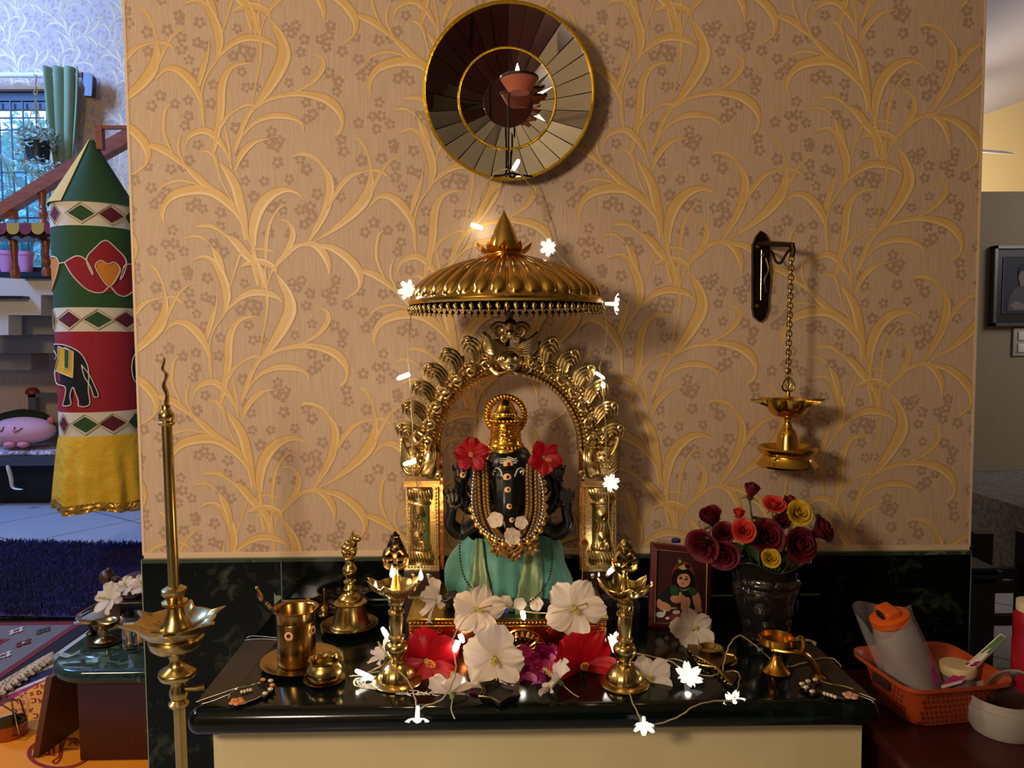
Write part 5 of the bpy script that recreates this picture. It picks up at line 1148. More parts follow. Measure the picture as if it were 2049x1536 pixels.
for sg in(-1,1):
    mb.ball(ap(1021+sg*12,716,.036),(.007,.005,.007),10,8); mb.tube(cr([ap(1021+sg*5,742,.022),ap(1021+sg*22,748,.026),ap(1021+sg*38,738,.02),ap(1021+sg*42,724,.018),ap(1021+sg*34,718,.018)],4),[.002,.003,.004,.005,.006,.006,.006,.005,.005,.004,.004,.003,.003,.003,.003,.002,.002],7)
    for q in range(4): mb.tube(cr([ap(1021+sg*(8+q*8),706,.016),ap(1021+sg*(12+q*9),713,.026),ap(1021+sg*(10+q*9),722,.018)],3),.0028,6)
obj('lion_mask',mb,E,t,label='grotesque gold mask at the crown')
mb=MB()
for px,py in((970,700),(987,692),(1060,692),(1076,700),(925,727),(892,762),(1118,727),(1152,762),(958,704),(1088,704),(865,792),(1178,792)):
    mb=MB(); p=ap(px,py,-.012); tpl=bpy.data.materials.get('tarnished_plate') or mat('tarnished_plate','8E8B62',.22,1); mb.box(p,(.05,.004,.03),R=Matrix.Rotation(math.atan2(px-1021,898-py),3,'Y')); obj('back_plate',mb,tpl,t,smooth=False,label='plain tarnished back plate')

# bird figures at the springing
for sg in(-1,1):
    X=lambda d:1021+sg*d; mb=MB()
    mb.ball(ap(X(192),920,.012),(.032,.018,.036),18,12); mb.ball(ap(X(160),925,.014),(.020,.014,.036),14,10)
    for q in range(7): P=cr([ap(X(178),948-q*2,.022),ap(X(204),942-q*7,.028),ap(X(214),918-q*7,.02),ap(X(206),900-q*4,.012)],4); mb.tube(P,[.0016+.0034*sin(PI*i/len(P)) for i in range(len(P))],6)
    for q in range(6): P=cr([ap(X(150+q*3),885+q*4,.012),ap(X(146+q*4),912+q*3,.026),ap(X(158+q*3),940+q,.026),ap(X(172),950,.014)],4); mb.tube(P,[.0016+.003*sin(PI*i/len(P)) for i in range(len(P))],6)
    c=ap(X(143),948,.014); mb.tube([(c[0]+sg*.011*(1-.8*i/14)*cos(i*.6),c[1]-.004*i/14,c[2]+.011*(1-.8*i/14)*sin(i*.6)) for i in range(15)],.0036,6)
    mb.tube(cr([ap(X(184),885,.012),ap(X(190),872,.02),ap(X(184),860,.02),ap(X(174),866,.018)],4),.005,7)
    for q in range(9): mb.ball(ap(X(172+q*3),905+(q%3)*12,.032),.0042,8,6)
    obj('bird_relief',mb,E,t)
    # column
    cx,w_=(845,33) if sg<0 else (1199,34); mb=MB()
    def bx(x0,x1,y0,y1,f0,f1): a=at(x0,y0,AY); b=at(x1,y1,AY); mb.bb((a[0],AY-f0,b[2]),(b[0],AY-f1,a[2]))
    bx(cx-w_,cx+w_,962,1136,-.03,.001); bx(cx-w_-3,cx+w_+3,960,971,-.03,.014); bx(cx-w_-2,cx+w_+2,1128,1138,-.03,.012)
    obj('column_block',mb,E,t,smooth=False)
    mb=MB(); u0=cx-w_*.55*0; 
    ox=-sg*0; 
    c0=at(cx+sg*5,1000,AY); 
    mb.xf(Matrix.Translation((c0[0],AY-.002,0))@Matrix.Scale(.55,4,(0,1,0))); zz=lambda py:at(cx,py,AY)[2]
    mb.lathe([(r*kA,zz(y)) for r,y in reversed(((25,974),(27,980),(26,990),(21,998),(19,1001),(23,1004),(23,1009),(20,1012),(20,1088),(23,1092),(23,1097),(20,1100),(25,1108),(27,1118),(27,1126)))],28); mb.xf(None)
    for q in range(9):
        x=cx+sg*5-22+q*5.5; mb.tube(cr([ap(x-3,978,.012),ap(x+1,986,.020),ap(x+3,997,.012)],3),.0024,5); mb.tube(cr([ap(x-3,1102,.012),ap(x+1,1112,.020),ap(x+5,1124,.014)],3),.0026,5)
    for r in range(2):
        for q in range(4):
            yy=1030+r*42; c=ap(cx+sg*5,yy,.014); f=1-.2*q; mb.tube([(c[0]+sg*.0165*f*(1-.5*i/14)*cos(i*.42+1.2+r*PI),c[1]-.003-.002*q,c[2]+.020*f*(1-.5*i/14)*sin(i*.42+1.2+r*PI)) for i in range(15)],[.0026*(1-.4*i/14) for i in range(15)],6)
        for q in range(5): mb.tube(cr([ap(cx+sg*5-14+q*6,1040+r*42,.013),ap(cx+sg*5-12+q*6,1052+r*40,.017),ap(cx+sg*5-18+q*7,1062+r*38,.012)],3),.0018,5)
    for q in range(22):
        yy=978+q*7
        for e in(-1,1): mb.ball(ap(cx+e*(w_-5)+sg*0,yy,.006),.0026,6,5)
    for q in range(9): mb.ball(ap(cx-w_+7+q*6.4,1131,.012),.0026,6,5)
    obj('column_relief',mb,E,t)
    mb=MB(); xe=878 if sg<0 else 1160; bx(xe,xe+10,880,1140,-.028,-.004); obj('side_strip',mb,mat('rose_gold_strip','D99A5E',.2,1,bump=('noise',60,.4,.003)),t,smooth=False,label='smooth rose gold edge strip')
    mb=MB(); a=at(cx-w_-2,1138,AY); b=at(cx+w_+3,1138,AY); mb.bb((a[0],AY-.018,ZC+.0005),(b[0],AY+.04,a[2])); obj('wooden_foot',mb,M['wood_d'],t,smooth=False,label='dark wooden base block')
    for e in(-.5,.5): mb=MB(); mb.ball(ap(cx+e*30,1147,.02),(.008,.004,.008)); obj('base_stud',mb,M['silver'] if e*sg<0 else M['brass'],t)
# ================================================================ PEDESTAL
PY=-.334; t=thing('gold_pedestal','embossed gold and copper low pedestal under the idol','pedestal',(at(1015,1322,PY)[0],PY,ZC))
z1=at(1015,1239,PY)[2]; x0=at(818,1280,PY)[0]; x1=at(1213,1280,PY)[0]; PB=-.105
mb=MB(); mb.bb((x0,PY,ZC+.001),(x1,PB,z1)); obj('box',mb,M['copper'],t,smooth=False,label='copper sheet body')
mb=MB(); mb.bb((x0-.004,PY-.004,z1-.002),(x1+.004,PB,z1+.002)); obj('top_plate',mb,mat('tarnished_gold','94824A',.3,1,bump=('noise',30,.3,.004)),t,smooth=False)
pp_=lambda px,py,o=0:(at(px,py,PY)[0],PY-o,at(px,py,PY)[2])
mb=MB()
for q in range(50):
    if True: mb.ball(pp_(822+q*7.9,1246,.001),(.0038,.003,.0036),8,6)
for q in range(11):
    for px in(822,1209): mb.ball(pp_(px,1254+q*6.3,.001),.0028,6,5)
mb.tube([pp_(818,1252),pp_(1213,1252)],.0022,6); mb.tube([pp_(818,1239),pp_(1213,1239)],.003,6)
obj('bead_trim',mb,M['gold'],t)
def fan(cx,cy,R,a0,a1,n):
    mb=MB()
    for r in(.35,.62,1.0): mb.tube([pp_(cx+R*r*cos(a),cy-R*r*sin(a),.003) for a in [a0+(a1-a0)*i/16 for i in range(17)]],.0026,6)
    for i in range(n):
        a=a0+(a1-a0)*(i+.5)/n; mb.tube([pp_(cx+R*.4*cos(a),cy-R*.4*sin(a),.002),pp_(cx+R*.75*cos(a),cy-R*.75*sin(a),.006),pp_(cx+R*.95*cos(a),cy-R*.95*sin(a),.002)],[.002,.0048,.002],6)
    mb.ball(pp_(cx,cy,0),(.016,.008,.016),14,8); obj('rosette',mb,M['gold'],t,label='embossed gold rosette')
fan(1045,1306,48,0,PI,11); fan(828,1306,46,0,PI/2,6); fan(1205,1306,46,PI/2,PI,6)
mb=MB()
for cx in(880,912,950,1100,1130,1160):
    for cy in(1262,1292):
        mb=MB()
        for q in range(4): mb.ball(pp_(cx+4*cos(q*PI/2),cy+4*sin(q*PI/2),0),.0024,6,5)
        obj('dot_emboss',mb,M['gold'],t)
PT=z1+.002
# ================================================================ IDOL
IY=-.205; kI=K(IY)
def ip(px,py,o=0): p=at(px,py,IY); return (p[0],IY-o,p[2])
ix,_,_=ip(1016,1100)
t=thing('ganesha_idol','black stone elephant-headed idol seated under the gold arch','idol',(ix,IY,PT))
mb=MB()
def el(px,py,o,rx,ry,rz,R=None): mb.ball(ip(px,py,o),(rx*kI,ry*kI,rz*kI),20,14,R)
def lim(pts,rad,n=10): q=cr([(*p,r) for p,r in zip(pts,rad)],4); mb.tube([ip(a,b,c) for a,b,c,_ in q],[r*kI for *_,r in q],n); [mb.ball(ip(*pts[i]),rad[i]*kI*.99,12,8) for i in(0,-1)]
el(1016,1165,-.01,112,80,46); el(950,1180,.06,62,34,26); el(1082,1180,.06,62,34,26); el(1016,1090,.012,64,54,58); el(1016,1030,.0,58,42,52)
el(1020,935,.03,46,42,46); el(1020,918,.02,44,38,38); el(1018,965,.05,38,30,40); lim([(1018,950,.06),(1017,985,.085),(1016,1020,.095),(1022,1048,.10),(1036,1064,.105),(1046,1062,.11)],[34,28,22,17,13,9])
for sg in(-1,1):
    X=lambda d:1018+sg*d
    el(X(62),955,.005,30,8,50,Matrix.Rotation(sg*.25,3,'Y')); el(X(32),975,.05,14,18,26)
    lim([(X(48),1008,.0),(X(80),1015,-.01),(X(98),985,.0),(X(94),958,.01)],[20,17,14,11]); el(X(94),950,.012,13,9,13)
    lim([(X(52),1035,.02),(X(92),1062,.01),(X(116),1042,.02),(X(112),1012,.035)],[20,18,14,11]); el(X(112),1000,.04,12,8,15)
    for q in range(4): lim([(X(101+q*7),992,.045),(X(99+q*9),976+abs(q-1.5)*2,.048),(X(100+q*9),966+abs(q-1.5)*3,.054)],[3.8,3.2,2.6],6)
    lim([(X(103),1006,.05),(X(92),996,.055),(X(90),986,.058)],[4,3.2,2.6],6)
    for q in range(4): lim([(X(84+q*7),948,.02),(X(82+q*9),932+abs(q-1.5)*2,.024),(X(83+q*9),922+abs(q-1.5)*3,.03)],[3.8,3.2,2.6],6)
    # what the raised hands hold
    for dx,dy in((-16,-10),(-22,6),(-10,16)): el(X(104)+dx*.3*sg,940+dy,.016,9,5,8)
    lim([(X(40),1000,.05),(X(46),1014,.07)],[8,4],8)
el(1016,1195,.0,118,80,14)
body=obj('body',mb,M['blackstone'],t,ang=0)
md=body.modifiers.new('r','REMESH'); md.mode='VOXEL'; md.voxel_size=.0024; md.use_smooth_shade=True
md=body.modifiers.new('s','SMOOTH'); md.factor=.5; md.iterations=4
dg_=bpy.context.evaluated_depsgraph_get(); me=bpy.data.meshes.new_from_object(body.evaluated_get(dg_)); body.modifiers.clear(); body.data=me
from mathutils.bvhtree import BVHTree
bv=BVHTree.FromPolygons([v.co.copy() for v in me.vertices],[tuple(p.vertices) for p in me.polygons])
def onbody(px,py,off=.001):
    o=Vector(CAM); d=Vector(at(px,py,0))-o; d.normalize(); h=bv.ray_cast(o-ORG[t.name],d,5)
    if h[0] is None: return Vector(ip(px,py,.1))
    return h[0]+ORG[t.name]-d*off
def dab(mb,px,py,r,hh=.0015,ry=None): # disc lying on the stone
    ry=ry or r; c=onbody(px,py,hh*.2); mb.ball(tuple(c),(r*kI,hh,ry*kI),14,8)
m1=MB(); m2=MB(); m3=MB()
for px,py,r in((1017,929,9.5),(1015,955,8),(1016,980,6.5),(1019,1013,5.5),(1024,1040,5),(926,950,6),(1017,1060,4)): dab(m1,px,py,r,.0022); dab(m2,px+1,py-1,r*.52,.0034)
obj('sandal_paste_dot',m1,M['sandal'],t); obj('kumkum_dot',m2,M['kumkum'],t)
for yy,x0,x1 in((917,999,1034),(921,998,1036),(925,1000,1034)):
    P=[onbody(x0+(x1-x0)*i/8,yy-(3 if 3<i<6 else 0)+ (1 if i%2 else 0),.0008) for i in range(9)]; m3.tube([tuple(p) for p in P],.0011,5)
for sg in(-1,1):
    P=[onbody(1018+sg*d,y,.0008) for d,y in((12,953),(17,940),(25,936),(32,942))]; m3.tube(cr([tuple(p) for p in P],3),.0014,5); dab(m3,1017+sg*27,946,5,.003,5.5)
obj('white_markings',m3,M['white'],t); m4=MB()
for sg in(-1,1): dab(m4,1017+sg*27,946,2.2,.0048,3)
obj('pupil',m4,M['black'],t)
# silk wrap
silk=mat('teal_silk','4C8C80',.55,sheen=.3,noise=(40,'3E786D',(1,1,1),.3),bump=('noise',260,.2,.0006)); sg_=mat('gold_zari','7E8552',.5,.25,noise=(220,'4F7A66',(1,1,.12),.2))
def silkp(u,v):
    a=2*PI*u; zt=ip(1016,1066)[2]; z0=PT+.002; z=z0+(zt-z0)*v
    w_=cr([(124,),(128,),(126,),(118,),(106,),(84,)],8); q=v*(len(w_)-1); i=min(int(q),len(w_)-2); w=w_[i][0]*(1-q+i)+w_[i+1][0]*(q-i)
    dpt=w*(.70-.12*v); front=max(0,-sin(a))
    fold=.006*sin(a*11+v*2)*front*(1.1-v)+.0016*sin(a*37+1)*front*(1-v)+.005*sin(v*9+a*3)*(1-front*.8)-.007*math.exp(-((a-4.66)/.16)**2)*(1-v)*(1 if a>3 else 0)
    ca=cos(a); sa=sin(a); e=.82; ca=math.copysign(abs(ca)**e,ca); sa=math.copysign(abs(sa)**e,sa)
    return (ix+(w*kI+fold)*ca,IY+(dpt*kI+fold*1.5)*sa-.01*front*sin(PI*v),z+.004*sin(a*6)*v)
mb=MB(); mb.patch(silkp,220,34,closed_u=True); obj('silk_wrap',mb,silk,t,ang=0,label='teal silk cloth wrapped around the lap')
def band(pts,name,m,lift):
    q=cr(pts,5); rows=[]
    for (xa,xb,y) in q:
        row=[]
        for i in range(9):
            s=i/8; x=xa+(xb-xa)*s; row.append((x,y,s))
        rows.append(row)
    mb=MB()
    def surf(x,y):
        z=ip(x,y)[2]; v=(z-PT-.002)/(ip(1016,1066)[2]-PT-.002); v=max(0,min(1,v)); best=None
        for j in range(140):
            u=.5+.5*j/139; p=silkp(u,v); pxx=proj(p)[0]
            if best is None or abs(pxx-x)<best[0]: best=(abs(pxx-x),p)
        return (at(x,y,IY)[0]*0+best[1][0],best[1][1]-lift,z)
    V=[];n=9
    for r in rows: V+=[tuple(Vector(surf(x,y))+Vector((0,-.0025*sin(s*PI*3),0))) for x,y,s in r]
    mb.add(V,[(i*n+j,i*n+j+1,(i+1)*n+j+1,(i+1)*n+j) for i in range(len(rows)-1) for j in range(n-1)]); o=obj(name,mb,m,t,ang=0); o.modifiers.new('s','SOLIDIFY').thickness=.001; return o
band([(952,966,1064),(947,972,1100),(941,980,1140),(933,986,1175),(926,988,1204)],'gold_border',sg_,.007)
band([(1052,1078,1076),(1044,1084,1110),(1036,1084,1150),(1030,1078,1204)],'gold_border',sg_,.007)
# crown with halo
mb=MB(); cx,_,_=ip(1012,900,.02); zc=lambda py:ip(1012,py-7,.02)[2]; CYY=IY-.02
def crf(r,z,a,i): return (r*(1+.02*cos(a*26)*(1 if i in(1,2,3) else .4)),z)
mb.lathe([(r*kI,zc(y)) for r,y in((33,906),(34,901),(35,897),(34,893),(31,889),(32,885),(30,880),(29,868),(28,858),(27,851),(30,847),(30,843),(26,839),(23,834),(23,829),(20,825),(17,818),(13,811),(8,806),(3,803),(0,802))],52,(cx,CYY,0),fx=crf); obj('crown',mb,M['golddeep'],t,ang=35,label='embossed gold crown')
mb=MB(); rn=random.Random(4)
for q in range(26): a=2*PI*q/26; mb.ball((cx+34*kI*cos(a),CYY+34*kI*sin(a),zc(897)),(.0026,.0026,.004),8,6)
for q in range(12): a=PI+PI*(q+.5)/12; mb.ball((cx+30*kI*cos(a),CYY+30*kI*sin(a),zc(845)),.0036,8,6); mb.ball((cx+22*kI*cos(a),CYY+22*kI*sin(a),zc(832)),.0028,8,6)
for r in range(6):
    for q in range(16): a=PI+PI*(q+.5+(r%2)*.5)/16; mb.ball((cx+29.2*kI*cos(a),CYY+29.2*kI*sin(a),zc(882-r*5)),.0019,6,5)
mb.ball((cx,CYY-29.5*kI,zc(873)),(.008,.006,.009),12,8); mb.ball((cx,CYY-17*kI,zc(818)),(.005,.005,.005),12,8)
for q in range(8): a=q*PI/4; mb.ball((cx+.011*cos(a),CYY-29*kI,zc(873)+.012*sin(a)),.003,8,6)
obj('crown_jewels',mb,M['golddeep'],t)
mb=MB(); hc=ip(1012.5,832,-.012); 
def hal(u,v):
    a=2*PI*u; s=(32+11*v)*kI; rip=.0018*sin(a*36); return (hc[0]+(s+(.0012*cos(a*36) if v>.9 else 0))*cos(a),hc[1]-rip-.002*sin(PI*v),hc[2]+(s+(.0012*cos(a*36) if v>.9 else 0))*sin(a))
mb.patch(hal,216,5,closed_u=True); o=obj('halo_ring',mb,M['golddeep'],t,ang=0); o.modifiers.new('s','SOLIDIFY').thickness=.002
# ================================================================ GARLANDS
FO=.085
def gp(px,py,o=0):
    c=onbody(px,py,.004); 
    return c
gm=mat('vetiver_brown','6B4A22',.55,noise=(60,'38240F',(1,1,1),.3)); gm2=mat('gilded_husk','A37C3E',.38,.5)
t=thing('husk_garland','thick brown plaited garland hanging round the idol neck','garland',tuple(ip(1020,1110,.12)))
mb=MB(); rn=random.Random(9)
def gpt(x,y,depth): return Vector(at(x,y,IY-depth))
for sg in(-1,1):
    path=cr([(1015+sg*53,925,.050),(1015+sg*52,955,.072),(1016+sg*52,990,.085),(1017+sg*50,1022,.096),(1018+sg*42,1050,.106),(1019+sg*29,1074,.114),(1020+sg*12,1092,.120),(1020+sg*1,1100,.122)],9)
    for i,(x,y,o) in enumerate(path):
        j=min(i+1,len(path)-1); h=max(i-1,0); d=Vector((path[j][0]-path[h][0],path[j][1]-path[h][1])); d.normalize(); nn=Vector((-d.y,d.x))
        for q,s_ in enumerate((-.52,-.48,.48,.52)):
            w_=17; cx_=x+nn.x*w_*s_; cy_=y+nn.y*w_*s_; dirp=(d*.75+nn*(1 if q%2 else -1)*.8); dirp.normalize(); L=11.5
            a=gpt(cx_,cy_,o+.012); b=gpt(cx_+dirp.x*L,cy_+dirp.y*L,o+.008)
            mb.mat(1 if (i+q)%2==0 else 0).tube([tuple(a),tuple(a.lerp(b,.45)+Vector((0,-.004,0))),tuple(b)],[.0012,.0027,.0006],6)
        if i%2==0: mb.mat(0).ball(tuple(gpt(x,y,o-.003)),(.019,.008,.010),10,6)
obj('plait',mb,[gm,gm2],t,ang=0)
for k_,(px,py) in enumerate(((998,1096),(1030,1106),(1062,1094))):
    mb=MB(); c=gpt(px,py,.125)
    for q in range(14): a=2*PI*q/14; mb.mat(1 if q%2 else 0).tube([tuple(c),(c.x+.011*cos(a),c.y-.006,c.z+.011*sin(a)),(c.x+.019*cos(a),c.y+.001,c.z+.019*sin(a))],[.002,.0042,.001],6)
    mb.ball((c.x,c.y-.007,c.z),.005,10,8); obj('rosette_tassel',mb,[gm,gm2],t)
def beadstring(nm,lab,path,r,m,step,n=10,cat='necklace'):
    t=thing(nm,lab,cat,tuple(Vector(at(path[len(path)//2][0],path[len(path)//2][1],IY-path[len(path)//2][2])))); q=cr(path,10); P=[Vector(at(x,y,IY-o)) for x,y,o in q]; mb=MB(); acc=0; mb.ball(tuple(P[0]),r,n,6); last=P[0]
    mbc=MB(); mbc.tube([tuple(p) for p in P],r*.22,5); obj('thread',mbc,m,t)
    for p in P[1:]:
        while (p-last).length>=step: last=last+(p-last).normalized()*step; mb.ball(tuple(last),r,n,6)
    obj('bead_strand',mb,m,t); return t
beadstring('silver_bead_necklace','string of small silver beads along the garland edge',[(950,938,.072),(946,975,.095),(945,1005,.108),(950,1032,.12),(965,1056,.13),(990,1074,.138),(1016,1082,.137),(1045,1080,.134),(1068,1066,.124),(1082,1040,.122),(1087,1010,.112),(1086,975,.097),(1078,942,.075)],.0036,M['silver'],.0074)
beadstring('gold_bead_necklace','string of large gold beads below the silver bead necklace',[(1084,950,.07),(1090,985,.09),(1091,1020,.108),(1086,1048,.12),(1076,1070,.13),(1056,1084,.138),(1032,1090,.142),(1006,1088,.140),(982,1076,.132),(962,1060,.124),(948,1038,.112),(942,1014,.10)],.0062,mat('gold_bead','D9A85A',.28,.9),.0170,14)
beadstring('black_bead_necklace','long string of tiny black beads hanging over the teal silk',[(932,958,.02),(934,1000,.02),(927,1035,.045),(921,1080,.085),(920,1110,.10),(925,1140,.11),(932,1160,.118),(945,1178,.122)],.0022,mat('black_bead','1A1A18',.2),.0062)
beadstring('black_bead_necklace','long string of tiny black beads over the right knee of the silk',[(1098,1000,.02),(1100,1035,.05),(1103,1080,.09),(1105,1110,.10),(1102,1145,.112),(1092,1172,.122),(1075,1192,.126),(1056,1206,.128)],.0022,mat('jet_bead','1A1A18',.2),.0062)
# ================================================================ OIL LAMPS WITH FLAMES
def oil_lamp(px,pyb,label,spouts,flames,rz):
    c=atz(px,pyb-14,ZC); Y=c[1]; k=K(Y); x=c[0]; zz=lambda py:at(px,py,Y)[2]; s0=pyb-14; base=ZC
    t=thing('oil_lamp',label,'oil lamp',(x,Y,ZC)); B=M['brass']; d=pyb-1370
    Z=lambda py: base+(s0-(py+d))*k*1.0
    def L_(nm,prof,n=36,fx=None,**kw):
        mb=MB(); mb.lathe([(r*k,Z(y)) for r,y in prof],n,(x,Y,0),fx=fx); return obj(nm,mb,B,t,ang=45,**kw)
    L_('base',[(0,1355.5),(50,1355.5),(51,1353),(48,1350),(38,1347),(36,1346)])
    L_('fluted_foot',[(36,1347),(37,1342),(34,1332),(27,1322),(19,1316),(15,1313)],72,lambda r,z,a,i:(r*(1+.05*abs(cos(a*12))),z))
    L_('stem',[(14,1314),(12,1308),(15,1302),(19,1297),(23,1288),(24,1281),(21,1274),(14,1270),(13,1266),(17,1263),(17,1259),(12,1256),(14,1240),(15,1226),(13,1214),(17,1211),(17,1207),(11,1204),(12,1196),(16,1192),(16,1186),(11,1182),(12,1176)])
    def pan(r,z,a,i):
        kk=0
        if 2<=i<=5:
            for a_ in spouts:
                q=abs((a-a_+PI)%(2*PI)-PI); kk=max(kk,max(0,1-q/.34))
        return (r*(1+.36*kk),z+.012*kk*(1 if i in(3,4) else .6))
    L_('oil_pan',[(10,1178),(26,1174),(39,1163),(43,1152),(42,1151),(36,1162),(24,1170),(0,1172)],96,pan)
    L_('centre_post',[(16,1171),(15,1168),(10,1150),(7,1136),(8,1132),(6,1128),(6,1122),(9,1120),(8,1117)])
    # openwork finial with a little bust
    mb=MB(); f=lambda dx,py,o=0:(x+dx*k,Y-o,Z(py))
    for sg in(-1,1):
        mb.tube([f(sg*(10+8*cos(a)),1104+9*sin(a)) for a in [2*PI*i/16 for i in range(16)]],.0028,6,closed=True)
        mb.tube(cr([f(sg*2,1120),f(sg*14,1118),f(sg*22,1110),f(sg*25,1098),f(sg*21,1090)],3),[.002,.003,.004,.004,.004,.004,.004,.003,.003,.003,.003,.002,.001],6)
        mb.tube(cr([f(sg*6,1076,.004),f(sg*15,1082,.004),f(sg*20,1092,.006),f(sg*12,1097,.009),f(sg*4,1095,.010)],3),[.005,.006,.006,.006,.006,.005,.005,.005,.005,.004,.004,.004,.003],8)
        mb.ball(f(sg*10,1066,0),.003,8,6); mb.tube(cr([f(sg*7,1062,-.002),f(sg*12,1072,-.004),f(sg*16,1084,-.004)],3),.0036,6)
    mb.ball(f(0,1085),(.015,.010,.016),14,10); mb.ball(f(0,1066,.003),(.0095,.0085,.0115),14,10); mb.tube([f(-9+18*i/10,1079+6*sin(PI*i/10),.010) for i in range(11)],.0018,5)
    mb.lathe([(.0095,Z(1062)),(.0105,Z(1060)),(.008,Z(1055)),(.009,Z(1052)),(.0045,Z(1048)),(.002,Z(1044)),(0,Z(1043))],14,(x,Y,0)); mb.ball(f(0,1066.5,.012),(.0014,.002,.0025),6,5); mb.ball(f(-3.5,1064,.011),.0012,6,4); mb.ball(f(3.5,1064,.011),.0012,6,4)
    obj('figure_finial',mb,M['bronze'] if px<1000 else M['brassold'],t,label='openwork finial with a small seated figure')
    for (fx_,fy_,h,lt) in flames:
        q=at(fx_,fy_,Y); a=math.atan2(0,1); flame(t,(q[0],Y-(.02 if abs(fx_-px)<30 else .008),q[2]-h*.35),h,lt)
    return t
oil_lamp(795,1378,'lit brass oil lamp with figure finial left of the pedestal',[math.radians(v) for v in(-105,-35,25,100,175,-160)],[(788,1140,.024,.5),(843,1150,.022,.45),(753,1170,.016,.2)],0)
oil_lamp(1250,1382,'lit brass oil lamp with pale figure finial right of the pedestal',[math.radians(v) for v in(-20,30,100,160,-90)],[(1197,1147,.008,.05),(1302,1166,.009,.05)],0)
# ================================================================ BRASS VESSELS ON THE LEFT
def vessel(name,label,cat,px,py,prof,m=None,n=40,fx=None,z0=None,part='body',ang=45,loc=True):
    z0=ZC+.0008 if z0 is None else z0; c=atz(px,py,z0); k=K(c[1]); t=thing(name,label,cat,(c[0],c[1],z0)); mb=MB(); mb.lathe([(r*k,z0+h*k) for r,h in prof],n,(c[0],c[1],0),fx=fx); obj(part,mb,m or M['brass'],t,ang=ang); return t,c,k
t1,c1,k1=vessel('brass_plate','round brass plate under the tall tumbler','plate',603,1328,[(0,0),(58,0),(70,4),(79,9),(80,12),(77,12),(66,7),(54,4),(0,4)],M['brass'])
zt=ZC+5.5*k1
t,c,k=vessel('brass_tumbler','tall brass tumbler with a sandal and vermilion dot on the left plate','tumbler',594,1325,[(0,0),(35,0),(37,2),(38,8),(38.5,88),(38,89),(38.5,90),(39,104),(40,110),(46,113),(46,115),(41,114),(37,110),(36,12),(0,8)],mat('tumbler_brass','B48A48',.24,1,noise=(20,'8F6A34',(1,1,1),.3)),48,z0=zt)
def cylpt(a,h,off): return (c[0]+(38.7*k+off)*sin(a),c[1]-(38.7*k+off)*cos(a),zt+h*k)
def dot_on(pt,rr,a,col,nm,th=.0012):
    mb=MB(); mb.ball((0,0,0),(rr,th,rr),14,8,R=Matrix.Rotation(0,3,'Z')); mb.v=[tuple(Matrix.Rotation(a,3,'Z')@Vector(v)+Vector(pt)) for v in mb.v]; obj(nm,mb,col,t)
dot_on(cylpt(-.1,70,.0003),9*k,-.1,M['sandal'],'sandal_dot'); dot_on(cylpt(-.1,71,.0012),4.5*k,-.1,M['kumkum'],'vermilion_dot'); dot_on(cylpt(1.25,72,.0003),9*k,1.25,M['sandal'],'sandal_dot'); dot_on(cylpt(1.25,72,.0012),4.5*k,1.25,M['kumkum'],'vermilion_dot')
ys=c[1]; t=thing('ritual_spoon','slender brass ritual spoon with a hooded snake end leaning in the tumbler','spoon',(c[0],ys,zt+.02)); mb=MB()
S=lambda px,py,o=0:(at(px,py,ys-o)[0],ys-o,at(px,py,ys-o)[2])
P=cr([S(578,1290,.0),S(572,1265,.008),S(560,1240,.014),S(548,1222,.018),S(537,1209,.02),S(530,1205,.02)],4); mb.tube(P,[.0024]*8+[.0026]*(len(P)-8),8)
for px,py in((541,1216),(538,1212),(534,1208)): mb.ball(S(px,py,.02),.0042,8,6)
P=cr([S(531,1206,.02),S(524,1199,.024),S(520,1190,.026),S(517,1182,.024),S(515,1177,.02)],4); mb.tube(P,[.003,.004,.006,.008,.0095,.0105,.011,.0105,.010,.009,.0075,.006,.005,.0045,.004,.0035,.003],10,flat=.45); mb.ball(S(514,1176,.024),.0038,10,8); obj('spoon_body',mb,M['brass'],t)
mb=MB(); mb.ball(S(516,1190,.032),(.0022,.0014,.0036),8,6); obj('hood_mark',mb,M['kumkum'],t); mb=MB(); mb.ball(S(579,1292,0),(.010,.010,.005),12,8); obj('bowl',mb,M['brass'],t)
tp,cp,kp=vessel('brass_saucer','small brass saucer under the wavy rimmed pot','saucer',649,1362,[(0,0),(30,0),(40,4),(42,7),(40,7),(30,3),(0,3)])
vessel('brass_pot','small round brass pot with a wavy rim beside the tumbler','pot',651,1360,[(0,0),(22,0),(30,4),(36,14),(37,22),(34,31),(29,36),(28,38),(32,43),(34,45),(31,44),(26,38),(27,34),(33,22),(28,8),(0,5)],M['brass'],72,lambda r,z,a,i:(r*(1+(.05*cos(a*9) if 8<=i<=10 else 0)),z+(.0012*sin(a*9) if 8<=i<=10 else 0)),z0=ZC+4*kp)
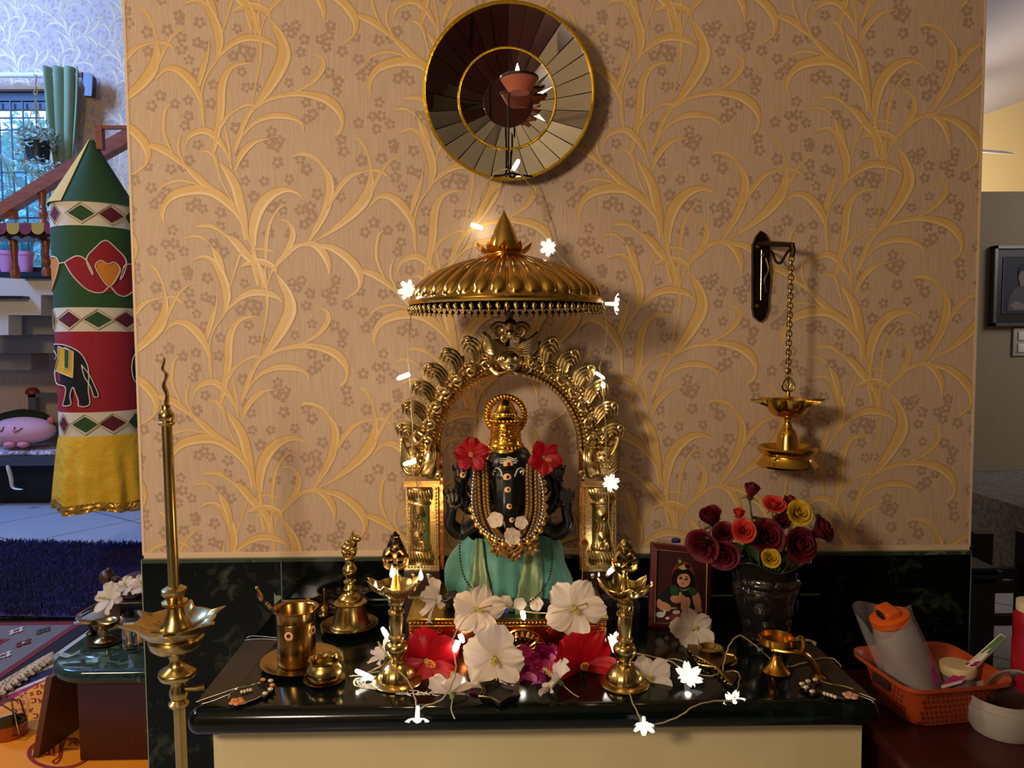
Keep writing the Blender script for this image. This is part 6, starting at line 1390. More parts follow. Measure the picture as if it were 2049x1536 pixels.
# engraved plate with a tiny bell
te,ce,ke=vessel('engraved_plate','round engraved copper plate at the back by the brass bell','plate',676,1216,[(0,0),(50,0),(56,3),(61,10),(62,13),(59,13),(53,6),(46,4),(0,3)],mat('engraved_copper','7A5026',.3,1,bump=('voronoi',70,.6,.004)))
vessel('tiny_bell','tiny brass bell with a thin handle standing on the engraved plate','bell',650,1231,[(0,0),(13.5,0),(14,3),(11,7),(11,12),(9,17),(5,21),(2.5,23),(2.5,26),(2,28),(2,34),(2.6,40),(3,48),(2.4,50),(3,53),(2,56),(0,57)],M['brassold'],24,z0=ZC+4.5*ke)
tb,cb,kb=vessel('brass_plate','round brass plate under the tall hand bell','plate',700,1257,[(0,0),(40,0),(50,3),(57,9),(58,12),(55,12),(48,7),(40,4),(0,4)],M['brassold'])
z0=ZC+5*kb
t,c,k=vessel('hand_bell','tall brass hand bell with a bull figure finial on its plate','bell',702,1255,[(0,0),(41,0),(42,3),(40,5),(40,8),(37,10),(33,30),(28,47),(27,50),(33,52),(34,54),(30,57),(24,58),(25,60),(24,64),(16,70),(12,74),(12,80)],M['brass'],44,z0=z0,part='bell_body')
mb=MB(); mb.lathe([(r*k,z0+h*k) for r,h in((12,79),(14,81),(12,84),(10,92),(13,94),(13,97),(9,100),(9,105),(14,112),(15,119),(13,125),(9,130),(9,140),(11,143),(9,146),(13,149),(13,152),(10,154))],30,(c[0],c[1],0)); obj('handle',mb,M['brass'],t,ang=45)
mb=MB(); g=lambda dx,h,o=0:(c[0]+dx*k,c[1]-o,z0+h*k)
mb.ball(g(0,164),(.018,.013,.012),14,10); mb.ball(g(-8,158,.006),(.008,.008,.007),10,8); mb.ball(g(9,158,.006),(.008,.008,.007),10,8); mb.ball(g(-3,174),(.008,.008,.008),10,8); mb.tube([g(6,168),g(9,178),g(10,184)],[.010,.009,.008],10); mb.ball(g(13,185,.004),(.013,.008,.008),12,8); mb.ball(g(20,184,.005),(.006,.006,.006),10,8)
for e in(-1,1): mb.tube([g(7,190,.004*e),g(6,196,.008*e),g(9,199,.007*e)],[.0026,.002,.0008],6); mb.ball(g(8,188,.011*e),(.003,.006,.003),8,6)
obj('bull_finial',mb,M['brass'],t,ang=0)
# beaded footprint ornaments
jb=mat('black_bead_cloth','0D0C0B',.35,bump=('voronoi',260,.6,.001)); pearl=mat('pearl_bead','D2BE9C',.25,.3); ora=mat('orange_bead','C77A42',.3); pnk=mat('pink_bead','B98874',.3)
def footprint(label,pts_out,toes,dots,flower,mir):
    P=[atz(x,y,ZC+.001) for x,y in pts_out]; cx=sum(p[0] for p in P)/len(P); cy=sum(p[1] for p in P)/len(P); t=thing('beaded_footprint',label,'footprint ornament',(cx,cy,ZC),'beaded footprint ornaments')
    q=cr([(p[0],p[1]) for p in P],5,True); mb=MB(); mb.prism(q,lambda p:(p[0],p[1],ZC+.0008),lambda p:(p[0],p[1],ZC+.005)); obj('sole',mb,jb,t,smooth=False)
    mb=MB(); mb.tube([(p[0],p[1],ZC+.005) for p in q],.0016,5,closed=True); obj('silver_edge',mb,M['silver'] if not mir else M['brassold'],t)
    for (x0,y0,x1,y1,mi) in toes:
        a=Vector(atz(x0,y0,ZC+.004)); b=Vector(atz(x1,y1,ZC+.004)); mb=MB(); mb.tube([tuple(a),tuple(b)],[.005,.0052],8); mb.ball(tuple(b),.0054,10,8); obj('toe',mb,jb,t)
        mb=MB(); m_=b+(b-a).normalized()*.001; mb.ball((m_.x,m_.y,ZC+.010),(.0055,.004,.0035),10,6); obj('toe_bead',mb,(pearl,ora)[mi],t)
    mb=MB()
    for x,y in dots: p=atz(x,y,ZC+.008); mb.ball(p,.0035,8,6)
    obj('pearl_row',mb,pearl,t); mb=MB(); fx_,fy_=flower; p=atz(fx_,fy_,ZC+.007)
    for i in range(5): mb.ball((p[0]+.008*cos(i*1.256),p[1]+.008*sin(i*1.256),ZC+.007),(.0062,.0062,.003),10,6)
    mb.ball((p[0],p[1],ZC+.009),.003,8,6); obj('bead_flower',mb,pnk if mir else ora,t)
footprint('black beaded footprint ornament at the left front corner of the shelf',[(459,1397),(466,1386),(480,1380),(498,1376),(518,1370),(530,1374),(534,1386),(524,1396),(506,1405),(486,1411),(468,1410),(459,1404)],[(518,1378),(526,1364,)+(0,)] and [(520,1374,526,1366,1),(526,1376,541,1368,0),(530,1381,544,1377,1),(530,1386,540,1385,0),(526,1391,530,1393,0)],[(484,1384),(490,1383),(496,1381),(502,1380)],(474,1403),False)
footprint('black beaded footprint ornament at the right front corner of the shelf',[(1630,1372),(1640,1366),(1660,1372),(1684,1376),(1705,1382),(1716,1390),(1712,1398),(1696,1401),(1674,1398),(1652,1392),(1634,1386),(1628,1379)],[(1638,1372,1632,1366,0),(1632,1374,1618,1369,0),(1630,1378,1606,1374,0),(1630,1382,1614,1381,0),(1634,1386,1626,1389,0)],[(1650,1387),(1657,1389),(1664,1391),(1671,1394)],(1702,1391),True)
# star shaped dish at the front centre
c=atz(1000,1395,ZC); t=thing('star_dish','black star shaped dish of petals under the front flowers','dish',(c[0],c[1],ZC)); k=K(c[1]); mb=MB()
def star(r,z): return [(c[0]+r*k*(1 if i%2==0 else .72)*cos(PI*i/6+PI/2),c[1]+r*k*(1 if i%2==0 else .72)*sin(PI*i/6+PI/2)*1.2,z) for i in range(12)]
rs=[star(36,ZC+.001),star(46,ZC+.012),star(49,ZC+.014),star(46,ZC+.015),star(34,ZC+.005)]; V=[v for r in rs for v in r]; mb.add(V,[(i*12+j,i*12+(j+1)%12,(i+1)*12+(j+1)%12,(i+1)*12+j) for i in range(4) for j in range(12)]+[tuple(reversed(range(12))),tuple(48+j for j in range(12))]); obj('dish_body',mb,M['black'],t,smooth=False)
mb=MB(); mb.tube(star(48,ZC+.0155),.0012,5,closed=True); mb.tube(star(41,ZC+.0135),.0011,5,closed=True); obj('gilt_line',mb,M['brassold'],t)
# ================================================================ PICTURE, SPEAR, STONE
Yf=-.16; c0=atz(1296,1252,ZC); Yf=c0[1]+.0; 
t=thing('framed_picture','maroon framed devotional picture of a crawling child leaning by the right lamp','picture',(atz(1357,1256,ZC)[0],Yf,ZC))
lean=.030; fz0=ZC+.002
def fp(px,py,o=0): # frame plane, leaning back
    p=at(px,py,Yf); s=(p[2]-fz0)/.22; q=at(px,py,Yf+lean*max(0,s)); return (q[0],q[1]-o,q[2])
O=[(1303,1085),(1425,1098),(1418,1260),(1296,1251)]; I=[(1312,1097),(1413,1106),(1410,1249),(1308,1242)]
mb=MB(); V=[fp(*p,.006) for p in O]+[fp(*p,.010) for p in I]+[fp(*p,-.008) for p in O]+[fp(*p,.002) for p in I]
fs=[]
for i in range(4): j=(i+1)%4; fs+=[(i,j,4+j,4+i),(8+i,i,j,8+j)[::-1],(4+i,4+j,12+j,12+i)]
fs.append((8,9,10,11)); mb.add(V,fs); obj('frame',mb,mat('maroon_frame','5A1C22',.25,noise=(20,'43131A',(1,1,1),.3)),t,smooth=False)
mb=MB(); 
for a,b in zip(I,I[1:]+I[:1]): mb.tube([fp(*a,.010),fp(*b,.010)],.0013,5)
obj('gilt_line',mb,mat('gilt_beading','E2C27A',.25,.9),t)
PC=[mat('print_'+n,h_,.35) for n,h_ in(('maroon','3E1D22'),('glow','7A3226'),('skin','C98E6E'),('hair','17110F'),('green','2C4A2A'),('gold','B39A5A'),('darkcloth','15201A'),('white','C9C2BA'),('rust','7A3426'),('blush','B97058'))]
mb=MB(); cnt=[0]
def sh(pts,mi,k_=4,close=True):
    cnt[0]+=1; q=cr(pts,k_,True) if k_>1 else pts; o=.003+.00012*cnt[0]; mb.mat(mi).add([fp(x,y,o) for x,y in q],[tuple(range(len(q)))])
def ov(cx,cy,rx,ry,mi,rot=0): sh([(cx+rx*cos(a)*cos(rot)-ry*sin(a)*sin(rot),cy+rx*cos(a)*sin(rot)+ry*sin(a)*cos(rot)) for a in [2*PI*i/14 for i in range(14)]],mi,1)
sh([(1311,1096),(1414,1105),(1411,1250),(1307,1243)],0,1); ov(1366,1148,22,26,1)
sh([(1315,1204),(1322,1186),(1338,1172),(1352,1168),(1354,1190),(1345,1204)],6); ov(1328,1212,15,9,2,.4); ov(1318,1206,6,9,2); sh([(1345,1150),(1352,1138),(1372,1136),(1384,1144),(1388,1160),(1386,1176),(1346,1176)],3)
sh([(1352,1172),(1386,1172),(1394,1188),(1390,1212),(1362,1216),(1352,1200)],6); ov(1371,1207,9,15,2,.35); ov(1352,1197,12,8,2,.2); ov(1363,1196,8,9,2,-.5); sh([(1384,1186),(1396,1184),(1402,1204),(1400,1216),(1390,1214)],2); ov(1397,1218,8,5,2,.3)
sh([(1342,1170),(1354,1172),(1356,1186),(1348,1190),(1341,1184)],4); sh([(1376,1172),(1390,1176),(1394,1186),(1384,1190),(1378,1184)],4)
ov(1367,1159,13.5,14.5,2); ov(1367,1163,11,10,2); sh([(1353,1156),(1355,1144),(1366,1140),(1378,1143),(1382,1156),(1376,1147),(1366,1146),(1358,1149)],3); ov(1361,1155,3.6,2,3); ov(1372,1157,3.6,2,3); ov(1365,1166,3.2,1.3,8); sh([(1366,1157),(1364,1163),(1368,1163)],9,1); sh([(1357,1151),(1361,1150),(1364,1152)],3,1); sh([(1369,1152),(1373,1151),(1377,1154)],3,1)
ov(1366,1133,9,5,5); ov(1374,1131,5,4,3); sh([(1353,1118),(1356,1128),(1362,1130),(1363,1118),(1358,1114)],4); ov(1359,1121,2.4,3,5); sh([(1356,1174),(1366,1180),(1378,1175),(1366,1178)],5,2); ov(1360,1187,3,6,5)
ov(1320,1227,9,6,7); sh([(1325,1226),(1327,1218),(1331,1219),(1329,1228)],7); ov(1350,1232,14,7,8); ov(1352,1222,8,4,7); ov(1334,1234,4,3,7); ov(1393,1230,6,4,7); ov(1346,1214,8,2,5)
obj('picture_print',mb,PC,t,smooth=False,label='printed picture of a crawling child')
mb=MB(); p=fp(1353,1086,-.001); mb.lathe([(0,p[2]+.0015),(.010,p[2]+.002),(.011,p[2]+.006),(.008,p[2]+.011),(0,p[2]+.013)],10,(p[0],p[1]+.000,0)); tag(obj('glass_marble',mb,mat('blue_glass','0D1560',.05,coat=1),ang=20),'dark blue glass bead sitting on top of the picture frame','bead')
c=atz(1164,1186,ZC+.0); Yv=-.31; b=at(1163,1196,Yv); t=thing('leaf_spear','thin brass spear with leaf shaped head standing beside the silk','spear',(b[0],Yv,PT)); mb=MB()
q=lambda px,py:(at(px,py,Yv)[0],Yv,at(px,py,Yv)[2]); mb.tube([(at(1163,1215,Yv)[0],Yv,PT),q(1167,1105)],.0014,6); obj('shaft',mb,M['brass'],t); mb=MB(); slab(mb,cr([(1168,1071),(1173,1078),(1178,1087),(1176,1094),(1168,1104),(1161,1095),(1158,1087),(1163,1078)],3,True),Yv-.002,.004); obj('leaf_head',mb,M['brass'],t,smooth=False); mb=MB(); p=q(1169,1084); mb.ball((p[0],Yv-.002,p[2]),(.006,.0012,.006),10,6); obj('kumkum_dot',mb,M['kumkum'],t)
c=atz(1248,1262,ZC); t=thing('carved_stone','small dark carved stone block behind the right oil lamp','carved stone',(c[0],c[1]+.02,ZC)); Yc=c[1]; mb=MB(); slab(mb,[(1208,1268),(1206,1200),(1230,1194),(1270,1196),(1281,1208),(1279,1264),(1262,1270)],Yc,.035); sm=mat('carved_basalt','1B1A1C',.35); obj('block',mb,sm,t,smooth=False); mb=MB(); q=lambda px,py:(at(px,py,Yc)[0],Yc-.003,at(px,py,Yc)[2])
for (px,py,r) in((1222,1240,9),(1222,1214,7),(1240,1225,6),(1260,1230,12)): mb.tube([(q(px,py)[0]+r*K(Yc)*(1-i/18)*cos(i*.7),Yc-.003,q(px,py)[2]+r*K(Yc)*(1-i/18)*sin(i*.7)) for i in range(16)],.003,6)
obj('carving',mb,sm,t)
# ================================================================ VASE AND ROSES
c=atz(1530,1268,ZC); vx,vy=c[0],c[1]; k=K(vy); gv=mat('smoked_glass','3B3936',.06,.75,coat=1)
t=thing('glass_vase','smoky silvered glass vase with a wide wavy mouth full of roses','vase',(vx,vy,ZC))
def vf(r,z,a,i):
    h=(z-ZC)/k; w_=max(0,(h-120)/45); lob=sin(a*4+.6)*.055*max(0,1-abs(h-55)/50)
    return (r*(1+.07*w_*sin(a*5+1)+lob*.7),z+.010*w_*sin(a*5+.3))
mb=MB(); prof=cr([(0,0),(44,0),(47,3),(46,14),(52,34),(60,62),(67,92),(68,104),(66,112),(70,126),(80,148),(88,160),(85,160),(76,146),(66,124),(62,108),(62,92),(54,60),(44,30),(0,22)],3)
mb.lathe([(max(r,0)*k,ZC+.0008+max(h,0)*k) for r,h in prof],90,(vx,vy,0),fx=vf); obj('vase_body',mb,gv,t,ang=0)
mb=MB()
def bump_(a,h,sx,sz,r):
    p=(vx+r*k*sin(a),vy-r*k*cos(a),ZC+h*k); mb.ball(p,(sx*k,8*k,sz*k),16,10,R=Matrix.Rotation(a,3,'Z'))
for a in(-.95,-.05,.85): bump_(a+.5,70,17,24,58)
for a in(-1.3,-.35,.55): bump_(a+.15,36,16,19,48)
for a in(-.55,.35): bump_(a,122,34,13,66)
obj('moulded_panels',mb,gv,t,ang=0)
rcol={'dark':mat('dark_red_rose','74091F',.6,noise=(25,'4A0616',(1,1,1),.3),transl=.15),'coral':mat('coral_rose','D9432F',.55,noise=(25,'C23426',(1,1,1),.3),transl=.2),'yellow':mat('yellow_rose','DDB82A',.55,noise=(25,'C9A01E',(1,1,1),.3),transl=.2)}
grn=mat('rose_leaf','3A4A24',.5,noise=(30,'2A381C',(1,1,1),.3)); stg=mat('rose_stem','55662E',.5)
def rose(px,py,o,rpx,col,label,tilt=(0,-1,.6),bud=False,seed=0,leaf=0):
    Y=vy-o; c=Vector(at(px,py,Y)); R=rpx*K(Y)*.84; rn=random.Random(seed); t=thing('rose',label,'rose',tuple(c))
    q=Vector(tilt).normalized().to_track_quat('Z','Y').to_matrix().to_4x4(); Mx=Matrix.Translation(c)@q
    n=0
    for ringi,(cnt_,r0,hgt,opn,wd) in enumerate(((3,.16,.95,.05,1.1),(4,.34,1.0,.16,.95),(5,.58,.92,.36,.9),(5,.82,.78,.62,.9)) if not bud else ((3,.16,1.15,.02,1.1),(4,.36,1.1,.08,1.0),(4,.55,.95,.28,.9))):
        for k_ in range(cnt_):
            a0=2*PI*k_/cnt_+ringi*.7+rn.uniform(-.15,.15); j=rn.uniform(-.06,.06)
            def f(u,v,a0=a0,j=j):
                s=2*u-1; an=a0+s*wd*PI/cnt_*1.35; rr=R*(r0*(.25+.75*min(1,v*1.6))+(opn+j)*max(0,v-.5)**1.5*1.6); z=R*(-.55+v*(hgt+.35)*(1-.10*s*s)-max(0,v-.75)*opn*1.6+.03*sin(s*5+a0))
                return (rr*cos(an),rr*sin(an),z)
            mb=MB(); mb.xf(Mx).patch(f,9,8); n+=1; obj('petal',mb,rcol[col],t,ang=0)
    mb=MB(); mb.xf(Mx).lathe([(R*.1,-R*.75),(R*.22,-R*.68),(R*.3,-R*.5),(R*.2,-R*.42)],10); 
    for k_ in range(5):
        a=k_*1.256; mb.tube([(R*.25*cos(a),R*.25*sin(a),-R*.55),(R*.6*cos(a),R*.6*sin(a),-R*.55),(R*.85*cos(a),R*.85*sin(a),-R*.75)],[R*.1,R*.09,R*.01],5,flat=.3)
    obj('sepals',mb,grn,t)
    tip=Mx@Vector((0,0,-R*.7)); mb=MB(); ft=(vx+(c.x-vx)*.25,vy+(c.y-vy)*.2,ZC+.13); mb.tube(cr([tuple(tip),tuple(tip.lerp(Vector(ft),.5)+Vector((0,0,-.01))),ft],4),.0022,6); obj('stem',mb,stg,t)
    for l in range(leaf):
        b=tip.lerp(Vector(ft),.25+.3*l); d=Vector((rn.uniform(-1,1),-.6,rn.uniform(-.5,.3))).normalized(); u_=d.cross(Vector((0,0,1))).normalized(); LL=.042; mb=MB()
        mb.patch(lambda u,v:tuple(b+d*(LL*v)+u_*((2*u-1)*.016*sin(PI*min(1,v*.95+.02)))+Vector((0,0,.006*abs(2*u-1)-.012*v*v))),5,8); obj('leaf',mb,grn,t,ang=0)
RS=[(1503,985,.02,27,'dark','dark red rosebud at the very top of the bouquet',(.15,-.2,1),True,1,1),(1425,1040,.0,38,'dark','dark red rose at the upper left edge of the bouquet',(-.35,-.5,.8),True,2,1),
(1408,1088,.045,38,'dark','dark red rose drooping lowest at the left edge of the bouquet',(-.6,-.7,-.2),False,3,0),(1448,1108,.06,34,'dark','dark red rose hanging over the vase lip at left',(-.3,-.9,-.2),False,4,0),(1448,1066,.03,24,'dark','dark red rose tucked left of the coral pair',(-.2,-.8,.4),False,5,2),
(1532,1074,.05,38,'dark','dark red rose in the middle of the bouquet under the upper coral rose',(0,-.9,.4),False,6,1),(1598,1090,.05,38,'dark','dark red rose above the right lip of the vase',(.25,-.9,.3),False,7,1),(1643,1062,.02,34,'dark','dark red rose at the far right of the bouquet',(.7,-.5,.5),False,8,2),(1575,1012,-.01,30,'dark','dark red rose behind the upper yellow rose',(.5,-.2,.8),True,9,0),(1566,1045,.01,20,'dark','small dark red rose behind the middle of the bouquet',(0,-.5,.6),False,10,1),
(1479,1030,.04,20,'coral','coral rosebud above the other left coral rose',(-.1,-.5,.9),True,11,0),(1487,1062,.07,26,'coral','frilled coral rose at left centre of the bouquet',(-.05,-.9,.4),False,12,1),(1549,1011,.04,24,'coral','coral rose beside the upper yellow rose',(-.05,-.6,.8),False,13,1),
(1597,1027,.045,28,'yellow','yellow rose open at the upper right of the bouquet',(.1,-.9,.45),False,14,1),(1541,1117,.075,21,'yellow','yellow rose resting low on the front lip of the vase',(0,-.85,.5),False,15,0)]
for a in RS: rose(*a)
# ================================================================ INCENSE HOLDER, LEAF DISH, HANGING LAMP
t,c,k=vessel('incense_holder','brass incense cup on a stem with a long curved handle, right of the vase','incense holder',1553,1344,[(0,0),(27,0),(28,3),(25,6),(17,14),(11,26),(8,36),(9,42),(13,47),(12,52),(8,57),(9,60),(14,61)],mat('warm_brass','C08A34',.25,1),32,part='stem_foot'); gb=t.children[0].active_material
mb=MB(); mb.lathe([(r*k,ZC+h*k) for r,h in((0,60),(28,60),(34,62),(35,76),(33,77),(31,66),(0,64))],36,(c[0],c[1],0)); obj('cup',mb,gb,t); Yh=c[1]; q=lambda px,py,o=0:(at(px,py,Yh-o)[0],Yh-o,at(px,py,Yh-o)[2])
mb=MB(); P=cr([q(1550,1300,.01),q(1575,1304,.02),q(1598,1306,.025),q(1615,1314,.028),q(1628,1330,.03),q(1636,1350,.032),(q(1637,1362,.034)[0],Yh-.034,ZC+.006)],5); mb.tube(P,[.004+.0025*min(1,i/12) for i in range(len(P))],8); 
P=cr([q(1598,1306,.025),q(1607,1296,.025),q(1606,1280,.025),q(1600,1274,.025),q(1592,1277,.025)],4); mb.tube(P,[.005,.0055,.006,.006,.006,.006,.006,.0055,.005,.0045,.004,.0035,.003,.0025,.002,.0015,.001],8); p=q(1637,1362,.034); mb.lathe([(0,ZC+.001),(.014,ZC+.001),(.014,ZC+.006),(.007,ZC+.010),(0,ZC+.011)],16,(p[0],Yh-.034,0)); obj('handle',mb,gb,t)
t=thing('leaf_lamp','flat ornate brass votive lamp with pierced tail in front of the vase','votive lamp',atz(1425,1325,ZC)); zq=lambda px,py,h=.004:atz(px,py,ZC+h)
mb=MB(); c=zq(1421,1302,.006); k=K(c[1]); mb.lathe([(0,ZC+.001),(12*k,ZC+.001),(20*k,ZC+.006),(26*k,ZC+.014),(24*k,ZC+.014),(16*k,ZC+.006),(0,ZC+.005)],28,(c[0],c[1],0)); obj('oil_cup',mb,M['brass'],t)
mb=MB(); mb.mat(0)
def plate(pts,h=.006): q_=cr([atz(x,y,ZC)[:2] for x,y in pts],3,True); mb.prism(q_,lambda p:(p[0],p[1],ZC+.001),lambda p:(p[0],p[1],ZC+h))
plate([(1376,1292),(1388,1288),(1400,1300),(1412,1314),(1430,1312),(1446,1306),(1470,1318),(1472,1326),(1452,1334),(1440,1340),(1452,1350),(1474,1352),(1472,1366),(1462,1372),(1448,1356),(1432,1338),(1412,1330),(1392,1316),(1378,1304)]); obj('openwork_plate',mb,M['brassold'],t,smooth=False)
mb=MB()
for P in([(1388,1316),(1398,1328),(1416,1332),(1434,1334)],[(1452,1308),(1470,1312),(1474,1324),(1462,1332)],[(1378,1300),(1392,1312),(1412,1322),(1432,1334),(1450,1354),(1464,1370)]): mb.tube([zq(x,y,.008) for x,y in cr(P,4)],.0024,6)
for i in range(14): s=i/13; mb.ball(zq(1380+84*s,1303+64*s+6*sin(s*9),.008),.0024,6,5)
obj('beaded_edge',mb,M['brass'],t)
# hanging lamp and its bracket
HY=-.012; t=thing('wall_bracket','dark bronze wall bracket with scrolled arm on the wallpaper','bracket',(at(1525,645,0)[0],0,at(1525,645,0)[2])); mb=MB()
slab(mb,[(1523,461),(1532,468),(1541,484),(1541,500),(1539,530),(1542,560),(1538,590),(1537,618),(1532,634),(1522,644),(1510,634),(1507,618),(1507,490),(1514,472)],HY-.002,.0135); obj('back_plate',mb,M['bronze'],t,smooth=False)
mb=MB(); w=lambda px,py,Y:(at(px,py,Y)[0],Y,at(px,py,Y)[2]); AYB=-.115
mb.tube([w(1518,488,-.018),w(1540,487,-.05),w(1584,490,AYB)],.0062,8); mb.tube(cr([w(1584,486,AYB),w(1587,500,AYB),w(1584,514,AYB)],3),.006,8); mb.tube(cr([w(1530,500,-.02),w(1545,505,-.04),w(1552,522,-.06),w(1562,526,-.075),w(1572,510,-.09),w(1582,497,-.11)],4),[.003]*21,7); mb.tube(cr([w(1532,515,-.018),w(1538,540,-.022),w(1530,560,-.02),w(1534,585,-.018)],4),.003,6); mb.ball(w(1530,510,-.02),(.008,.006,.008)); mb.ball(w(1518,494,-.018),.009); mb.ball(w(1517,612,-.018),.009); obj('scroll_arm',mb,M['bronze'],t)
mb=MB(); mb.tube([w(1524,500,-.018),w(1522,600,-.018)],.0012,6); obj('keeper_rod',mb,M['brass'],t)
HL=-.115; k=K(HL); hx,_,_=w(1576,860,HL); t=thing('hanging_lamp','polished brass hanging lamp on a long chain from the bracket','hanging lamp',(hx,HL,w(1576,935,HL)[2])); hz=lambda py:w(1576,py,HL)[2]
def hp(nm,prof,n=44,fx=None): mb=MB(); mb.lathe([(r*k,hz(y)) for r,y in prof],n,(hx,HL,0),fx=fx); return obj(nm,mb,M['brasspol'],t,ang=45)
hp('drip_tray',[(0,930),(58,932),(60,928),(54,922),(48,914),(47,910),(58,902),(60,896),(57,893),(48,900),(40,905),(20,906)])
hp('bell_stem',[(24,906),(23,900),(20,876),(18,868),(15,860),(10,856),(7,846),(7,838),(12,832)])
hp('lamp_bowl',[(12,834),(24,833),(34,827),(42,813),(46,801),(47,798),(44,799),(38,814),(28,825),(0,827)],96,lambda r,z,a,i:(r*(1+(.62*max(0,1-abs((a-.0+PI/6)%(PI/3)-PI/6)/.10) if 4<=i<=6 else 0)),z))
mb=MB(); mb.lathe([(6*k,hz(826)),(6*k,hz(800)),(9*k,hz(797)),(5*k,hz(792)),(4*k,hz(783)),(0,hz(781))],20,(hx,HL,0)); obj('spindle',mb,M['brasspol'],t)
mb=MB(); fq=lambda px,py:(at(px,py,HL)[0],HL,at(px,py,HL)[2])
for sg in(-1,1): mb.tube(cr([fq(1577,783),fq(1577+sg*9,780),fq(1577+sg*12,770),fq(1577+sg*6,760),fq(1577,752),fq(1577+sg*3,745)],4),.0026,7); mb.tube([fq(1577,780),fq(1577+sg*6,768)],.002,6)
mb.tube([fq(1577,782),fq(1577,750)],.0026,7); mb.ball(fq(1577,742),(.008,.005,.008)); obj('hook_ornament',mb,M['brass'],t)
n=24; proto=None
for i in range(n):
    y=513+(738-513)*(i+.5)/n; x=1584-(1584-1577)*(i+.5)/n; p=fq(x,y)
    mb=MB(); R=7.0*k; q_=[(R*.78*cos(a),0,R*sin(a)) for a in [2*PI*j/12 for j in range(12)]]
    if i%2: q_=[(v[0]*.5,v[0]*.8,v[2]) for v in q_]
    mb.tube([(p[0]+v[0],p[1]+v[1],p[2]+v[2]) for v in q_],.0016,5,closed=True); obj('chain_link',mb,M['brass'],t)
# ================================================================ HIBISCUS AND OTHER FLOWERS
def hib(kind,px,py,Y,Rpx,d,roll,label,seed,**kw):
    R=Rpx*K(Y); p=at(px,py,Y)
    if kind=='red': t=hibiscus('hibiscus',R,M['red'],M['stamenred'],M['pollen'],label,'flower',seed=seed,**kw)
    else: t=hibiscus('hibiscus',R,M['whitep'],M['stalk'],M['pollen'],label,'flower',seed=seed,**kw)
    return aim(t,p,d,roll)
hib('red',942,910,-.325,38,(-.12,-1,.15),.3,'red hibiscus tucked at the idol ear on the left','3',stalk=0,stamen=.55,openn=.22)
hib('red',1091,916,-.325,37,(.25,-1,-.05),.9,'red hibiscus tucked at the idol ear on the right','4',stalk=0,stamen=1.15,openn=.25)
hib('red',858,1328,-.44,70,(.25,-1,.25),.5,'large red hibiscus in front of the pedestal, left of two',5,stalk=0,stamen=.5,openn=.45,wide=.5)
hib('red',1172,1338,-.44,76,(.05,-1,.30),1.0,'large red hibiscus in front of the pedestal, right of two',6,stalk=0,stamen=.45,openn=.5,wide=.5)
hib('white',956,1222,-.385,56,(.1,-1,.15),1.35,'white hibiscus draped over the left top edge of the pedestal',7,stalk=0,stamen=.35,openn=.25)
hib('white',985,1322,-.475,70,(-.22,-1,.22),1.55,'large pinkish white hibiscus at the front centre between the red flowers',8,stalk=0,stamen=.5,openn=.38,wide=.52)
hib('white',905,1370,-.51,52,(-.05,.75,.55),.4,'white hibiscus lying face down at the front edge, stalk towards the viewer',9,stalk=.8)
hib('white',1105,1352,-.50,47,(-.75,.25,.55),.2,'white hibiscus on its side left of the right red flower',10,stalk=1.1)
hib('white',1150,1217,-.375,62,(-.05,-1,.20),1.1,'white hibiscus draped over the right top edge of the pedestal',11,stalk=0,stamen=.3,openn=.25)
hib('white',860,1198,-.33,46,(-.9,-.35,.25),.4,'white hibiscus on its side at the left end of the pedestal top',12,stalk=.3,stamen=1.2)
hib('white',765,1300,-.40,38,(-.5,-.3,.8),.8,'white hibiscus behind the left oil lamp foot',13,stalk=.8)
hib('white',1300,1357,-.47,50,(-.05,-.85,.55),.7,'white hibiscus lying open right of the right oil lamp',14,stalk=0,stamen=.4,openn=.28)
hib('white',1388,1258,-.30,46,(-.15,-.9,.4),.5,'white hibiscus leaning on the framed picture corner',15,stalk=.4,stamen=.3,openn=.3)
# hibiscus on the wooden sandals
for (px,py,Yh_,R,d,lab,s) in((212,1197,.70,34,(-.3,-.8,.5),'white hibiscus in front of the wooden sandals',16),(250,1170,.82,24,(-.1,-.7,.9),'white hibiscus on top of the left wooden sandal',17),(284,1168,.82,26,(.2,-.7,.9),'white hibiscus on top of the right wooden sandal',18)): hib('white',px,py,Yh_,R,d,.4,lab,s,stalk=.5)
# small white flowers on and before the idol
sp=small_flower('jasmine_flower',.018,M['whitep'],'small white five petalled flower on the garland, leftmost of three','small white flowers')
L_=[(992,1040,-.335,17,'small white flower on the garland, leftmost of three'),(1043,1045,-.335,14,'small white flower on the garland, rightmost of three'),(1025,1073,-.352,18,'small white flower on the garland, lowest of three'),(1012,1204,-.325,15,'small white flower on the pedestal, left of the three at the silk hem'),(1040,1208,-.33,14,'small white flower on the pedestal, middle of the three at the silk hem'),(1073,1207,-.33,15,'small white flower on the pedestal, right of the three at the silk hem')]
rn=random.Random(21)
for i,(px,py,Y,R,lab) in enumerate(L_):
    o=sp if i==0 else dup(sp); s=R*K(Y)/.018; o.scale=(s,s,s); aim(o,at(px,py,Y),(rn.uniform(-.3,.3),-1,rn.uniform(.1,.5)),rn.random()*3); o['label']=lab
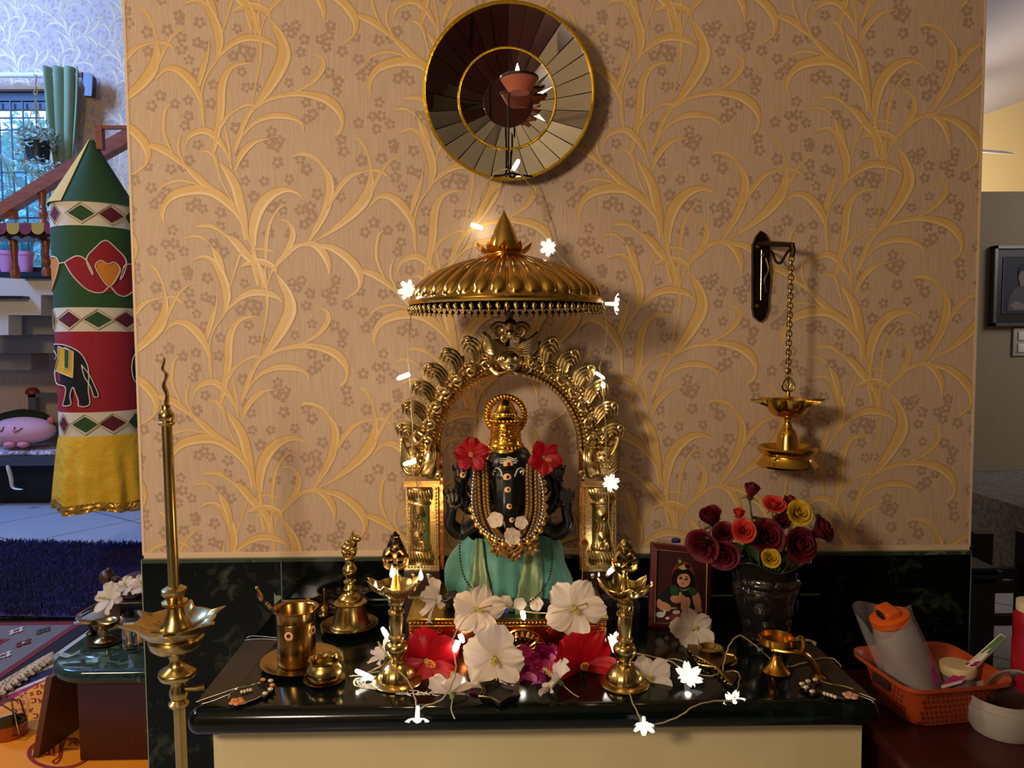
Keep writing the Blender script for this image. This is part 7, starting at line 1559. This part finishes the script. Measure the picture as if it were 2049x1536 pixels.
# pink blossoms heaped before the pedestal
pks=[small_flower('pink_blossom',.018,M['pinkp'],'','pink blossoms at the pedestal foot',M['pinkl'],.3),small_flower('pink_blossom',.018,M['pinkl'],'','pink blossoms at the pedestal foot',M['pinkp'],.3),small_flower('pink_blossom',.018,M['magd'],'','pink blossoms at the pedestal foot',M['pinkp'],.3)]
used=[0,0,0]; LB={0:'bright pink blossom heaped before the pedestal between the two red hibiscus',1:'pale pink blossom heaped before the pedestal between the two red hibiscus',2:'deep magenta blossom heaped before the pedestal between the two red hibiscus'}
for (px,py,Y,R,k_) in [(1048,1306,-.385,17,0),(1066,1316,-.39,18,0),(1085,1300,-.385,17,2),(1098,1312,-.39,18,2),(1113,1318,-.40,15,1),(1075,1335,-.42,18,0),(1050,1340,-.43,16,2),(1060,1362,-.45,18,1),(1046,1372,-.455,16,0),(1074,1378,-.465,17,1),(1082,1358,-.45,15,2),(1128,1312,-.40,14,1),(1036,1352,-.44,14,0),(1090,1332,-.41,14,0),(950,1392,-.50,13,2),(1105,1300,-.38,13,0)]:
    o=pks[k_] if not used[k_] else dup(pks[k_]); used[k_]=1; s=R*K(Y)/.018; o.scale=(s,)*3; aim(o,at(px,py,Y),(rn.uniform(-.7,.7),-1,rn.uniform(-.2,.9)),rn.random()*3); o['label']=LB[k_] if px>960 else 'deep magenta blossom beside the star dish at the front edge'
# magenta petal and violet flower on the pedestal
o=dup(pks[0]); aim(o,at(1168,1195,-.33),(.6,-.8,.4),.3); o.scale=(1.5,)*3; o['label']='bright pink blossom behind the right white hibiscus on the pedestal'
vt=small_flower('violet_flower',.014,mat('violet_petal','332A9A',.5),'violet blue flower on the pedestal edge below the silk',None,M['whitep'],.5); aim(vt,at(1004,1226,-.345),(0,-.6,1),.2)
# ================================================================ FAIRY LIGHTS
t=thing('fairy_lights','string of lit white blossom fairy lights looped from mirror to shelf','fairy lights',(0,-.3,ZC)); cord=mat('clear_cord','A89468',.35,.2)
def cordline(pts,r=.0013):
    q=cr([Vector(at(x,y,Y)) if Y is not None else Vector(atz(x,y,ZC+.003)) for x,y,Y in pts],6); mb=MB(); n=len(q)
    mb.tube([(p[0]+.0008*sin(i*1.7),p[1]+.0008*cos(i*1.7),p[2]) for i,p in enumerate(q)],r,6); obj('cord',mb,cord,t)
G=None
cordline([(1012,338,-.075),(992,346,-.075),(970,375,-.05),(955,420,-.03),(946,456,-.02),(932,490,-.03),(912,512,-.06),(872,545,-.16),(842,570,-.25),(826,598,-.30),(821,640,-.25),(816,700,-.14),(819,745,-.10),(822,800,-.15),(826,870,-.165),(824,930,-.165),(840,985,-.16)])
cordline([(1012,338,-.075),(1030,342,-.08),(1046,352,-.07),(1075,395,-.04),(1098,455,-.03),(1112,500,-.03),(1140,535,-.08),(1180,570,-.18),(1205,597,-.26),(1214,640,-.22),(1212,690,-.15),(1200,735,-.14),(1205,768,-.155),(1212,850,-.165),(1214,930,-.168),(1218,1000,-.17),(1219,1050,-.18),(1232,1110,-.22),(1248,1150,-.26),(1262,1195,-.29),(1266,1220,-.30),(1256,1270,-.33),(1240,1295,-.36)])
cordline([(800,1192,-.30),(798,1240,-.32),(785,1290,-.36),(770,1325,-.40),(742,1342,None),(722,1350,None),(700,1352,None)]) 
cordline([(722,1350,None),(770,1342,None),(800,1345,-.48),(822,1372,-.50),(832,1405,-.545),(835,1422,-.56),(850,1412,-.56),(885,1398,-.545),(908,1360,-.54),(912,1325,-.53),(904,1290,-.46),(915,1260,-.42),(945,1225,-.42),(1000,1209,-.36),(1045,1222,-.35),(1100,1226,-.36),(1150,1214,-.40),(1180,1205,-.36)])
cordline([(1240,1292,-.36),(1262,1304,None),(1300,1312,None),(1340,1322,None),(1362,1336,None),(1380,1348,None)]); cordline([(1262,1325,None),(1300,1324,None),(1350,1318,None),(1376,1330,None),(1390,1345,None),(1420,1352,None),(1445,1346,None),(1470,1342,None),(1480,1352,None),(1476,1378,None),(1470,1398,None)])
cordline([(1445,1346,None),(1452,1312,-.40),(1462,1286,-.385),(1480,1271,-.375),(1502,1284,-.38),(1522,1300,-.385),(1540,1316,None),(1570,1334,None),(1600,1328,None),(1640,1317,None),(1668,1318,None),(1684,1334,None)]); cordline([(1592,1278,None),(1612,1279,None),(1632,1288,None)])
cordline([(1246,1320,None),(1250,1350,None),(1262,1395,None),(1278,1430,-.57),(1288,1448,-.58),(1320,1447,-.575),(1360,1432,-.57),(1390,1412,None),(1430,1402,None),(1465,1402,None)])
def led_flower(px,py,Y,R,d,roll=0):
    p=Vector(at(px,py,Y)); R=R*K(Y)/.024; mb=MB(); q=Vector(d).normalized().to_track_quat('Z','Y').to_matrix().to_4x4(); Mx=Matrix.Translation(p)@q@Matrix.Rotation(roll,4,'Z')@Matrix.Scale(R*.024,4); mb.xf(Mx)
    for k_ in range(6):
        ph=2*PI*k_/6
        def f(u,v,ph=ph):
            s=2*u-1; rho=.18+.82*v; side=.30*s*sin(PI*min(1,.15+v*.72)); notch=(1-.22*(1-abs(s))*max(0,v-.7)/.3)
            return (rho*notch*cos(ph)-side*sin(ph),rho*notch*sin(ph)+side*cos(ph),.35*v*v-.08*abs(s)*v)
        mb.mat(0).patch(f,5,6)
    mb.mat(0).lathe([(.1,-.9),(.16,-.85),(.2,0),(.26,.1)],10); mb.mat(1).ball((0,0,.16),.2,10,8)
    o=obj('blossom_bulb',mb,[M['ledp'],M['led']],t,ang=0)
def led_tube(px0,py0,px1,py1,Y,w_=4.5):
    a=Vector(at(px0,py0,Y)); b=Vector(at(px1,py1,Y-.004)); mb=MB(); k_=K(Y); mb.mat(0).tube([tuple(a),tuple(a.lerp(b,.3)),tuple(a.lerp(b,.85)),tuple(b)],[w_*.9*k_,w_*1.05*k_,w_*k_,w_*.7*k_],8); mb.mat(1).ball(tuple(b),w_*.75*k_,8,6); obj('tube_bulb',mb,[M['ledt'],M['led']],t)
CAMD=(0,-1,.1)
led_tube(1027,340,1037,322,-.09); led_tube(943,449,963,456,-.03); led_flower(1098,495,-.05,19,(-.5,-.9,-.1),.4); led_flower(816,580,-.31,22,(-.5,-.85,.2),.2); led_flower(1230,608,-.28,22,(.95,-.3,-.05),.5); led_tube(820,748,797,757,-.12); led_tube(832,922,810,928,-.18); led_tube(1192,745,1208,756,-.16,3); led_tube(1206,766,1208,773,-.17,4)
led_flower(1222,965,-.19,19,(.1,-1,.1),.3); led_tube(1238,1126,1218,1146,-.25,5); led_tube(782,1285,766,1258,-.36,5); led_tube(744,1356,714,1342,-.445,5); led_flower(835,1436,-.575,26,(0,-.5,-.9),.6); led_tube(1045,1222,1048,1236,-.352,5); led_tube(917,1282,910,1300,-.43,6); led_tube(920,1268,926,1282,-.36,5)
led_flower(1230,1284,-.37,22,(.3,-.9,.3),.2); led_flower(1122,1188,-.315,18,(-.2,-.9,.5),.8); led_flower(1378,1352,-.47,30,(.1,-.55,.8),.4); led_flower(1468,1406,-.535,26,(.1,-.75,.4),.1); led_flower(1289,1452,-.585,24,(-.1,-.8,-.4),.5)
# wardrobe behind the photographer, seen only in the mirror
t=thing('wardrobe','tall dark wooden wardrobe against the wall behind the viewer','wardrobe',(.2,-3.9,0)); mb=MB(); mb.bb((-.9,-4.18,0),(1.6,-3.7,2.75)); obj('carcass',mb,M['wood_d'],t,smooth=False)
for i in range(3): mb=MB(); mb.bb((-.87+i*.83,-3.7,.06),(-.07+i*.83,-3.675,2.7)); obj('door',mb,M['wood_m'],t,smooth=False)
